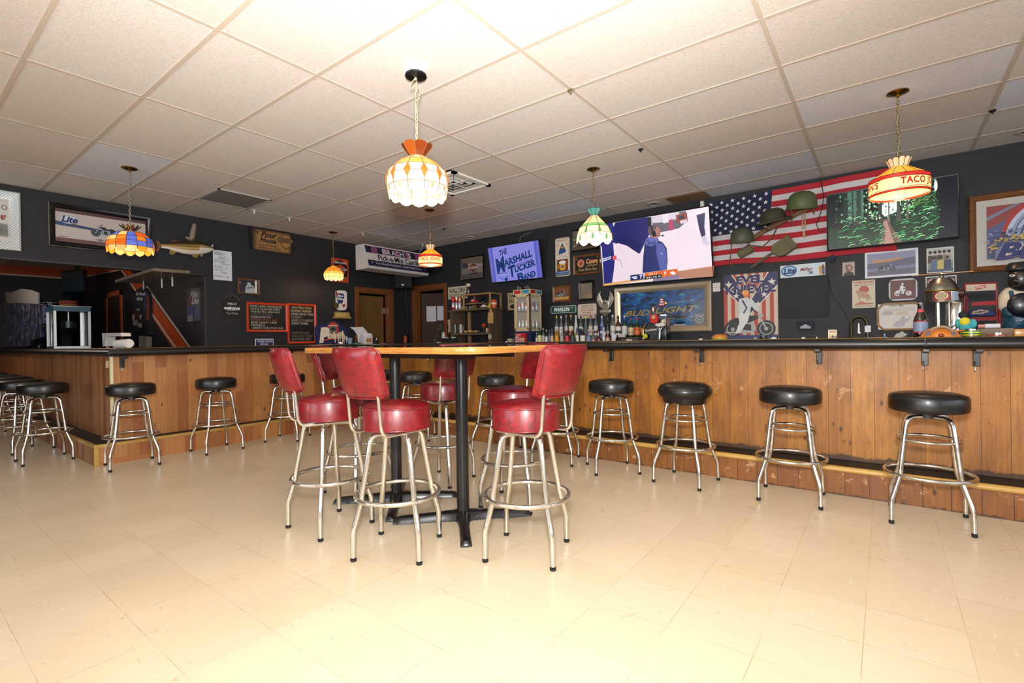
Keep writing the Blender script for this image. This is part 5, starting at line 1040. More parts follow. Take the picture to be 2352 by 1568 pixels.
# flag
def flag():
    yb = 6.465; TL, TR, BL = WB(1620, 467, yb), WB(1932, 403, yb), WB(1638, 612, yb); x0, x1, z1 = TL.x, TR.x-.03, TL.z+.13
    x1 = x0+1.9; z0 = BL.z; z1 = TL.z-.0; zr = WB(1932, 405, yb).z
    m = MB(); m.keep = 1; nu, ns = 38, 13; w = x1-x0
    def F(u, v, e=0):
        z = (z1+(zr-z1)*u) ; hh = (z1-z0)+.06*u
        q = V((x0+w*u+.012*sin(v*9+u*4), yb+.012*sin(u*13+v*3)+.006*sin(u*31+v*5), z-hh*v+.01*sin(u*9)*v)); q.y -= e; return q
    b0 = 0; rows = ns*2
    m.add([F(i/nu, j/rows) for j in range(rows+1) for i in range(nu+1)], [(j*(nu+1)+i, j*(nu+1)+i+1, (j+1)*(nu+1)+i+1, (j+1)*(nu+1)+i) for j in range(rows) for i in range(nu)],
          ['b01c2a' if (j//2) % 2 == 0 else 'ccc9ca' for j in range(rows) for i in range(nu)])
    for idx in range(len(m.f)):
        j, i = divmod(idx, nu)
        if i < 15 and j < 14: m.c[idx] = hx('171c3a')
    b1 = len(m.f); m.add([p+V((0, .012, 0)) for p in m.v[:(nu+1)*(rows+1)]], [(j*(nu+1)+i, (j+1)*(nu+1)+i, (j+1)*(nu+1)+i+1, j*(nu+1)+i+1) for j in range(rows) for i in range(nu)], [('b01c2a' if (j//2) % 2 == 0 else 'ccc9ca') for j in range(rows) for i in range(nu)])
    f = thing('american_flag', 'american flag pinned to the back wall behind the hanging helmets', 'flag', ((x0+x1)/2, yb, z0)); m.build('cloth', MATTE, f, 60)
    s = MB('dcdce4'); s.keep = 1
    for r in range(9):
        for c in range(6 if r % 2 == 0 else 5):
            u = (15/nu)*((c+.5 if r % 2 == 0 else c+1)/6); v = (14/26)*((r+.6)/9.2); b = len(s.v)
            s.add([F(u+(.026 if k % 2 == 0 else .011)*sin(pi*k/5)/w, v-(.026 if k % 2 == 0 else .011)*cos(pi*k/5)/(z1-z0), .004) for k in range(10)], [tuple(range(10))])
    s.build('stars', MATTE, f, 0); return f
flag()
GREEN1 = flat('olive_helmet', '4c4f3e', .5); GREEN2 = flat('dark_olive_helmet', '3f4030', .3); GREEN3 = flat('green_helmet', '56603a', .5); STRAP = flat('canvas_strap', '6a6044', .8); KHAKI = flat('khaki_canvas', '6f6648', .85); LEATHER = flat('brown_strap', '6a4a2c', .6)
def helmet(px, py, R, m_, lb, brim, tilt, y=6.30):
    c = WB(px, py, y); t = thing('army_helmet', lb, 'helmet', c, 'army helmets hung on the flag')
    Rm = Matrix.Rotation(radians(tilt), 3, 'Y') @ Matrix.Rotation(radians(12), 3, 'X')
    if brim == 2: prof = [(R*1.42, -.012), (R*1.36, .012), (R*1.08, .012), (R*1.0, .03), (R*.97, R*.45), (R*.82, R*.8), (R*.5, R*1.02), (.001, R*1.08)]
    else: prof = [(R*1.1, -R*.28), (R*1.05, -R*.2), (R*1.02, 0), (R*.98, R*.4), (R*.82, R*.75), (R*.5, R*.98), (.001, R*1.05)]
    prof = [(r, z-R*.3) for r, z in prof]; inner = [(max(r-.008, .001), z-.006) for r, z in prof][::-1]
    MB().lathe(prof+inner[1:]+[] if 0 else prof, c, 36, ax=Rm).build('shell', m_, t, 50); MB().lathe([(r*.95, z-.004) for r, z in prof], c, 30, ax=Rm).build('liner', LEATHER, t, 50)
    MB().tube([c+Rm @ V((prof[0][0]*cos(2*pi*k/36), prof[0][0]*sin(2*pi*k/36), prof[0][1])) for k in range(36)], .005, 6, True).build('rim', m_, t); return t, c, Rm
t, c, Rm = helmet(1704, 541, .125, GREEN1, 'grey-green steel helmet, lowest of the three on the flag', 1, 2)
MB().tube([WB(1680, 556, 6.22), WB(1679, 580, 6.3), WB(1676, 600, 6.4), WB(1682, 612, 6.42)], .007, 5).build('chin_strap', STRAP, t)
t, c, Rm = helmet(1775, 499, .135, GREEN2, 'dark wide-brimmed doughboy helmet, middle of the three on the flag', 2, -6)
MB().tube([WB(1752, 520, 6.25), WB(1764, 530, 6.35), WB(1776, 524, 6.2)], .007, 5).tube([WB(1786, 520, 6.2), WB(1772, 548, 6.35), WB(1752, 566, 6.4), WB(1728, 564, 6.4)], .007, 5).build('chin_strap', LEATHER, t)
t, c, Rm = helmet(1842, 461, .145, GREEN3, 'bright olive helmet with hanging straps, highest of the three on the flag', 1, 4)
MB().tube([WB(1816, 478, 6.2), WB(1819, 498, 6.35), WB(1819, 518, 6.4)], .008, 5).build('chin_strap', STRAP, t); MB().tube([WB(1868, 472, 6.25), WB(1869, 490, 6.35)], .008, 5).build('chin_strap', STRAP, t)
ya = 6.38
o = tag(MB().tube([WB(1715, 556, ya), WB(1762, 526, ya), WB(1820, 496, ya), WB(1862, 474, ya)], .028, 8).build('canvas_sling', flat('brown_canvas', '7a5a3e', .8)), 'brown canvas sling running diagonally behind the helmets', 'sling')
cp = thing('canteen_pouch', 'khaki rolled canvas pouch hanging under the lowest helmet', 'pouch', WB(1712, 592, 6.36)); a_, b_ = WB(1696, 586, 6.36), WB(1728, 568, 6.36)
MB().tube([a_, a_.lerp(b_, .05), a_.lerp(b_, .95), b_], [.03, .05, .055, .04], 14).build('roll', KHAKI, cp); MB().tube([a_.lerp(b_, .8)+V((.057*cos(q_)*-.45, .057*sin(q_), .057*cos(q_)*.85)) for q_ in [2*pi*k/16 for k in range(16)]], .006, 5, True).build('strap', STRAP, cp)
sv = thing('army_shovel', 'folded army shovel in a khaki cover below the helmets', 'shovel', WB(1790, 610, 6.40))
MB().prism([WB(*p, 6.36) for p in [(1772, 564), (1806, 540), (1809, 538), (1832, 564), (1820, 572), (1800, 586), (1790, 588), (1776, 583), (1771, 574)]], (0, .1, 0)).build('cover', KHAKI, sv, 0, bev=.006); MB().prism([WB(*p, 6.35) for p in [(1800, 545), (1808, 539), (1831, 564), (1818, 572)]], (0, .02, 0)).build('flap', STRAP, sv, 0, bev=.004); MB().tube([WB(1724, 615, 6.38), WB(1775, 580, 6.38)], [.017, .014], 8).build('handle', flat('olive_handle', '5a5640', .6), sv)
rb = tag(MB('b09a72').build if 0 else (lambda: (lambda m: ([m.ell(WB(x_, 482+k*4.2, 6.40), .010, 6, 5) for k in range(11) for x_ in (1843, 1849)], m.tube([WB(1846, 530, 6.4), WB(1847, 545, 6.4)], .012, 5), m.build('bead_string', MATTE))[-1])(MB('b8a47c')))(), 'string of wooden beads hanging below the highest helmet', 'beads')
# big eagle beer mirror at right edge
def d(A):
    A.rect(0, 0, 1, 1, 'bdb8ae'); A.rect(.12, .1, 1, .9, '4f5a80')
    A.poly([(.12, .1), (1, .1), (1, .2), (.6, .2), (.12, .45)], '8e3a38'); A.poly([(.12, .26), (.45, .1), (.52, .1), (.12, .32)], '7a8098')
    q = random.Random(5)
    for k in range(5):
        cc = ['b02424', 'b9c4d8', '8f9cc0', 'a9b6d0', '55608a'][k]; r = .62-.05*k; A.line([(.98+r*1.05*cos(radians(a)), .62-r*.95*sin(radians(a))) for a in range(95, 176, 8)], .055, cc)
    for k in range(3): A.line([(.98+(.52-.06*k)*1.05*cos(radians(a)), .62-(.52-.06*k)*.95*sin(radians(a))) for a in range(100, 170, 7)], .006, '2a3050')
    A.ell(.98, .52, .34, .24, 'cfc4a8'); A.ell(.98, .52, .32, .22, '23284e'); A.ell(.98, .52, .25, .17, 'd8caa0'); A.poly([(.74, .5), (.86, .38), (.9, .4), (.86, .56), (.98, .66), (.9, .66), (.78, .6)], '8aa4b8'); A.ell(1.0, .52, .1, .1, 'e0cfae')
    for _ in range(240):
        u = q.uniform(.13, .8); v = q.uniform(.48, .8)
        if (u-.98)**2/.12+(v-.52)**2/.06 < 1: continue
        L = q.uniform(.01, .03); A.ell(u, v, L, L*.6, q.choice(['b89a58', 'd0b878', '8a7038', 'c8a860']) if v > .6+(.3-u)*.3 else q.choice(['3a4674', '5a6898', '2a3260', '8a94b4']), 6)
    A.poly([(.3, .7), (.75, .66), (1, .68), (1, .9), (.2, .9), (.2, .8)], '6a7290')
    B_ = '141e66'
    A.text('Bud', .2, .68, .98, 1.0 if 0 else .94, 'd8ccb0', .075, .35).text('Bud', .2, .68, .98, .94, B_, .05, .35)
    A.rect(.12, .9, 1, .905, '8a5a50')
panel('framed_mirror', 'large gilt and blue beer mirror cut off by the right edge', 'mirror', 'B', (2224, 453), (2470, 412), (2225, 627), 'bdb8ae', d, frame=(.055, .035, FRAMEW), mat=PRINT)
# evel poster
def d(A):
    for k in range(7): A.rect(k/7, .1, (k+.5)/7, 1, 'b8402c'); A.rect((k+.5)/7, .1, (k+1)/7, 1, 'c9bda6')
    A.rect(0, 0, 1, .11, 'c9bda6')
    for k in range(5): A.poly([(.18+k*.14, 0), (.25+k*.14, 0), (.25+k*.14, .3), (.18+k*.14, .3)], 'b8503a')
    for s_ in (1, -1):
        def mu(u): return .5+s_*(u-.5)
        A.poly([(mu(0), 0), (mu(.16), 0), (mu(.5), .42), (mu(.5), .6), (mu(0), .2)], '2c2c58'); A.line([(mu(.16), 0), (mu(.5), .42)], .012, 'd8d0c0'); A.line([(mu(0), .2), (mu(.5), .62)], .012, 'd8d0c0')
        A.star(mu(.1), .15, .05, 'dcd6c8'); A.star(mu(.24), .33, .04, 'dcd6c8'); A.star(mu(.35), .47, .04, 'dcd6c8')
    A.rect(0, .93, 1, 1, '2c3a6a')
    for s_, v0, v1, a, b in (('EVEL', .03, .15, .25, .76), ('KNIEVEL', .17, .3, .04, .97)):
        A.text(s_, a, v0, b, v1, 'd0c8bc', .09).text(s_, a, v0, b, v1, '2e2c5c', .045)
    moto(A, .48, .84, .62, '26262a', 'a8a8a4')
    A.poly([(.3, .38), (.42, .36), (.55, .4), (.68, .55), (.64, .58), (.52, .5), (.5, .62), (.3, .62), (.28, .5)], 'c9cfd0'); A.poly([(.28, .6), (.5, .6), (.46, .72), (.3, .9), (.22, .9), (.3, .74)], 'd8dad8'); A.line([(.36, .4), (.44, .52), (.38, .6)], .018, '2c2c58'); A.ell(.43, .31, .055, .05, 'd8842c'); A.ell(.42, .285, .07, .035, 'e8a050')
panel('wall_poster', 'red white and blue motorcycle stuntman poster with star-filled lettering', 'poster', 'B', (1662, 633), (1786, 624), (1663, 780), 'c9bda6', d, .01, mat=PRINT)
# miller board
bd = thing('menu_board', 'dark menu board topped by a white and blue beer header', 'board', WB(1845, 728, 6.46))
def bp(tl, tr, bl, base, dr, nm, mt, yy):
    pt, pr_, pb = (WB(*q, yy) for q in (tl, tr, bl)); A = Art(pt, (1, 0, 0), (0, 0, -1), pr_.x-pt.x, pt.z-pb.z); A.mb.C(base)
    p = [A.at(0, 0), A.at(0, 1), A.at(1, 1), A.at(1, 0)]; A.mb.add(p+[q+V((0, 6.5-yy, 0))*.85 for q in p], [(0, 1, 2, 3), (7, 6, 5, 4), (0, 4, 5, 1), (1, 5, 6, 2), (2, 6, 7, 3), (3, 7, 4, 0)])
    if dr: dr(A)
    return A.mb.build(nm, mt, bd, 0)
bp((1789, 641), (1902, 632), (1789, 730), '25292c', lambda A: [A.line([(.05, .3+.06*k), (.9, .29+.06*k)], .002, '3c4448') for k in range(8)], 'board_face', MATTE, 6.465)
def d(A):
    A.rect(0, 0, 1, 1, 'd5dbe0'); A.rect(.01, .03, .99, .97, 'c6d2da'); A.ell(.2, .46, .18, .44, '1c4a8a'); A.ell(.2, .46, .15, .36, '8fc0dc'); A.text('Lite', .07, .22, .35, .72, '1a2f6c', .05, .25); A.text('Miller', .45, .3, .74, .56, '8a2a2c', .03, .35); A.text('TIME', .62, .6, .74, .84, '1c3a6a', .02); A.poly([(.86, .3), (.93, .25), (.92, .95), (.88, .95)], 'c89038'); A.poly([(.94, .15), (.965, .15), (.99, .4), (.99, .95), (.93, .95), (.93, .4)], '6a3a1c'); A.rect(.935, .55, .985, .78, '3a5a9a')
bp((1792, 611), (1895, 602), (1792, 639), 'd5dbe0', d, 'header', PRINT, 6.44)
panel('wall_photo', 'small torn brown photo pinned right of the menu board', 'photo', 'B', (1935, 603), (1963, 601), (1935, 634), 'b0a294', lambda A: A.poly([(.2, .2), (.6, .15), (.9, .4), (.6, .8), (.3, .7)], '7a5a4a').poly([(.1, .8), (.5, .7), (.9, .8), (.9, 1), (.1, 1)], '2a2626').poly([(.4, .3), (.7, .35), (.6, .6)], 'c9a890'), .004)
panel('concert_poster', 'cream concert poster with a red horse drawing', 'poster', 'B', (1957, 645), (2010, 643), (1956, 708), 'c9bda2', lambda A: A.text('LYNYRD SKYNYRD', .06, .03, .95, .13, 'a83c34', .03).text('AMERICAN HERITAGE', .06, .16, .94, .2, '4a4038', .01).ell(.52, .34, .22, .13, 'a84a3a').poly([(.14, .42), (.2, .34), (.3, .38), (.6, .42), (.8, .6), (.84, .74), (.74, .66), (.66, .8), (.62, .66), (.36, .62), (.32, .8), (.28, .62), (.22, .5)], 'b08a6a').poly([(.1, .86), (.4, .76), (.6, .82), (.9, .84), (.9, .88), (.1, .88)], 'b0603e').text('National Anthem', .1, .9, .9, .95, '6a4a34', .01), .004)
def d(A):
    A.rect(.05, .08, .95, .92, '7f8aa0'); A.poly([(.05, .08), (.95, .08), (.95, .35), (.05, .5)], '8a8ea8'); A.poly([(.15, .36), (.7, .3), (.72, .44), (.4, .48), (.15, .47)], 'c28a5a'); A.poly([(.05, .45), (.5, .42), (.95, .3), (.95, .62), (.05, .66)], '606476'); A.poly([(.05, .66), (.95, .58), (.95, .92), (.05, .92)], '7c80a0'); A.poly([(.05, .76), (.95, .7), (.95, .92), (.05, .92)], '626470'); moto(A, .42, .7, .22, '33353f', '8c90a4')
panel('wall_print', 'pale printed motorcycle landscape above the brown motorcycle sign', 'picture', 'B', (1986, 580), (2109, 569), (1987, 640), 'd8d9e2', d, .006)
def d(A):
    A.rect(.04, .04, .96, .96, '8f8f88'); q = random.Random(9); A.rect(.04, .04, .96, .55, 'b6bab2')
    for k in range(5): u = .14+.17*k; A.poly([(u-.08, .3), (u+.08, .3), (u+.1, .6), (u-.1, .6)], ['4a3a34', '6a5a50', '3a3430', '8a7a66', '9a9a90'][k]); A.ell(u, .2, .05, .065, 'a87a62'); A.ell(u, .17, .065, .06, '2a1e1a')
    for k in range(3): u = .28+.24*k; A.poly([(u-.12, .5), (u+.12, .5), (u+.14, .88), (u-.14, .88)], ['5a6a8a', 'c2b068', '38465e'][k]); A.ell(u, .44, .055, .07, 'a87a62'); A.ell(u, .41, .065, .06, '2e211b')
    A.rect(.04, .86, .96, .96, '4a5872')
panel('wall_photo', 'square photo of a long-haired band posing together', 'photo', 'B', (2128, 571), (2191, 564), (2128, 628), 'cfcfc8', d, .006)
panel('road_sign', 'brown road sign with a white motorcycle rider', 'sign', 'B', (2041, 642), (2107, 637), (2041, 691), 'b9b9c0', lambda A: (A.rect(.06, .07, .94, .93, '5c2a26'), moto(A, .5, .68, .4, 'd8d8dc', '5c2a26', 1, ('d8d8dc', 'd8d8dc'))), .006, corner=.05)
panel('warning_sign', 'black and red WARNING sign behind the propeller helmet', 'sign', 'B', (2126, 636), (2197, 630), (2126, 683), 'd8d4d2', lambda A: A.rect(.03, .04, .97, .45, '1c1416').ell(.5, .24, .44, .17, 'd8d4d2').ell(.5, .24, .42, .155, 'a81c28').text('WARNING', .16, .15, .84, .33, 'e8e4e2', .03).text('BEWARE OF GOAT', .06, .6, .94, .84, '1c1416', .02), .006)
def d(A):
    A.text("Whaler's Map", .26, .05, .6, .13, '3a2f28', .01, .3); scribble(A, .14, .16, .85, .3, 3, '6a5a4c', .002, 8); q = 'b9b6b2'
    A.ell(.22, .36, .14, .08, 'a9a4a2'); A.poly([(.34, .86), (.42, .7), (.5, .66), (.56, .5), (.66, .44), (.74, .5), (.72, .64), (.62, .74), (.6, .86), (.46, .9)], 'aaa9ae'); A.ell(.66, .52, .05, .06, 'd8d6d4'); A.poly([(.62, .76), (.82, .74), (.82, .84), (.62, .86)], 'd9d2c6'); A.ell(.9, .84, .08, .07, '5a524c', ring=.004); A.poly([(.4, .34), (.7, .3), (.66, .42), (.44, .44)], 'c9b49a')
t = panel('octagonal_plaque', 'white illustrated plaque in an octagonal wooden frame', 'plaque', 'B', (2016, 699), (2118, 691), (2018, 757), 'cfc9c0', d, .012)
pt = WB(2016, 699, 6.485); pr_ = WB(2118, 691, 6.485); pb = WB(2018, 757, 6.485); x0, x1, z1, z0 = pt.x, pr_.x, pt.z, pb.z; c_ = .05
MB().tube([(x0+c_, 6.48, z1), (x1-c_, 6.48, z1), (x1, 6.48, z1-c_), (x1, 6.48, z0+c_), (x1-c_, 6.48, z0), (x0+c_, 6.48, z0), (x0, 6.48, z0+c_), (x0, 6.48, z1-c_)], .012, 6, True).build('frame', PINEW, t)
panel('switch_plate', 'small white double notice card right of the blue mirror', 'card', 'B', (1637, 650), (1654, 649), (1637, 670), 'd3d1cc', lambda A: A.rect(0, .48, 1, .52, '6a6a66').line([(.2, .3), (.8, .3)], .003, '8a8a86').line([(.2, .75), (.8, .75)], .003, '8a8a86'), .006)
tag(MB('d8d6d0').rbox(WB(1613, 469, 6.47), (.045, .05, .08), .01).build('door_chime', MATTE), 'small white sensor box between the largest television and flag', 'sensor')
kf = thing('folded_bandana', 'dark folded bandana with white print pinned below the menu board', 'bandana', WB(1850, 760, 6.46)); MB('1c1f2c').prism([WB(*p, 6.46) for p in [(1829, 737), (1850, 738), (1869, 736), (1871, 742), (1868, 757), (1850, 759), (1832, 758)]], (0, .04, 0)).build('cloth', MATTE, kf, 0)
A = Art(WB(1829, 737, 6.455), (1, 0, 0), (0, 0, -1), 1, 1); A.pp([(1838, 750), (1850, 744), (1862, 750), (1862, 754), (1838, 754)], 'a9abb6').mb.build('print', MATTE, kf, 0)
for k, (pts, lb) in enumerate([([(1903, 640), (1906, 660), (1914, 683), (1920, 690), (1937, 712), (1945, 730)], 'black cable hanging right of the menu board'), ([(1883, 404), (1892, 450), (1888, 480), (1875, 515), (1883, 532), (1893, 530)], 'dark cable dangling in front of the flag by the forest television'), ([(1222, 532), (1206, 538), (1195, 545), (1194, 556)], 'white cable running up from the small television to the ceiling'), ([(1258, 524), (1256, 560), (1249, 600)], 'black cable hanging between the small television and tall tin sign')]):
    tag(MB().tube([WB(x, y, 6.496 if k != 1 else 6.44) for x, y in pts], .0045, 5).build('cable', flat('cable_%s' % 'abcd'[k], ['0c0c0d', '141416', '8a8a86', '0a0a0b'][k], .6)), lb, 'cable')
tag(MB('1a2238').prism([WB(*p, 6.43) for p in [(1900, 590), (1916, 584), (1918, 592), (1912, 602), (1904, 600)]], (0, .05, 0)).build('microfibre_cloth', MATTE, smooth=0), 'dark blue cloth hanging from the lower left corner of the forest television', 'cloth')
# ================================================================== things standing on the counters
ZB, ZC = 1.082, 1.05
def at(px, Y=None, X=None, z=ZC):
    p = WB(px, 780, Y) if Y is not None else WA(px, 780, X); p.z = z; return p
def wid(p, wpx):
    d = p-CAM; dep = d.dot(FW); tx = d.dot(RT)/dep; return wpx/FPX*dep/sqrt(1+tx*tx)
def ztop(px, py, Y=None, X=None): return (WB(px, py, Y) if Y is not None else WA(px, py, X)).z
GL = {'clear': bottle_mat('clear_bottle_glass', '8a9494', .35), 'green': bottle_mat('green_bottle_glass', '0c3a1c', .85), 'amber': bottle_mat('amber_bottle_glass', '4a1e08', .9), 'dark': bottle_mat('dark_bottle_glass', '120c0c', .95), 'frost': bottle_mat('frosted_bottle_glass', 'c3ccd0', .9), 'blue': bottle_mat('blue_bottle_glass', '8a9fd0', .6), 'gold': bottle_mat('golden_liquor', 'a8641a', .8), 'red': bottle_mat('red_liquor', '5a0e16', .9)}
def bottle(p, zt, R, kind, cap, lab, label, group, shape='std', lab2=None, pour=None):
    t = thing('bottle', label, 'bottle', p, group); H = zt-p.z
    if pour: H *= .93
    sh = {'std': [(0, 0), (.96, 0), (1, .02), (1, .56), (.9, .63), (.5, .72), (.32, .76), (.3, .93), (.34, .94), (.34, .965)], 'pear': [(0, 0), (.9, 0), (1, .03), (1, .2), (.8, .5), (.42, .8), (.3, .95)], 'square': [(0, 0), (.98, 0), (1, .02), (1, .66), (.9, .7), (.36, .74), (.34, .94)], 'round': [(0, 0), (.8, 0), (1, .1), (1, .35), (.75, .5), (.3, .6), (.28, .94)], 'knobby': [(0, 0), (.7, 0), (.75, .1), (.6, .2), (.8, .3), (.6, .4), (.8, .5), (1, .6), (.9, .68), (.3, .74), (.28, .95)]}[shape]
    n = 4 if shape == 'square' and 0 else 20
    MB().lathe([(r*R+1e-5, z*H) for r, z in sh], p, n).build('glass', GL[kind], t, 40)
    MB(cap).lathe([(.34*R+.001, .90*H), (.36*R+.001, .905*H), (.36*R+.001, H-.003), (.3*R, H), (1e-5, H)], p, 14).build('cap', GLOSS, t, 40)
    if pour: MB(pour).tube([p+V((0, 0, H)), p+V((0, 0, H+.012)), p+V((-.008, 0, H+.03))], [.005, .004, .003], 6).build('pourer', METAL, t)
    if lab:
        z0, z1 = ((.12, .52) if shape != 'square' else (.1, .6)) if shape in ('std', 'square') else (.08, .3)
        if shape in ('std', 'square'):
            m = MB(lab).lathe([(R*1.015, z0*H), (R*1.015, z1*H)], p, 20); m.f = m.f[:-2]; m.c = m.c[:-2]
            if lab2: m2 = MB(lab2).lathe([(R*1.03, (z0+.08)*H), (R*1.03, (z0+.2)*H)], p, 20); m2.f = m2.f[:-2]; m2.c = m2.c[:-2]; m.add(m2.v, m2.f, None); m.c[-len(m2.f):] = m2.c
        else: m = MB(lab).lathe([(R*1.02, z0*H), (R*1.03, z1*H*.9)], p, 20); m.f = m.f[:-2]; m.c = m.c[:-2]
        m.build('label_band', PRINT, t, 40)
    return t
# riser behind the bottles
x0, x1 = at(1270, 6.3).x, at(1490, 6.3).x
tag(MB().box(x0, 6.17, ZC, x1, 6.44, 1.125).build('bottle_riser', FRAMEW, smooth=0), 'long brown wooden riser under the back row of liquor bottles', 'riser')
YR, YF = 6.29, 6.02; ZR = 1.125
G = 'liquor bottles on the wooden riser'
rear = [(1279, 721, 9, 'clear', 'd8c41a', 'd3d2c8', 'c2b43c', 'clear bottle with yellow cap at the left end of the riser', 'std'), (1289.5, 722, 9, 'clear', 'd8d8e0', 'd8d7d2', None, 'white-labelled clear bottle with white cap, second on the riser', 'std'), (1301, 723, 8, 'clear', '9a9ca0', 'c9bcc4', '7a3a4a', 'grey-capped bottle with pink and white label on the riser', 'std'),
 (1312, 723, 11, 'dark', 'd89a68', 'd0c3a8', 'a84a28', 'dark bottle with a cream label and copper cap on the riser', 'std'), (1323.5, 724, 11, 'frost', 'c9cdd0', 'b8a040', None, 'frosted white pear-shaped bottle on the riser', 'pear'), (1334.5, 722, 9, 'clear', '1a1a1c', 'd3ccc4', 'b88a80', 'bottle with white neck and black pourer on the riser', 'std'), (1346, 722, 10, 'clear', 'c9d01a', None, None, 'tall grey clear bottle with lime yellow cap on the riser', 'pear'),
 (1357, 719, 10, 'clear', 'a8380e', 'c8bcae', 'b09480', 'bottle with a tall rust-orange pourer on the riser', 'std'), (1369, 718, 10, 'clear', '1c1c1e', 'c9c6c2', '6a2a30', 'bottle with black pourer and striped white label on the riser', 'std'), (1383, 725, 10, 'blue', 'd0d0dc', '2a3a6a', 'c8c8d4', 'pale blue bottle with white ball cap on the riser', 'std'), (1396, 724, 9, 'dark', '141416', '2a2c2c', '8a8c8a', 'dark bottle with black label left of the twin white labels', 'std'),
 (1408, 719, 12, 'clear', 'c9ccd0', 'd4d2ce', 'b8a8a0', 'white-labelled whiskey bottle with a pourer right of the eagle', 'std'), (1420.5, 722, 13, 'amber', '1a1a1c', 'd6d2ca', '2c3a34', 'amber whiskey bottle with white and dark green label', 'std'), (1435, 724, 13, 'green', 'b9bab4', 'c9ccc6', None, 'large green bottle with pale cap and white label', 'std'), (1450, 731, 13, 'green', '8a1c20', 'cfc098', 'b8a070', 'green bottle with red cap and tan label', 'std'), (1464, 730, 13, 'green', 'd0402a', 'd85a2c', 'e0784a', 'bottle with bright orange label and orange cap', 'std'), (1478, 735, 11, 'dark', '1a0e0c', 'c98a14', None, 'dark bottle with yellow label beside the orange one', 'std')]
for px, py, w, k, cap, lab, lab2, lb, shp in rear:
    p = at(px, YR, z=ZR); bottle(p, ztop(px, py, YR), wid(p, w)/2, k, cap, lab, lb, G, shp, lab2, pour='8a8a8c' if py < 723 else None)
G = 'short liquor bottles in the front row of the back counter'
front = [(1232.5, 763, 5, 'clear', 'c9c9c4', 'c9c8c8', 'tiny clear bottle just right of the glass cabinet', 'std'), (1239.5, 752, 11, 'green', '183a24', 'd0c890', 'green bottle with cream label right of the glass cabinet', 'std'), (1248, 753, 6, 'clear', 'b8b8bc', 'b0b4b4', 'slim clear bottle between the cream-labelled and gold-capped ones', 'std'), (1255, 757, 7, 'dark', 'd8c084', 'd8d4cc', 'dark bottle with gold cap and white label', 'std'), (1262, 757, 6, 'clear', '3a48b8', '6a6a8a', 'clear bottle with blue cap', 'std'), (1268, 755, 7, 'clear', '8a6a5a', 'c8b878', 'clear bottle with cream lower label left of the yellow one', 'std'),
 (1279, 752, 10, 'gold', 'c9ccd4', 'd0921c', 'golden bottle with orange-yellow label in the front row', 'std'), (1290.5, 754, 9, 'clear', 'd89868', 'a8a4a0', 'clear bottle with copper cap in the front row', 'std'), (1302.5, 755, 11, 'dark', 'd8c0b0', 'c02a3a', 'dark bottle with red and white label in the front row', 'std'), (1315, 753, 10, 'dark', 'd8d4cc', '3a4444', 'dark bottle with tall white cap in the front row', 'std'), (1326.5, 752, 7, 'clear', '5a3040', 'd4d2cc', 'clear bottle left of the blue box in the front row', 'std'), (1338.5, 753, 12, 'dark', '9aa4a0', 'd4d0c8', 'wide dark bottle with a low white label', 'std'),
 (1352, 756, 11, 'blue', 'b8c8d8', None, 'round clear bottle with bluish neck', 'round'), (1363, 757, 9, 'clear', '8ad0e0', 'd88a9a', 'clear bottle with turquoise cap and pink label', 'round'), (1375, 759, 12, 'red', '4a1418', None, 'dark red ornate round bottle', 'round'), (1387, 751, 11, 'frost', 'c9ccd4', None, 'white skeletal shaped bottle in the front row', 'knobby'), (1396, 765, 8, 'gold', 'e0a880', 'c9b4a8', 'small amber bottle left of the white card', 'std')]
for px, py, w, k, cap, lab, lb, shp in front:
    p = at(px, YF); bottle(p, ztop(px, py, YF), wid(p, w)/2, k, cap, lab, lb, G, shp)
p = at(1331, 6.12); tag(MB('1c2450').rbox(p+V((0, 0, .11)), (wid(p, 13), .05, .20), .004, 1).build('liquor_box', PRINT), 'dark blue box behind the front row of short bottles', 'box')
def cardlike(name, lb, cat, pts, Y, c, th=.006, mat_=None, X=None, group=None):
    f = (lambda q: WB(q[0], q[1], Y)) if X is None else (lambda q: WA(q[0], q[1], X)); off = (0, th, 0) if X is None else (-th, 0, 0)
    return tag(MB(c).prism([f(q) for q in pts], off).build(name, mat_ or MATTE, smooth=0), lb, cat, group)
cardlike('white_card', 'white paper card standing in front of the bottle riser', 'card', [(1405, 766), (1416, 769), (1415, 788), (1405, 788)], 5.96, 'cfd0d4')
# --- cash terminal and printer area
p = at(1430, 5.98); t = thing('receipt_printer', 'low black receipt printer below the whiskey bottles', 'printer', p); MB().rbox(p+V((0, 0, .04)), (.15, .14, .08), .02, 3).build('body', BLACKP, t); MB('b8b6b0').rbox(p+V((.0, -.02, .10)), (.10, .03, .045), .004, 1).build('paper', MATTE, t)
cardlike('paper_slip', 'small cream paper slip leaning on the black printer', 'paper', [(1439, 779), (1452, 779), (1449, 786), (1437, 786)], 5.88, 'd8ceb8')
p = at(1456, 6.0); tag(MB('3a3532').rbox(p+V((0, 0, .035)), (.2, .2, .07), .01, 2).build('terminal_base', MATTE), 'dark brown tray between the printer and the black arched box', 'tray')
ab = thing('arched_tip_box', 'black arched metal box with white script and rivets on a white tray', 'box', at(1497, 5.98)); Y = 5.95
MB().prism([WB(*q, Y) for q in [(1476, 781), (1477, 762), (1481, 750), (1487, 744), (1512, 744), (1514, 762), (1513, 781)]], (0, .16, 0)).build('body', BLACKM, ab, 0, bev=.006)
A = Art(WB(1480, 750, Y-.003), (1, 0, 0), (0, 0, -1), .2, .12); A.ptext('Knucklehead', (1481, 756), (1510, 752), (1481, 762), 'c9c0b0', .03, .5)
for k in range(7): q = A.loc(1482+k*4, 765); A.ell(q[0], q[1], .008/A.w*.4, .008/A.h*.4, 'd8d4cc', 8)
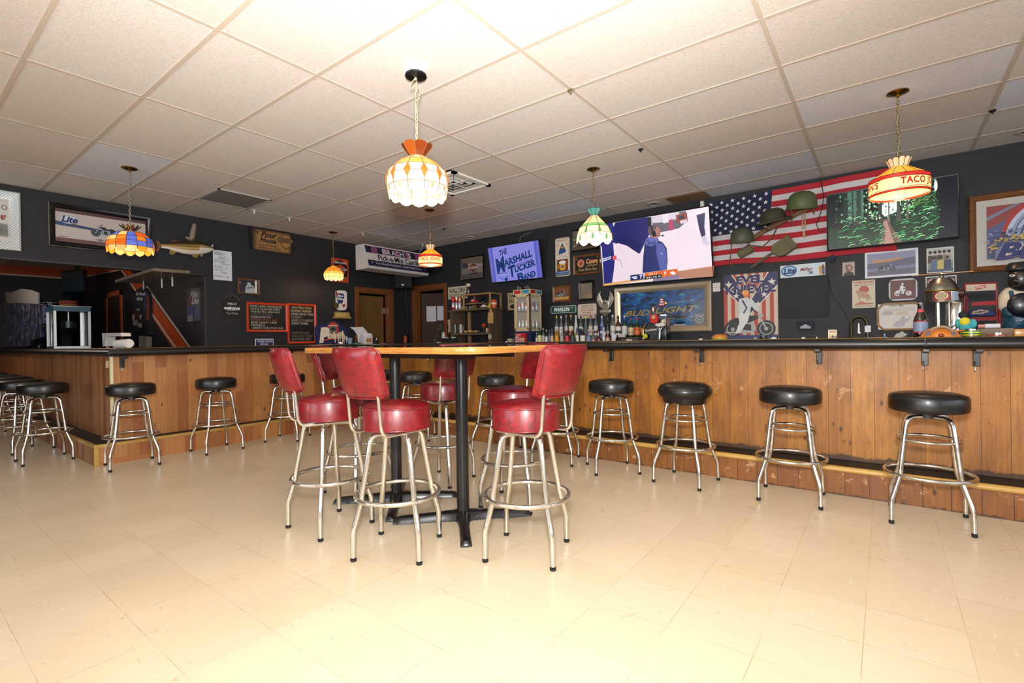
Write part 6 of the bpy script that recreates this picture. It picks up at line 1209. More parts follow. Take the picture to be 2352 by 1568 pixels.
A.pl([(1495, 776), (1505, 767)], .003, '9a958c'); A.mb.build('script', PRINT, ab, 0)
c = MB()
for xx in (1477, 1515): c.tube([WB(xx, 779, Y-.02), WB(xx+1, 757, Y-.02), WB(xx+(5 if xx < 1500 else -3), 746, Y-.02), WB(xx+(9 if xx < 1500 else -8), 743, Y-.02)], .008, 8)
c.build('chrome_tubing', CHROME, ab); MB('d8d4cc').box(*WB(1468, 782, Y-.05)[:2], 1.066, *WB(1518, 782, Y+.05)[:2], 1.074).build('tray', MATTE, ab, 0)
kz = thing('drink_sleeve', 'red drink sleeve with a cream emblem on top of the black arched box', 'sleeve', WB(1501, 744, 5.98)); MB('c42a22').prism([WB(*q, 5.96) for q in [(1491, 722), (1509, 721), (1511, 737), (1507, 743), (1496, 743), (1493, 738)]], (0, .05, 0)).build('sleeve', MATTE, kz, 0, bev=.01)
A = Art(WB(1492, 722, 5.957), (1, 0, 0), (0, 0, -1), .1, .11); A.ell(*A.loc(1501, 728), .25, .22, 'c9a070', 16); A.mb.build('emblem', PRINT, kz, 0)
p = WB(1500, 712, 5.98); tag(MB('c89a78').lathe([(.014, -.04), (.022, 0), (.02, .035), (.001, .036)], p, 12).build('bottle_opener', METAL), 'small copper and steel stopper above the red sleeve', 'stopper')
fl = thing('small_flag', 'tiny american flag cluster on a thin pole above the arched box', 'flag', WB(1519, 730, 5.98))
m = MB()
for k in range(7): m.C(['b0203a', 'd8d4da'][k % 2]).prism([WB(*q, 5.97) for q in [(1519-2.5+k*-.5, 684+k*2.7), (1522+k*.5, 683.5+k*2.7), (1522.5+k*.6, 686+k*2.7), (1517-k*.6, 687+k*2.7)]], (0, .01, 0))
m.build('stripes', MATTE, fl, 0); MB('141a40').prism([WB(*q, 5.965) for q in [(1519, 684), (1522, 683), (1524, 700), (1520, 698)]], (0, .004, 0)).build('canton', MATTE, fl, 0) if 0 else None; MB('2a2a2c').tube([WB(1521, 683, 5.985), WB(1523, 722, 5.985)], .004, 6).build('pole', METAL, fl); MB('c9a070').ell(WB(1528, 696, 5.985), (.022, .008, .024), 12, 8).build('medallion', METAL, fl)
sa = thing('steel_arm_stand', 'steel bracket stand holding the tiny flags with a dangling bottle charm', 'stand', WB(1525, 781, 6.0)); MB().tube([WB(1514, 780, 6.02), WB(1516, 757, 6.02)], .008, 8).tube([WB(1517, 723, 6.0), WB(1529, 723, 6.0), WB(1529, 740, 6.0), WB(1515, 760, 6.0), WB(1514, 781, 6.0)], .008, 8).build('arm', CHROME, sa); MB('c9c8c4').prism([WB(*q, 5.99) for q in [(1516, 722), (1530, 721), (1530, 725), (1517, 726)]], (0, .04, 0)).build('clamp', METAL, sa, 0)
MB('8a4a48').lathe([(.001, 0), (.016, 0), (.016, .04), (.005, .06), (.005, .085), (.001, .086)], WB(1534, 748, 5.99), 12).build('bottle_charm', GLOSS, sa)
ov = tag(MB('cfc8c8').lathe([(1e-5, -.005), (1, -.005), (1, .005), (1e-5, .005)], (0, 0, 0), 24, ax=Matrix.Diagonal((.065, .022, 1)) @ Matrix.Identity(3)).build('oval_badge', PRINT), 'white oval badge leaning on the black arched box', 'badge'); ov.location = WB(1517, 746, 5.9); ov.rotation_euler = (radians(75), 0, 0)
cardlike('playing_card', 'small cream card leaning above the oval badge', 'card', [(1519, 735), (1527, 733), (1526, 741), (1518, 743)], 5.99, 'cfc7a4')
p = at(1482, 5.9); tag(MB('c0c41c').ell(p+V((0, 0, .085)), .032, 16, 10).build('smiley_ball', MATTE), 'yellow smiley ball on the white tray in front of the arched box', 'ball')
p = at(1525, 6.1); t = thing('dark_bin', 'dark grey bin with steel lid right of the arched box', 'bin', p); MB('15171a').rbox(p+V((0, 0, .12)), (.12, .16, .24), .008, 2).build('body', GLOSS, t); MB('6a6c70').rbox(p+V((0, 0, .27)), (.125, .165, .06), .006, 2).build('lid', METAL, t)
# --- glass display cabinet
cab = thing('display_cabinet', 'cream glass display cabinet with red and turquoise header full of beer cans', 'cabinet', at(1215, 6.1))
yf = 5.95; xc = WB(1217.5, 700, yf).x; xl = WB(1180, 700, yf).x; yb_ = min(WA(1244, 700, xc).y, 6.45); zt_, zb1, zb0 = WB(1217, 663, yf).z, WB(1217, 760, yf).z, ZC
CRM = flat('cream_cabinet_paint', 'c9b48c', .45); NAVY = flat('navy_paint', '16244e', .5); zh = WB(1217, 674, yf).z
def frame_(m, a, b, z0, z1, w, ax, off, th=.02):
    if ax == 'x':
        for q in ((a, z0, a+w, z1), (b-w, z0, b, z1), (a, z0, b, z0+w), (a, z1-w, b, z1)): m.box(q[0], off, q[1], q[2], off+th, q[3])
    else:
        for q in ((a, z0, a+w, z1), (b-w, z0, b, z1), (a, z0, b, z0+w), (a, z1-w, b, z1)): m.box(off-th, q[0], q[1], off, q[2], q[3])
    return m
m = frame_(MB(), xl, xc, zb1, zh, .03, 'x', yf); frame_(m, yf, yb_, zb1, zh, .025, 'y', xc); m.box(xl, yb_-.01, zb1, xc, yb_, zh).box(xl, yf, zb1, xl+.01, yb_, zh); m.build('body', CRM, cab, 0, bev=.002)
MB().box(xl, yf, zb0, xc, yb_, zb1).build('base', NAVY, cab, 0); MB('c9b48c').box(xl-.005, yf-.005, zh, xc+.005, yb_+.005, zt_).build('header', MATTE, cab, 0)
A = Art((xl, yf-.006, zt_), (1, 0, 0), (0, 0, -1), xc-xl, zt_-zh); A.rect(.04, .15, .42, .85, 'b01420').rect(.58, .15, .96, .85, '1a8ab0'); A.rect(.45, .2, .55, .35, '8a6a20').rect(.45, .5, .55, .6, '1a1a1a').rect(.45, .72, .55, .8, 'b01420'); A.mb.build('header_print', PRINT, cab, 0)
A = Art((xc+.006, yf, zt_), (0, 1, 0), (0, 0, -1), yb_-yf, zt_-zh); A.rect(.04, .15, .42, .85, 'a01420').rect(.58, .15, .96, .85, '1a7a9a').rect(.45, .2, .55, .35, '8a6a20').rect(.45, .5, .55, .6, '1a1a1a'); A.mb.build('header_print', PRINT, cab, 0)
f = frame_(MB(), xl+.035, xc-.03, zb1+.03, zh-.02, .022, 'x', yf-.012, .014).build('door', CRM, cab, 0, bev=.002); MB().box(xl+.05, yf-.004, zb1+.05, xc-.05, yf-.002, zh-.04).build('door_glass', GLASS, f, 0)
MB().box(xc-.008, yf+.025, zb1+.025, xc-.006, yb_-.025, zh-.025).build('side_glass', GLASS, cab, 0)
zm = WB(1217, 713, yf).z; MB('8a8c8c').box(xl+.012, yf+.03, zm-.006, xc-.022, yb_-.012, zm).build('shelf_plate', METAL, cab, 0); MB('8a8c8c').box(xl+.012, yf+.03, zb1+.015, xc-.022, yb_-.012, zb1+.022).build('shelf_plate', METAL, cab, 0)
def can(p, R, H, c1, c2, lb, group):
    m = MB(c1).lathe([(1e-5, 0), (R*.85, 0), (R, .008), (R, H*.45), (R, H*.9), (R*.84, H), (1e-5, H)], p, 18, cols=['b0b0b0', 'b0b0b0', c1, c2, 'c9c9c9', 'b0b0b0']); return tag(m.build('beer_can', CANMAT, smooth=40), lb, 'can', group)
Gc = 'beer cans in the glass display cabinet'; k = 0
nm_ = {0: 'lower', 1: 'upper'}
for lv, z0 in ((1, zm+.001), (0, zb1+.023)):
    for i in range(4):
        for j in range(2):
            cx_ = xl+.05+i*(xc-xl-.1)/3; cy_ = yf+.07+j*(yb_-yf-.14); 
            can(V((cx_, cy_, z0)), .031 if lv else .029, .15 if lv else .14, ['c9c9cc', 'b8b8bc', 'd0d0d4', 'b0a8a8'][i] if lv else ['a8a49c', 'b4b0a8', '9a968c', 'aeb0b0'][i], ['c04038', 'c9cacc', 'b0444a', '8a8a9c'][i] if lv else 'c9c6bc', 'silver can on the %s shelf of the cabinet, %s %s' % (nm_[lv], ['leftmost', 'second from left', 'third from left', 'rightmost'][i], ['in front', 'at the back'][j]), Gc)
mm = thing('toy_motorcycle', 'small chrome toy motorcycle on top of the glass cabinet', 'toy', V(((xl+xc)/2, (yf+yb_)/2, zt_))); c = V(((xl+xc)/2-.02, yf+.06, zt_))
for s_ in (-.075, .075): MB('c9c9c9').tube([c+V((s_+.028*cos(a), 0, .032+.028*sin(a))) for a in [2*pi*k/16 for k in range(16)]], .006, 6, True).ell(c+V((s_, 0, .032)), .01, 8, 6).build('wheel', METAL, mm)
MB('3a3a3c').tube([c+V((.075, 0, .032)), c+V((.02, 0, .06)), c+V((-.03, 0, .065)), c+V((-.06, 0, .10)), c+V((-.075, 0, .032))], .006, 6).ell(c+V((0, 0, .045)), (.03, .012, .022), 8, 6).tube([c+V((-.06, -.02, .12)), c+V((-.055, 0, .10)), c+V((-.06, .03, .13))], .004, 5).tube([c+V((.03, 0, .07)), c+V((.09, 0, .10))], .005, 5).build('body', METAL, mm)
p = at(1197, 5.9); p.y = 5.9; bx = thing('snack_box', 'red and white box in front of the navy cabinet base', 'box', p); w_ = wid(p, 27); MB('b8242a').box(p.x-w_/2, 5.87, ZC, p.x+w_/2, 5.93, WB(1197, 765, 5.87).z).build('carton', PRINT, bx, 0)
A = Art((p.x-w_/2, 5.868, WB(1197, 765, 5.87).z), (1, 0, 0), (0, 0, -1), w_, WB(1197, 765, 5.87).z-ZC); A.rect(.02, .3, .4, .98, 'd8c8c4').rect(.45, .42, .98, .7, 'c9a884').rect(.05, .4, .38, .5, 'a83a3a').rect(.05, .6, .38, .7, 'a83a3a').rect(.45, .75, .98, .82, 'd8d4cc'); A.text('SNACKS' if 0 else 'BARS', .1, .06, .6, .24, 'e0a8a0', .02); A.mb.build('print', PRINT, bx, 0)
p = at(1174, 6.0); tag(MB('b8a894').add([p+V((x_, y_, z_)) for x_, y_, z_ in ((-.03, -.03, 0), (.03, -.03, 0), (.03, .03, 0), (-.03, .03, 0), (-.045, -.045, .085), (.04, -.045, .085), (.04, .04, .085), (-.045, .04, .085))], [(0, 3, 2, 1), (0, 1, 5, 4), (1, 2, 6, 5), (2, 3, 7, 6), (3, 0, 4, 7), (4, 5, 6, 7)]).build('paper_cup', MATTE, smooth=0), 'square tan paper cup left of the glass cabinet', 'cup')
p = at(1163, 5.98); tag(MB('a8a8a6').lathe([(1e-5, 0), (.034, 0), (.036, .045), (.03, .05), (1e-5, .05)], p, 18).build('steel_bowl', METAL), 'small round steel tin right of the brown shelf unit', 'tin')
panel('framed_sign', 'cream drug-store sign in a dark frame behind the glass cabinet', 'picture', 'B', (1164, 670), (1192, 667), (1167, 715), 'b8a888', lambda A: A.text('WALL', .1, .05, .8, .3, '3a2c20', .02).text('DRUG', .1, .35, .8, .6, '3a2c20', .02).ell(.5, .8, .3, .12, '2a211a'), frame=(.02, .015, DARKW))
# --- brown shelf unit
yf = 5.96; xl = WB(1033.5, 720, yf).x; xm = WB(1125, 720, yf).x; zt_ = WB(1125, 706, yf).z; yb_ = min(WA(1153.5, 720, xm).y, 6.47)
su = thing('shelf_unit', 'brown laminate shelf unit with small toys at the left of the back counter', 'shelf', V(((xl+xm)/2, 6.2, ZC)))
MB().box(xl-.03, yf-.02, zt_-.03, xm+.03, yb_, zt_).build('top', BROWNW, su, 0, bev=.004)
MB().box(xl, yf, ZC, xl+.045, yb_, zt_-.03).build('side_panel', BROWNW, su, 0); MB().box(xm-.03, yf, ZC, xm, yb_, zt_-.03).build('side_panel', BROWNW, su, 0); zs = WB(1080, 764, yf).z; MB().box(xl+.045, yf, zs-.035, xm-.03, yb_, zs).build('shelf', BROWNW, su, 0)
MB().box(xl+.14, yb_-.03, ZC, xl+.19, yb_, zt_-.03).build('back_batten', PINEW, su, 0)
us = thing('wooden_shelf', 'light wooden two-tier shelf standing on the brown shelf unit', 'shelf', V(((xl+xm)/2, 6.2, zt_))); zu = WB(1123, 671, yf).z; xa = WB(1063, 690, yf).x; xe = xm+.02
MB().box(xa, yf, zu-.02, xe, yb_-.02, zu).build('top_board', PINEW, us, 0)
for (a, b) in ((xe-.03, yf), (xe-.03, yb_-.045), (xa, yf), (xa, yb_-.045)): MB().box(a, b, zt_, a+.022, b+.022, zu-.02).build('post', PINEW, us, 0)
zk = WB(1080, 697, yf+.1).z; MB().box(xa+.0, yf+.06, zk-.012, xa+.34, yb_-.06, zk).build('middle_board', PINEW, us, 0)
# figure and cans on top
bh = thing('bobblehead', 'brown and white football player bobblehead on the wooden shelf', 'figurine', V((xa+.12, yf+.1, zu))); c = V((WB(1076, 670, yf+.1).x, yf+.1, zu))
MB('3a1a14').lathe([(1e-5, 0), (.045, 0), (.04, .05), (.05, .09), (.03, .125), (1e-5, .13)], c, 18).build('body', GLOSS, bh); MB('c9b8a4').ell(c+V((0, 0, .175)), (.045, .042, .05), 16, 10).build('head', GLOSS, bh); MB('1c1210').lathe([(.046, .18), (.048, .195), (.03, .23), (1e-5, .235)], c, 16).build('cap', GLOSS, bh)
MB('101010').box(c.x-.03, c.y-.046, c.z+.18, c.x-.012, c.y-.038, c.z+.195).build('eye_black', MATTE, bh, 0); A = Art(c+V((-.03, -.052, .12)), (1, 0, 0), (0, 0, -1), .06, .08); A.text('C', .1, .1, .7, .9, 'd8d0c0', .04); A.mb.build('letter', PRINT, bh, 0)
Gs = 'beer cans stacked on the brown shelf unit'
for i in range(3):
    for j in range(2):
        px = 1042.5+i*7.5; p = at(px, yf+.06); p.z = zt_+j*.122; can(p, .03, .12, ['a82a2a', 'b83a34', 'b08a58'][i] if j else ['a02428', 'b0b4bc', 'a8acb4'][i], ['b83028', 'c9c4c4', 'a87848'][i] if j else 'c4c6cc', '%s can in the %s row of the stack beside the wooden shelf' % (['red left-hand', 'silver middle', 'right-hand'][i], ['bottom', 'top'][j]), Gs)
def car(p, L, c, lb, group, dark='1a1a1c'):
    t = thing('toy_car', lb, 'toy car', p, group); MB(c).add([p+V((x_*L, y_*L, z_*L)) for y_ in (-.2, .2) for x_, z_ in ((-.5, .1), (.5, .1), (.5, .24), (.28, .3), (.12, .44), (-.2, .44), (-.34, .3), (-.5, .26))], [tuple(range(7, -1, -1)), tuple(range(8, 16))]+[(i, (i+1) % 8, 8+(i+1) % 8, 8+i) for i in range(8)]).build('body', GLOSS, t, 0)
    MB('c9ccd0').add([p+V((x_*L, y_*L, z_*L)) for y_ in (-.205, .205) for x_, z_ in ((.2, .31), (.1, .41), (-.18, .41), (-.28, .31))], [(0, 1, 2, 3), (4, 7, 6, 5)]).build('windows', GLOSS, t, 0)
    w = MB(dark)
    for x_ in (-.3, .3):
        for y_ in (-.2, .2): MB(dark).tube([p+V((x_*L, y_*L-.003, .1*L)), p+V((x_*L, y_*L+.003, .1*L))], .1*L, 10).build('wheel', GLOSS, t, 40)
    return t
car(V((xa+.14, yf+.12, zk)), .15, 'b8281c', 'red and white toy car on the middle board of the wooden shelf', 'toy cars on the shelves')
car(V((WB(1112, 700, yf+.05).x, yf+.06, zt_)), .13, 'c9c2ae', 'cream toy van with round wheels at the foot of the wooden shelf', 'toy cars on the shelves')
t = thing('toy_crane', 'black toy fire ladder raised behind the red toy car', 'toy', V((xa+.25, yf+.16, zk))); MB('2c2c30').tube([V((xa+.19, yf+.14, zk+.01)), V((xa+.37, yf+.14, zk+.09))], .006, 6).tube([V((xa+.19, yf+.16, zk+.01)), V((xa+.37, yf+.16, zk+.09))], .006, 6).build('ladder', METAL, t); MB('b8bcc0').tube([V((xa+.33, yf+.15, zk+.085)), V((xa+.39, yf+.15, zk+.11))], .009, 6).build('tip', METAL, t); MB('1a1a1c').rbox((xa+.25, yf+.15, zk+.016), (.16, .05, .03), .005, 1).build('base', GLOSS, t)
p = V((WB(1134, 700, yf+.12).x, yf+.12, zt_)); t = thing('coffee_tin', 'orange coffee tin at the right end of the wooden shelf', 'tin', p); MB('b8481c').lathe([(1e-5, 0), (.052, 0), (.052, .125), (.05, .13), (1e-5, .13)], p, 24).build('tin', GLOSS, t); m = MB('d8c4a4').lathe([(.0525, .055), (.0525, .085)], p, 24); m.f = m.f[:-2]; m.c = m.c[:-2]; m.build('band', PRINT, t)
p = V((WB(1123.5, 705, yf+.0).x, yf+.01, zt_)); tag(MB('c9a414').lathe([(1e-5, 0), (.026, 0), (.02, .05), (.008, .07), (.008, .1), (1e-5, .1)], p, 12).build('yellow_bell', GLOSS), 'small yellow hand bell beside the orange tin', 'bell')
rnd = random.Random(8)
for i, (px, c_) in enumerate([(1062, 'b8b0a0'), (1071, 'c9c6c0'), (1080, 'aab0b8'), (1086, '9aa0a8'), (1094.5, '8a7418')]):
    p = WB(px, 704, yf+.05); p.z = zt_+.028; tag(MB(c_).tube([p+V((0, -.006, 0)), p+V((0, .006, 0))], .026, 18).build('beer_badge', METAL, smooth=40), ['tan', 'white', 'pale blue', 'grey', 'gold'][i]+' round badge leaning under the middle board of the wooden shelf', 'badge', 'round badges in a row')
for i, (px, c_, L) in enumerate([(1070.5, 'c9a030', .085), (1082, 'd0a828', .10), (1094, 'b88a50', .085), (1101, '2a2430', .07)]):
    car(V((WB(px, 755, yf+.06).x, yf+.06, zs)), L, c_, ['yellow and purple toy car', 'larger yellow toy car', 'tan toy car', 'dark toy car'][i]+' in the row on the lower shelf of the brown unit', 'toy cars on the shelves')
for i, (px, py, c_) in enumerate([(1046, 745, '3a4a44'), (1059, 745, '9a958a')]):
    p = at(px, yf+.06); p.z = zs; H = ztop(px, py, yf+.06)-zs; R = .03; t = thing('beer_mug', ['dark green mug with white digits at the left of the lower shelf', 'silver mug beside the dark green one on the lower shelf'][i], 'mug', p, 'mugs on the lower shelf'); MB(c_).lathe([(1e-5, 0), (R, 0), (R, H), (R*.9, H), (R*.88, .01), (1e-5, .01)], p, 18).build('cup', GLOSS, t); MB(c_).tube([p+V((R, 0, H*.8)), p+V((R+.02, 0, H*.7)), p+V((R+.02, 0, H*.3)), p+V((R, 0, H*.2))], .004, 6).build('handle', GLOSS, t)
A = Art(WB(1043, 745, yf+.025), (1, 0, 0), (0, 0, -1), .05, .08)
t = thing('toy_robot', 'small red and black toy racer figure at the right of the lower shelf', 'toy', V((WB(1112, 750, yf+.08).x, yf+.08, zs))); c = V((WB(1112, 750, yf+.08).x, yf+.08, zs)); MB('2a2e28').rbox(c+V((0, 0, .05)), (.05, .04, .10), .01, 2).build('legs', GLOSS, t); MB('b8381c').rbox(c+V((0, 0, .115)), (.07, .05, .045), .01, 2).build('torso', GLOSS, t); MB('3a3a3a').ell(c+V((0, 0, .155)), .02, 12, 8).build('head', GLOSS, t)
p = V((WB(1118.5, 755, yf+.03).x, yf+.04, zs)); tag(MB('b89484').rbox(p+V((0, 0, .035)), (.04, .04, .07), .003, 1).build('card_box', MATTE), 'small tan box at the right end of the lower shelf', 'box')
cardlike('bottle_shaped_plaque', 'tan bottle-shaped wooden plaque hanging on the brown shelf unit', 'plaque', [(1126, 708), (1128, 708), (1129, 716), (1132, 719), (1132, 742), (1120, 742), (1121, 719), (1125, 716)], yf-.041, 'b08a52', .02)
o = tag((lambda m: (m.C('c9c4b8').tube([WB(1125, 773, yf-.06)+V((.026*cos(a), 0, .036*sin(a))) for a in [2*pi*k/18 for k in range(18)]], .007, 6, True), m.C('8a8880').ell(WB(1125, 773, yf-.058), (.018, .006, .028), 12, 8), m.C('b83a24').box(WB(1121, 780, yf-.06).x, yf-.07, ZC, WB(1130, 780, yf-.06).x, yf-.05, ZC+.04), m.build('oval_trophy', GLOSS))[-1])(MB()), 'small oval award on a red foot beside the brown shelf unit', 'trophy')
p = at(1028, 5.9); t = thing('drink_box', 'black window box with white lettering left of the brown shelf unit', 'box', p); MB('15171c').rbox(p+V((0, 0, .055)), (wid(p, 24), .1, .11), .004, 1).build('carton', MATTE, t); A = Art(WB(1021, 774, 5.845), (1, 0, 0), (0, 0, -1), .09, .03); A.text('WINDOW', 0, 0, 1, .8, 'b8c0c8', .02); A.mb.build('lettering', PRINT, t, 0)
p = at(1042, 5.88); tag(MB('a8d8b8').rbox(p+V((0, 0, .118)), (.07, .05, .022), .01, 2).build('soap_bar', MATTE), 'pale green sponge on top of the black boxes', 'sponge').location.z += .0
p = at(1042, 5.9); tag(MB('1c222c').rbox(p+V((0, 0, .053)), (.09, .1, .105), .004, 1).build('card_carton', MATTE), 'dark box with blue stripes under the green sponge', 'box')
p = at(1019, 5.98); t = thing('plastic_jug', 'translucent white jug left of the brown shelf unit', 'jug', p+V((0, 0, .11))); MB('b9bcb8').lathe([(1e-5, 0), (.03, 0), (.035, .02), (.03, .08), (.012, .11), (1e-5, .11)], p+V((-.0, 0, .11)), 16).build('jug_body', GLOSS, t)
pl = thing('string_plant', 'small dark green potted tree wrapped in white lights', 'plant', at(1008, 5.95)); c = at(1008, 5.95); rnd = random.Random(3); m = MB()
for _ in range(260):
    a = rnd.uniform(0, 2*pi); z = rnd.uniform(.05, .36); r = (.38-z)*.28*rnd.random()**.5+.01; q = c+V((r*cos(a)+.05*(z/.36), r*sin(a), z)); s_ = .012; m.C(rnd.choice(['143a1c', '1c4a24', '0e2a14', '2a5a30'])).add([q+V((rnd.uniform(-s_, s_), rnd.uniform(-s_, s_), rnd.uniform(-s_, s_))) for _ in range(3)], [(0, 1, 2)])
m.build('foliage', MATTE, pl, 0); lm = MB('e8e8d8')
for _ in range(26): a = rnd.uniform(0, 2*pi); z = rnd.uniform(.05, .34); r = (.38-z)*.3; lm.ell(c+V((r*cos(a)+.05*(z/.36), -abs(r*sin(a)), z)), .0035, 6, 4)
lm.build('fairy_lights', MATTE, pl); MB('c9c4b4').lathe([(1e-5, 0), (.04, 0), (.045, .05), (1e-5, .05)], c, 16).build('pot', GLOSS, pl)
tag(MB('b0a890').prism([WB(*q, 6.1) for q in [(1028, 735), (1033, 733), (1035, 745), (1034, 760), (1029, 765), (1030, 750)]], (0, .02, 0)).build('hanging_paddle', MATTE, smooth=0), 'cream paddle-shaped tool leaning at the left of the brown unit', 'paddle')
# --- things at the left bar (counter x about -6.3)
XL = -6.32
pn = thing('backbar_sign', 'blue beer sign with red arch and cream script at the left bar', 'sign', WA(765, 790, XL))
MB('16204e').prism([WA(*q, XL) for q in [(727, 790), (725, 752), (733, 744), (745, 745), (752, 741), (766, 737), (780, 742), (786, 748), (793, 752), (799, 760), (800, 790)]], (-.03, 0, 0)).build('board', GLOSS, pn, 0)
A = Art(WA(725, 737, XL+.003), (0, 1, 0), (0, 0, -1), 1, 1); A.pp([(752, 772)]+[(765+13*cos(radians(a)), 758-19*sin(radians(a))) for a in range(180, -1, -12)]+[(778, 772)], 'b8301c').pp([(757, 772)]+[(765+8.5*cos(radians(a)), 758-13*sin(radians(a))) for a in range(180, -1, -15)]+[(774, 772)], '6a6a60').pp([(757, 757), (765, 750), (773, 756), (765, 760)], '1c2a20')
A.ptext('P', (733, 752), (757, 750), (733, 788), 'd8ccb4', .09, .15).ptext('oint', (752, 762), (786, 762), (752, 778), 'd8ccb4', .06, .2).pp([(743, 781), (754, 777), (766, 778), (766, 780), (754, 779.5), (744, 783)], 'c84a30').ptext('STEVENS POINT', (753, 746), (777, 746), (753, 749), 'e8d8c8', .02); A.mb.build('lettering', PRINT, pn, 0)
for i, (px, py, c_, c2) in enumerate([(770, 768, 'd0a884', 'c9c0b0'), (777, 766, 'c8a0a0', 'b8b0b0'), (781, 763, 'a8b090', 'c9c0a8'), (787, 761, 'c8b084', 'd8d0c0'), (790, 768, 'c89890', 'c0a8a0'), (796, 773, 'a8b4a8', 'b8c0b8')]):
    p = at(px, X=XL+.1); p.z = ZB+.03; H = ztop(px, py, X=XL+.1)-p.z; t = thing('tap_handle', ['leftmost tap handle with a tan paddle', 'second tap handle with a pink paddle', 'third tap handle with a grey-green paddle', 'tallest tap handle, topped with a figure', 'fifth tap handle with a rose paddle', 'rightmost short green tap handle'][i], 'tap handle', p, 'beer tap handles'); MB(c_).lathe([(1e-5, 0), (.006, 0), (.008, H*.3), (.02, H*.55), (.022, H*.8), (.008, H), (1e-5, H)], p, 10).build('paddle', GLOSS, t); MB(c2).ell(p+V((0, 0, H)), .011, 8, 6).build('finial', GLOSS, t)
p = at(783, X=XL+.1); t = thing('beer_tower', 'low steel tap tower under the tap handles', 'tap', p+V((0, 0, .032))); MB().lathe([(1e-5, 0), (.06, 0), (.05, .02), (.05, .035), (1e-5, .036)], at(783, X=XL+.1)+V((0, 0, ZB-ZC)), 20).build('base', CHROME, t)
p = at(803.5, X=XL); p.z = ZB; tag(MB('8a9aac').lathe([(1e-5, 0), (.028, 0), (.038, .1), (.036, .1), (.026, .004), (1e-5, .004)], p, 20).build('plastic_cup', GLOSS), 'pale blue plastic cup right of the tap handles', 'cup')
mn = thing('menu_stack', 'stack of white menus bent over in a stand at the left bar', 'menus', WA(830, 788, XL)); 
for k in range(3):
    q = [(803+k*1.5, 751+k), (809, 750+k*.7), (818, 762), (824, 775), (826, 787), (852-k, 787), (848, 772), (843, 760), (833, 750)] if k else [(803, 751), (813, 758), (820, 768), (823, 786), (830, 788), (850, 786), (848, 773), (843, 763), (834, 751)]
    MB(['cdc9c9', 'b89a84', 'c2bebe'][k]).prism([WA(*z, XL+.02-.02*k) for z in q], (-.004, 0, 0)).build('menu', MATTE, mn, 0)
p = at(843, X=XL+.1); p.z = ZB; t = thing('napkin_box', 'white napkin dispenser with a brown picture at the left bar', 'dispenser', p); MB('c9c9ce').rbox(p+V((0, 0, .07)), (.09, .15, .14), .01, 2).build('case', GLOSS, t); MB('a8783a').box(p.x+.046, p.y-.05, ZB+.03, p.x+.048, p.y+.05, ZB+.09).build('picture', PRINT, t, 0); MB('d8d8dc').rbox(p+V((0, 0, .15)), (.07, .13, .03), .008, 2).build('napkins', MATTE, t)
p = at(860.5, X=XL+.05); p.z = ZB; t = thing('baseball_cap', 'black cap with white mark on the left bar', 'cap', p); MB('0d0d0e').lathe([(.062, 0), (.064, .03), (.055, .07), (.03, .1), (1e-5, .108)], p, 24).build('crown', MATTE, t); MB('d0c8b8').box(p.x+.058, p.y-.02, ZB+.06, p.x+.062, p.y-.004, ZB+.095).build('mark', MATTE, t, 0)
for i, (px, c_, lb) in enumerate([(874, 'b8b4a8', 'white pen lying on the left bar'), (893, '4a4a78', 'dark blue pen lying on the left bar')]):
    p = at(px, X=XL); p.z = ZB+.006; tag(MB(c_).tube([p+V((0, -.07, 0)), p+V((.02, .07, 0))], .005, 6).build('pen', GLOSS), lb, 'pen')
p = at(817, X=XL+.05); p.z = ZB; tag(MB('2a8a80').rbox(p+V((0, 0, .012)), (.05, .09, .024), .008, 2).build('cleaning_cloth', MATTE), 'teal cloth lying beside the blue cup', 'cloth')
p = WB(929, 780, 6.40); fe = thing('fire_extinguisher', 'small fire extinguisher with orange tag on the corner wall', 'extinguisher', V((p.x, 6.42, p.z-.05))); q = V((p.x, 6.42, p.z-.08)); MB('8a1a1c').lathe([(1e-5, 0), (.04, 0), (.042, .02), (.042, .13), (.02, .16), (1e-5, .165)], q, 18).build('cylinder', GLOSS, fe); MB('2a2a2a').rbox(q+V((0, 0, .18)), (.05, .03, .03), .005, 1).build('valve', GLOSS, fe); MB('c01c14').tube([q+V((0, 0, .18)), q+V((-.04, -.02, .2))], .006, 6).build('trigger', GLOSS, fe); MB('d8780c').box(q.x+.03, q.y-.05, q.z+.03, q.x+.09, q.y-.047, q.z+.15).build('tag', MATTE, fe, 0); MB().box(q.x-.03, q.y+.04, q.z+.05, q.x+.03, 6.5, q.z+.09).build('bracket', BLACKM, fe, 0)
# --- things on the far left run and corner
def onY(px, Y, z): p = WB(px, 780, Y); p.z = z; return p
p = onY(158, 1.78, ZB); t = thing('popcorn_machine', 'steel and glass popcorn machine with blue header at the left bar', 'machine', p); w_, d_ = .46, .40; H = WB(158, 693, p.y-.2).z-ZB
MB().box(p.x-w_/2, p.y-d_/2, ZB, p.x+w_/2, p.y+d_/2, ZB+.04).build('base', STEEL, t, 0, bev=.004)
for a in (-1, 1):
    for b in (-1, 1): MB().box(p.x+a*(w_/2-.0)-.015*(1+a), p.y+b*d_/2-.015*(1+b), ZB+.04, p.x+a*w_/2+.015*(1-a), p.y+b*d_/2+.015*(1-b), ZB+H*.88).build('post', STEEL, t, 0)
MB('14506a').box(p.x-w_/2, p.y-d_/2, ZB+H*.88, p.x+w_/2, p.y+d_/2, ZB+H*.99).build('header', GLOSS, t, 0); MB().box(p.x-w_/2-.01, p.y-d_/2-.01, ZB+H*.99, p.x+w_/2+.01, p.y+d_/2+.01, ZB+H).build('top', STEEL, t, 0)
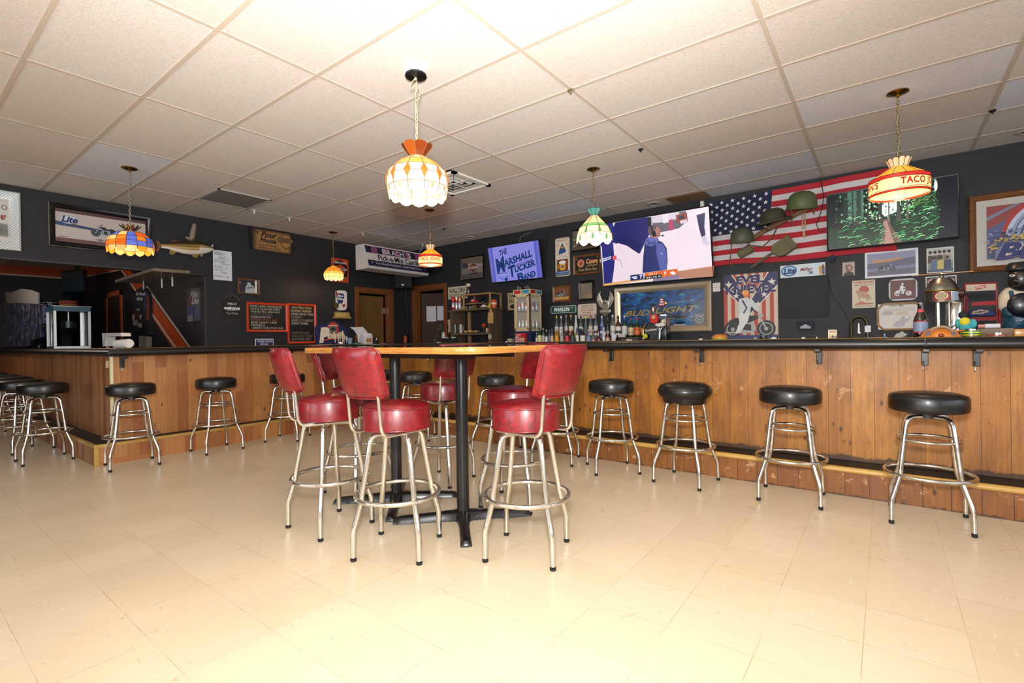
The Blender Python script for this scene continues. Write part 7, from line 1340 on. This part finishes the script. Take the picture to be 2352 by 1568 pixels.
MB().box(p.x-w_/2+.03, p.y-d_/2+.004, ZB+.04, p.x+w_/2-.03, p.y-d_/2+.006, ZB+H*.88).build('glass_door', GLASS, t, 0); MB('8a9094').box(p.x-w_/2+.005, p.y+d_/2-.008, ZB+.04, p.x+w_/2-.005, p.y+d_/2-.004, ZB+H*.88).build('back_panel', METAL, t, 0); MB('50585c').lathe([(1e-5, 0), (.07, 0), (.08, .09), (1e-5, .1)], (p.x, p.y, ZB+H*.5), 18).build('kettle', METAL, t); MB().tube([(p.x, p.y, ZB+H*.6), (p.x, p.y, ZB+H*.88)], .01, 8).build('kettle_rod', STEEL, t)
bk = V((p.x+.02, p.y, ZB+H))
for k in range(3): tag(MB(['8a5a28', '7a2c18', '8a3a1c'][k]).lathe([(1e-5, 0), (.085, 0), (.1+.004*k, .035), (.098, .037), (.08, .004), (1e-5, .004)], bk+V((0, 0, .024*k)), 4 if 0 else 20).build('snack_basket', MATTE), ['tan', 'dark red', 'red-brown'][k]+' snack basket '+['at the bottom', 'in the middle', 'at the top']  [k]+' of the stack on the popcorn machine', 'basket', 'baskets stacked on the popcorn machine')
p = onY(118, 1.72, ZB); H = WB(118, 695, 1.72).z-ZB; t = thing('drink_dispenser', 'tall steel cylinder urn left of the popcorn machine', 'urn', p); MB().lathe([(1e-5, 0), (.1, 0), (.1, H*.97), (.11, H*.98), (.11, H), (1e-5, H)], p, 28).build('body', flat('dark_steel', '3a3c3e', .15, 1), t); MB().lathe([(.112, H*.985), (.114, H), (1e-5, H+.004)], p, 28).build('lid', STEEL, t); MB().tube([p+V((.05, -.1, .06)), p+V((.06, -.15, .06)), p+V((.06, -.15, .03))], .008, 8).build('tap', CHROME, t)
# clear bag of printed shirts hanging on the far left, with a paper note above
def bag_mat():
    n = N('crumpled_print'); v = n.obj(); a = n.noise(v, 9, 5, .6, 1.2); b = n.noise(v, 20, 3, .5, 2); n.color(n.mix(n.ramp(b, [(.6, 0.0), (.72, .8)]), n.ramp(a, [(.3, '14141c'), (.42, '2c3050'), (.52, '5a628c'), (.6, '9a9090'), (.7, 'b8a088')], 'CONSTANT'), 'b8b8c4')); n.set(Roughness=.15, Coat_Weight=.8); n.bump(a, .8, .03); return n.m
o = tag(MB().prism([WB(*q, 1.55) for q in [(-6, 697), (40, 695), (97, 698), (99, 740), (92, 775), (70, 782), (60, 796), (-6, 797)]], (0, .05, 0)).build('foil_poster', bag_mat(), smooth=0, bev=.01), 'crumpled glossy printed foil bag standing at the far left bar', 'bag')
cardlike('paper_bag', 'flat white paper bag above the crumpled foil bag', 'bag', [(12, 670), (26, 671), (48, 663), (68, 665), (82, 670), (87, 672), (87, 699), (14, 697)], 1.61, '8f8e8d', .02)
tag(MB('3a3a3c').tube([onY(50, 1.638, ZB), onY(50, 1.638, 1.9)], .01, 6).build('display_pole', METAL), 'thin dark pole behind the paper bag', 'pole')
# napkin holder and paper roll on the bar corner
p = onY(254, 1.75, ZB); t = thing('napkin_holder', 'white bent napkin holder with condiments at the bar corner', 'holder', p)
MB('d6d2cc').prism([WB(*q, 1.72) for q in [(234, 765), (277, 764), (278, 772), (244, 772), (241, 795), (236, 795)]], (0, .09, 0)).build('bracket', GLOSS, t, 0)
for i, (px, c_, lb) in enumerate([(247, '8a3a1c', 'small red shaker inside the white napkin holder'), (268, '3a3a3a', 'dark shaker with steel top behind the paper roll')]): q = onY(px, 1.78, ZB); tag(MB(c_).lathe([(1e-5, 0), (.02, 0), (.018, .07), (1e-5, .1)], q, 12, cols=[c_, c_, 'c9c9c9', 'c9c9c9'][:3]).build('shaker', GLOSS), lb, 'shaker', 'shakers at the bar corner')
p = onY(276, 1.62, ZB); R = .048; a = V((-.11, .05, .0)); tag(MB('dcd8d0').tube([p+V((-.10, .0, R)), p+V((-.098, 0, R)), p+V((.10, .05, R+.008)), p+V((.102, .05, R+.008))], [R*.9, R, R*.98, R*.88], 24).build('paper_roll', MATTE, smooth=40), 'roll of white paper towel lying on the bar corner', 'paper roll')
cardlike('napkin_stack', 'dark box with tan stripes behind the paper roll', 'box', [(319, 771), (336, 773), (336, 797), (319, 797)], 2.2, '5a5248', .06)
q_ = at(272, X=-8.3); tag(MB('8a9090').prism([WB(*q, 2.88) for q in [(290, 690), (300, 692), (304, 712), (300, 745), (294, 748), (288, 742), (284, 712)]], (0, .02, 0)).build('scoop', METAL, smooth=0), 'long steel scoop hanging beside the orange door frame', 'scoop')
# --- things on the right bar top
YB_ = 4.55
p = at(2115, YB_, z=ZB); R = wid(p, 34)/2; H = ztop(2115, 697, YB_)-ZB; t = thing('large_beer_bottle', 'big brown beer bottle with red and blue label at the right bar', 'bottle', p)
MB().lathe([(1e-5, 0), (R, 0), (R*1.02, .01), (R*1.02, H*.5), (R*.9, H*.6), (R*.5, H*.76), (R*.42, H*.84), (R*.4, H*.97), (R*.44, H*.975), (R*.44, H), (1e-5, H)], p, 28).build('glass', bottle_mat('brown_glass', '1a0a06', .97), t, 40)
m = MB('6a7288').lathe([(R*1.03, H*.16), (R*1.03, H*.20), (R*1.03, H*.47), (R*1.03, H*.50)], p, 28, cols=['9a2a34', '7a86a0', '9a2a34']); m.f = m.f[:-2]; m.c = m.c[:-2]; m.build('label_band', PRINT, t, 40); m = MB('b03a3a').lathe([(R*.53, H*.75), (R*.45, H*.84)], p, 24); m.f = m.f[:-2]; m.c = m.c[:-2]; m.build('neck_label', PRINT, t, 40)
cb = thing('ceramic_dish', 'orange half-round ceramic chip display leaning on the right bar', 'dish', at(2160, YB_-.12, z=ZB)); Y = YB_-.12
arc_ = [(2161+49*cos(radians(a)), 782-33*sin(radians(a))) for a in range(0, 181, 12)]
MB('b8661a').prism([WB(*q, Y) for q in arc_], (0, .05, 0)).build('rim', MATTE, cb, 0, bev=.008)
A = Art(WB(2112, 748, Y-.003), (1, 0, 0), (0, 0, -1), .3, .1)
for s_ in (1, -1):
    A.pp([(2161+s_*x, y) for x, y in [(22, 777), (36, 777), (33, 766), (26, 760)]], '2a3a6e')
    for k in range(7): A.pp([(2161+s_*(40-k*3), 768-k*2.5), (2161+s_*(38-k*3), 766-k*2.5), (2161+s_*(37-k*3), 768-k*2.5), (2161+s_*(39-k*3), 770-k*2.5)], '3a2410')
    A.mb.build('painted_pattern', PRINT, cb, 0); A = Art(WB(2112, 748, Y-.003), (1, 0, 0), (0, 0, -1), .3, .1)
c0 = WB(2161, 772, Y-.02); MB('c8781c').ell(c0, (.06, .025, .035), 16, 8).ell(c0+V((.05, .01, -.02)), (.04, .02, .03), 12, 8).ell(c0+V((-.05, .01, -.02)), (.04, .02, .03), 12, 8).build('relief', GLOSS, cb); MB('7a1a14').ell(c0+V((0, -.02, .004)), (.018, .012, .014), 12, 8).build('nose', GLOSS, cb); MB('9a8468').tube([WB(*q, Y-.01) for q in [(2138, 760), (2146, 753), (2156, 751), (2168, 750), (2180, 754), (2190, 761)]], .009, 8).build('carved_mane', MATTE, cb)
# helmet lamp with propeller on a chrome stand
ph = thing('helmet_tap_display', 'silver beer helmet with propeller standing on chrome poles', 'display', at(2166, 4.75, z=ZB)); Y = 4.75; c = WB(2163, 668, Y); R = wid(c, 80)/2; zr0 = WB(2163, 695, Y).z; zr1 = WB(2163, 669, Y).z; zt2 = WB(2163, 642, Y).z
MB('b8b0a4').lathe([(1e-5, zr0-c.z), (R*.96, zr0-c.z), (R, zr0-c.z+.01), (R, zr1-c.z)], (c.x, Y, c.z), 36).build('band', METAL, ph, 40)
MB('8a8880').lathe([(R, zr1-c.z), (R*.97, zr1-c.z+.02), (R*.8, zr1-c.z+.06), (R*.5, zr1-c.z+.095), (R*.18, zt2-c.z), (R*.12, zt2-c.z+.03), (1e-5, zt2-c.z+.032)], (c.x, Y, c.z), 36).build('dome', METAL, ph, 50); MB('b09a3a').tube([(c.x+(R+.002)*cos(2*pi*k/36), Y+(R+.002)*sin(2*pi*k/36), zr1) for k in range(36)], .007, 6, True).build('gold_ring', METAL, ph)
m = MB(); m.keep = 1
def bandpoly(a0, a1, z0, z1, col, rr_=1.004, el=0):
    q = []; n = 8
    if el:
        am, zm_ = (a0+a1)/2, (z0+z1)/2; q = [(am+(a1-a0)/2*cos(2*pi*k/20), zm_+(z1-z0)/2*sin(2*pi*k/20)) for k in range(20)]
    else: q = [(a0+(a1-a0)*k/n, z0) for k in range(n+1)]+[(a1-(a1-a0)*k/n, z1) for k in range(n+1)]
    m.C(col).add([V((c.x+R*rr_*cos(a), Y+R*rr_*sin(a), z)) for a, z in q], [tuple(range(len(q)))] if el else [(k, k+1, 2*n-k, 2*n+1-k) for k in range(n)])
fa = math.atan2(-c.y, -c.x)
bandpoly(fa-.5, fa+.55, zr0+.012, zr1-.008, '7a1c14'); bandpoly(fa-.38, fa+.38, zr0+.016, zr1-.012, 'c8b07a', 1.03, 1); bandpoly(fa-.3, fa+.3, zr0+.022, zr1-.018, '8a7c5c', 1.05, 1); bandpoly(fa-1.2, fa-.55, zr0+.012, zr1-.008, '2a2a24'); bandpoly(fa+.6, fa+1.3, zr0+.012, zr1-.008, '8a9aa8'); m.build('painted_band', PRINT, ph, 0)
hub = V((c.x, Y, zt2+.045)); MB('b8b8a0').ell(hub, .014, 10, 8).build('hub', METAL, ph); MB('a87a4c').prism([hub+V((x_, y_, -.004)) for x_, y_ in ((-.17, -.01), (-.1, -.022), (0, -.006), (.1, -.022), (.17, -.012), (.17, .01), (.1, .016), (0, .006), (-.1, .016), (-.17, .008))], (0, 0, .005)).build('propeller', GLOSS, ph, 0)
MB().tube([(WB(2154, 740, Y).x, Y, ZB), (WB(2154, 740, Y).x, Y, zr0)], .012, 12).tube([(WB(2181, 740, Y).x, Y+.05, ZB), (WB(2181, 740, Y).x, Y+.05, zr0)], .006, 8).build('pole', CHROME, ph); MB('3a1c16').ell(WB(2200, 673, Y), (.045, .05, .04), 16, 10).build('side_lamp', GLOSS, ph)
MB('b83a4a').box(WB(2160, 652, Y-R*.9).x, Y-R*.83, WB(2160, 660, Y-R).z, WB(2172, 652, Y-R).x, Y-R*.8, WB(2160, 650, Y-R).z).build('badge', PRINT, ph, 0)
p = at(2193, 4.85, z=ZB); H = ztop(2193, 694, 4.85)-ZB; R2 = wid(p, 42)/2; t = thing('steel_canister', 'tall polished steel cylinder behind the propeller helmet', 'canister', p); MB().lathe([(1e-5, 0), (R2, 0), (R2, H*.98), (R2*.96, H), (1e-5, H)], p, 36).build('body', CHROME, t, 40); MB().tube([p+V((-R2*1.2, -R2, H*.22)), p+V((-R2*.6, -R2*1.3, H*.3)), p+V((.0, -R2*1.3, H*.36)), p+V((.05, -R2*1.2, H*.42))], .006, 8).tube([p+V((-R2*1.2, -R2, H*.22)), p+V((-R2*.4, -R2*1.3, H*.20)), p+V((.02, -R2*1.2, H*.3))], .005, 8).build('tongs', STEEL, t)
tp = thing('toy_bird', 'small turquoise and yellow plush bird in front of the red chair rack', 'toy', at(2217, 4.6, z=ZB)); c = WB(2217, 745, 4.6)
MB('3a9aa0').ell(c, (.04, .03, .05), 14, 10).ell(c+V((-.035, 0, .01)), (.018, .014, .03), 10, 8).ell(c+V((.04, 0, .005)), (.02, .014, .032), 10, 8).build('body', MATTE, tp); MB('c8b820').ell(c+V((-.004, -.02, .02)), (.028, .015, .03), 12, 8).build('vest', MATTE, tp); MB('141416').ell(c+V((-.01, 0, .065)), (.026, .024, .028), 12, 8).build('head', MATTE, tp); MB('c86a20').ell(c+V((-.02, -.015, -.045)), (.025, .015, .01), 10, 6).build('feet', MATTE, tp); MB().lathe([(.02, 0), (.02, c.z-.05-ZB), (1e-5, c.z-.05-ZB)], (c.x, c.y, ZB), 12).build('perch', BLACKP, tp)
# red mini folding chairs rack
rc = thing('folding_chair_rack', 'red metal miniature folding chair with white back panel on the right bar', 'chair', at(2250, 4.9, z=ZB)); Y = 4.9; REDM = flat('red_enamel', '7a1a20', .35)
def tb_(pts, r=.006): return MB().tube([WB(x, y, Y+d) for x, y, d in pts], r, 8)
tb_([(2216, 652, 0), (2213, 735, 0), (2212, 782, 0)]).build('leg', REDM, rc); tb_([(2288, 650, 0), (2291, 735, 0), (2291, 782, 0)]).build('leg', REDM, rc); tb_([(2221, 682, .03), (2218, 782, -.08)]).build('leg', REDM, rc); tb_([(2297, 705, .03), (2296, 782, -.08)]).build('leg', REDM, rc)
tb_([(2216, 652, 0), (2288, 649, 0)]).build('top_bar', REDM, rc)
def slab_(pts, c, nm, y=Y): MB(c).prism([WB(a, b, y) for a, b in pts], (0, .012, 0)).build(nm, MATTE, rc, 0)
slab_([(2218, 654), (2287, 651), (2287, 666), (2219, 669)], 'a89a8c', 'back_panel', Y-.01); slab_([(2231, 694), (2289, 690), (2289, 700), (2231, 702)], '8a1c20', 'seat_panel'); slab_([(2228, 730), (2288, 725), (2288, 735), (2230, 737)], '8a1c20', 'lower_panel')
A = Art(WB(2218, 654, Y-.013), (1, 0, 0), (0, 0, -1), .3, .06); A.pp([(2239, 659), (2264, 653), (2264, 660), (2243, 666)], '8a2022').ptext('Snap', (2241, 659), (2262, 655), (2241, 664), 'c9a8a0', .02, .3); A.mb.build('logo', PRINT, rc, 0)
cp = thing('baseball_cap', 'blue cap with a gold bow-tie emblem resting on the red rack', 'cap', WB(2258, 727, 4.82)); Y = 4.82
MB('14204e').prism([WB(*q, Y) for q in [(2225, 727), (2226, 717), (2234, 710), (2252, 707), (2272, 709), (2284, 716), (2290, 723), (2282, 726), (2250, 726)]], (0, .09, 0)).build('crown', MATTE, cp, 0, bev=.012); A = Art(WB(2225, 707, Y-.004), (1, 0, 0), (0, 0, -1), .3, .1); A.pp([(2232, 720), (2236, 714), (2244, 714), (2246, 711), (2257, 711), (2258, 713), (2270, 713), (2268, 717), (2259, 718), (2257, 721), (2246, 721), (2245, 720)], 'b8903c').pp([(2235, 719), (2238, 715), (2246, 715), (2248, 712.5), (2255, 712.5), (2257, 714), (2267, 714), (2266, 716), (2257, 717), (2255, 720), (2247, 720), (2246, 719)], '1c1c38'); A.mb.build('emblem', PRINT, cp, 0)
for i, (px, w, py, Y, cols, lb, txt) in enumerate([(2231, 46, 759, 4.5, ['c8b414', '1c4a24', 'c8b414', '1c4a24', 'b8c420', '3a6a34'], 'green and yellow striped round tin on the right bar', None), (2290, 46, 768, 4.45, ['c8c4bc', '1c2450', '1c2450', '8a2a28', '9a3028', 'a83a30'], 'low red and blue tin with white lettering on the right bar', 'QUAKER')]):
    p = at(px, Y, z=ZB); R = wid(p, w)/2; H = ztop(px, py, Y)-ZB; t = thing('round_tin', lb, 'tin', p, 'round tins on the right bar'); m = MB()
    zz = [(1e-5, 0)]+[(R, H*k/6) for k in range(7)]+[(R*.98, H), (1e-5, H)]; m.lathe(zz, p, 32, cols=['888888']+cols+[cols[-1]]*2); m.build('tin', GLOSS, t, 40); MB('b8b8b0').lathe([(R*.6, H), (R*.6, H+.012), (1e-5, H+.013)], p, 24).build('lid_knob', METAL, t)
    if txt:
        g, gf = glyphs(txt, .04, 0, 1); fa = math.atan2(-p.y, -p.x); tm = MB('d8d4cc'); tm.keep = 1; tm.add([V((p.x+(R+.0015)*cos(fa-.5+gx*1.2), p.y+(R+.0015)*sin(fa-.5+gx*1.2), ZB+H*(.1+.42*gy))) for gx, gy in g], gf); tm.build('lettering', PRINT, t, 0)
wbx = thing('weathered_box', 'weathered brown wooden box behind the round tins', 'box', at(2285, 4.72, z=ZB)); a, b = at(2240, 4.72), at(2325, 4.72); zt3 = ztop(2280, 754, 4.68); MB().box(a.x, 4.66, ZB, b.x, 4.78, zt3).build('box_body', simple_wood('weathered_box_wood', '5a4838', '8a745c', .7), wbx, 0, bev=.004)
p = WB(2277, 750, 4.72); t = thing('rolled_tube', 'white rolled tube with pink end lying on the weathered box', 'tube', V((p.x, 4.72, zt3))); q0, q1 = WB(2262, 751, 4.72), WB(2297, 750, 4.72); z_ = zt3+.017; MB('c9c9cc').tube([(q0.x, 4.72, z_), (q1.x, 4.72, z_)], .016, 16).build('tube_body', MATTE, t, 40); MB('c88a78').tube([(q0.x-.035, 4.72, z_), (q0.x-.001, 4.72, z_)], .013, 14).build('end_cap', GLOSS, t, 40)
p = at(2345, 4.5, z=ZB); tag(MB('b8802c').rbox(p+V((.01, 0, .028)), (.09, .07, .055), .008, 2).build('yellow_cup_box', GLOSS), 'small yellow box at the right edge of the bar', 'box')
# bluesman statue at the right edge
st = thing('musician_statue', 'dark painted statue of a seated person in white shirt and blue trousers', 'statue', at(2335, 4.95, z=ZB)); Y = 4.95
def SP(x, y, d=0): return WB(x, y, Y+d)
bm_ = MB('1a2c3c')
def skinbody(): 
    me = bpy.data.meshes.new('body'); J = [(2345, 735, 0, .07), (2346, 710, 0, .08), (2347, 685, 0, .09), (2350, 668, 0, .05), (2318, 690, -.02, .045), (2314, 722, -.05, .035), (2332, 726, -.08, .03), (2322, 745, -.04, .06), (2320, 772, -.02, .045), (2350, 745, -.04, .06), (2352, 775, -.02, .045)]
    vs = [SP(x, y, d) for x, y, d, r in J]; es = [(0, 1), (1, 2), (2, 3), (2, 4), (4, 5), (5, 6), (0, 7), (7, 8), (0, 9), (9, 10)]; o = V(st.location)
    me.from_pydata([v-o for v in vs], es, []); ob = bpy.data.objects.new('body', me); COL.objects.link(ob); ob.parent = st; sk = ob.modifiers.new('s', 'SKIN'); 
    for i, (x, y, d, r) in enumerate(J): me.skin_vertices[0].data[i].radius = (r, r)
    me.skin_vertices[0].data[0].use_root = True; ss = ob.modifiers.new('ss', 'SUBSURF'); ss.levels = 2; ss.render_levels = 2; me.materials.append(flat('dark_blue_glaze', '1c4054', .3)); return ob
try: skinbody()
except Exception as e_: print('skin', e_)
hd = SP(2345, 640, -.03); MB('151515').ell(hd, (.075, .08, .10), 20, 12).ell(hd+V((-.035, -.065, -.02)), (.018, .022, .018), 8, 6).ell(hd+V((-.03, -.07, -.05)), (.03, .016, .008), 8, 6).build('head', GLOSS, st); MB('101012').lathe([(.085, .06), (.083, .08), (.06, .115), (1e-5, .12)], hd, 20).build('flat_cap', GLOSS, st)
for s_ in (-.048,): MB('b8b8ac').ell(hd+V((s_-.005, -.07, .02)), (.016, .01, .01), 10, 6).build('eye', GLOSS, st); MB('101010').ell(hd+V((s_-.008, -.08, .02)), .005, 6, 4).build('pupil', GLOSS, st)
MB('c4b8a0').ell(SP(2318, 690, -.01), (.065, .07, .10), 16, 10, rot=Matrix.Rotation(radians(12), 3, 'Y')).ell(SP(2335, 682, 0), (.09, .075, .07), 16, 10).build('shirt', MATTE, st); MB('0c0e1c').ell(SP(2350, 700, -.12), (.08, .04, .085), 18, 12).build('dark_bowl', GLOSS, st); MB('1c4054').tube([SP(2322, 668, -.075), SP(2328, 700, -.10)], .012, 8).build('suspender', MATTE, st)
MB('1a1612').rbox(SP(2338, 778, 0), (.22, .18, .03), .006, 2).build('base', GLOSS, st)
# horseshoe plaque, photo, papers, box, jars and small things
hs = thing('horseshoe_plaque', 'dark arched plaque framed by a horseshoe on the bar', 'plaque', at(1974, 4.75, z=ZB)); Y = 4.75
MB('1c1814').prism([WB(*q, Y) for q in [(1957, 783), (1957, 745)]+[(1973+16*cos(radians(a)), 745-15*sin(radians(a))) for a in range(165, 14, -15)]+[(1989, 745), (1989, 783)]], (0, .02, 0)).build('board', MATTE, hs, 0); MB('4a4438').tube([WB(*q, Y-.015) for q in [(1954, 783), (1954, 750)]+[(1973+19*cos(radians(a)), 747-20*sin(radians(a))) for a in range(170, 9, -16)]+[(1992, 750), (1993, 783)]], .012, 8).build('horseshoe', METAL, hs)
MB('c9c4bc').prism([WB(*q, Y-.006) for q in [(1971, 742), (1974, 742), (1975, 762), (1978, 764), (1975, 766), (1970, 765), (1970, 762)]], (0, .004, 0)).build('painted_figure', PRINT, hs, 0)
cardlike('small_picture', 'tiny black and white picture propped on the horseshoe plaque', 'picture', [(1986, 748), (2000, 747), (2000, 762), (1986, 763)], 4.68, 'b9bcc0')
cardlike('card_packet', 'cream and red printed packet standing on the right bar', 'packet', [(1902, 757), (1922, 757), (1922, 783), (1902, 783)], 4.7, 'cfc8a8', .03)
A = Art(WB(1902, 757, 4.696), (1, 0, 0), (0, 0, -1), .1, .1); A.ptext('Round', (1905, 759), (1919, 759), (1905, 763), 'b02a24', .03); A.pp([(1905, 768), (1908, 768), (1908, 778), (1904, 778)], 'b8a040').pp([(1911, 768), (1914, 768), (1914, 775), (1911, 775)], '6a8a5a'); tag(A.mb.build('packet_print', PRINT, smooth=0), 'x'); _pp = bpy.data.objects['packet_print']; del _pp['label']; _pk = bpy.data.objects['card_packet']; _pp.parent = _pk; _pp.location = _pp.location-_pk.location
for i, (px, w, py, k, Y, lb) in enumerate([(1917, 14, 771, 'clear', 4.55, 'small glass jar with red lid in front of the cream packet'), (1735, 7, 775, 'clear', 4.6, 'tiny clear jar left of the dark jar on the bar'), (1753, 18, 770, 'dark', 4.6, 'dark jar in front of the stuntman poster'), (1777, 15, 773, 'frost', 4.6, 'white jar with dark lid beside the dark jar'), (1788, 8, 773, 'dark', 4.65, 'small dark jar at the right of the white jar')]):
    p = at(px, Y, z=ZB); R = wid(p, w)/2; H = max(ztop(px, py, Y)-ZB, .02); t = thing('glass_jar', lb, 'jar', p, 'small jars on the right bar'); MB().lathe([(1e-5, 0), (R*.95, 0), (R, .004), (R, H*.75), (R*.9, H*.8), (1e-5, H*.8)], p, 18).build('jar_body', GL[k], t, 40); MB(['8a2028', 'b8b8b8', '3a3a3c', '2c2c30', '3a1418'][i]).lathe([(R*.92, H*.78), (R*.92, H), (1e-5, H)], p, 18).build('lid', GLOSS, t, 40)
bg = thing('ceramic_burger', 'ceramic burger ornament on the bar below the blue mirror', 'ornament', at(1653, 4.5, z=ZB)); p = at(1653, 4.5, z=ZB); R = wid(p, 38)/2; H = ztop(1653, 767, 4.5)-ZB
MB('c0842c').lathe([(1e-5, 0), (R*.9, 0), (R*.95, .008), (R*.9, .012)], p, 28).build('bottom_bun', GLOSS, bg); MB('7a9a3a').lathe([(R*.95, .012), (R, .015), (R*.95, .02)], p, 28, wav=lambda i, a, q: q*(1+.03*sin(a*9))).build('lettuce', GLOSS, bg); MB('b8701c').lathe([(R*.95, .02), (R*.98, .028), (R*.85, H*.7), (R*.5, H*.95), (1e-5, H)], p, 28).build('top_bun', GLOSS, bg, 60)
for i, (px, Y, lb) in enumerate([(1609.5, 4.5, 'white plastic cap on the bar left of the burger'), (1845, 4.6, 'small white cup lid on the bar under the bandana'), (1876, 4.6, 'tiny white peg on the bar right of the cup lid')]):
    p = at(px, Y, z=ZB); r_ = [.018, .014, .005][i]; tag(MB('c9ccd0').lathe([(1e-5, 0), (r_*.8, 0), (r_, .018), (r_*.9, .02), (1e-5, .02)], p, 14).build('plastic_stopper', GLOSS), lb, 'cap', 'small caps on the bar')
cardlike('folded_towel', 'grey folded papers leaning on the bar right of the horseshoe', 'papers', [(2049, 781), (2058, 767), (2066, 764), (2072, 760), (2077, 764), (2085, 768), (2078, 772), (2068, 776), (2062, 781)], 4.75, '9a9690', .04)
for i, (px, c_, lb) in enumerate([(2008, '4a7aa8', 'blue pen lying on the bar right of the horseshoe'), (2020, 'a84a24', 'orange pencil lying on the bar near the grey papers')]):
    p = at(px, 4.5, z=ZB+.006); tag(MB(c_).tube([p+V((-.05, 0, 0)), p+V((.05, .01, 0))], .005, 6).build('pencil', GLOSS), lb, 'pencil')
p = at(2032, 4.5, z=ZB); tag(MB('3a6aa8').lathe([(1e-5, 0), (.012, 0), (.006, .01), (.006, .035), (1e-5, .04)], p, 10).build('blue_stopper', GLOSS), 'small blue stopper standing on the bar left of the grey papers', 'stopper')
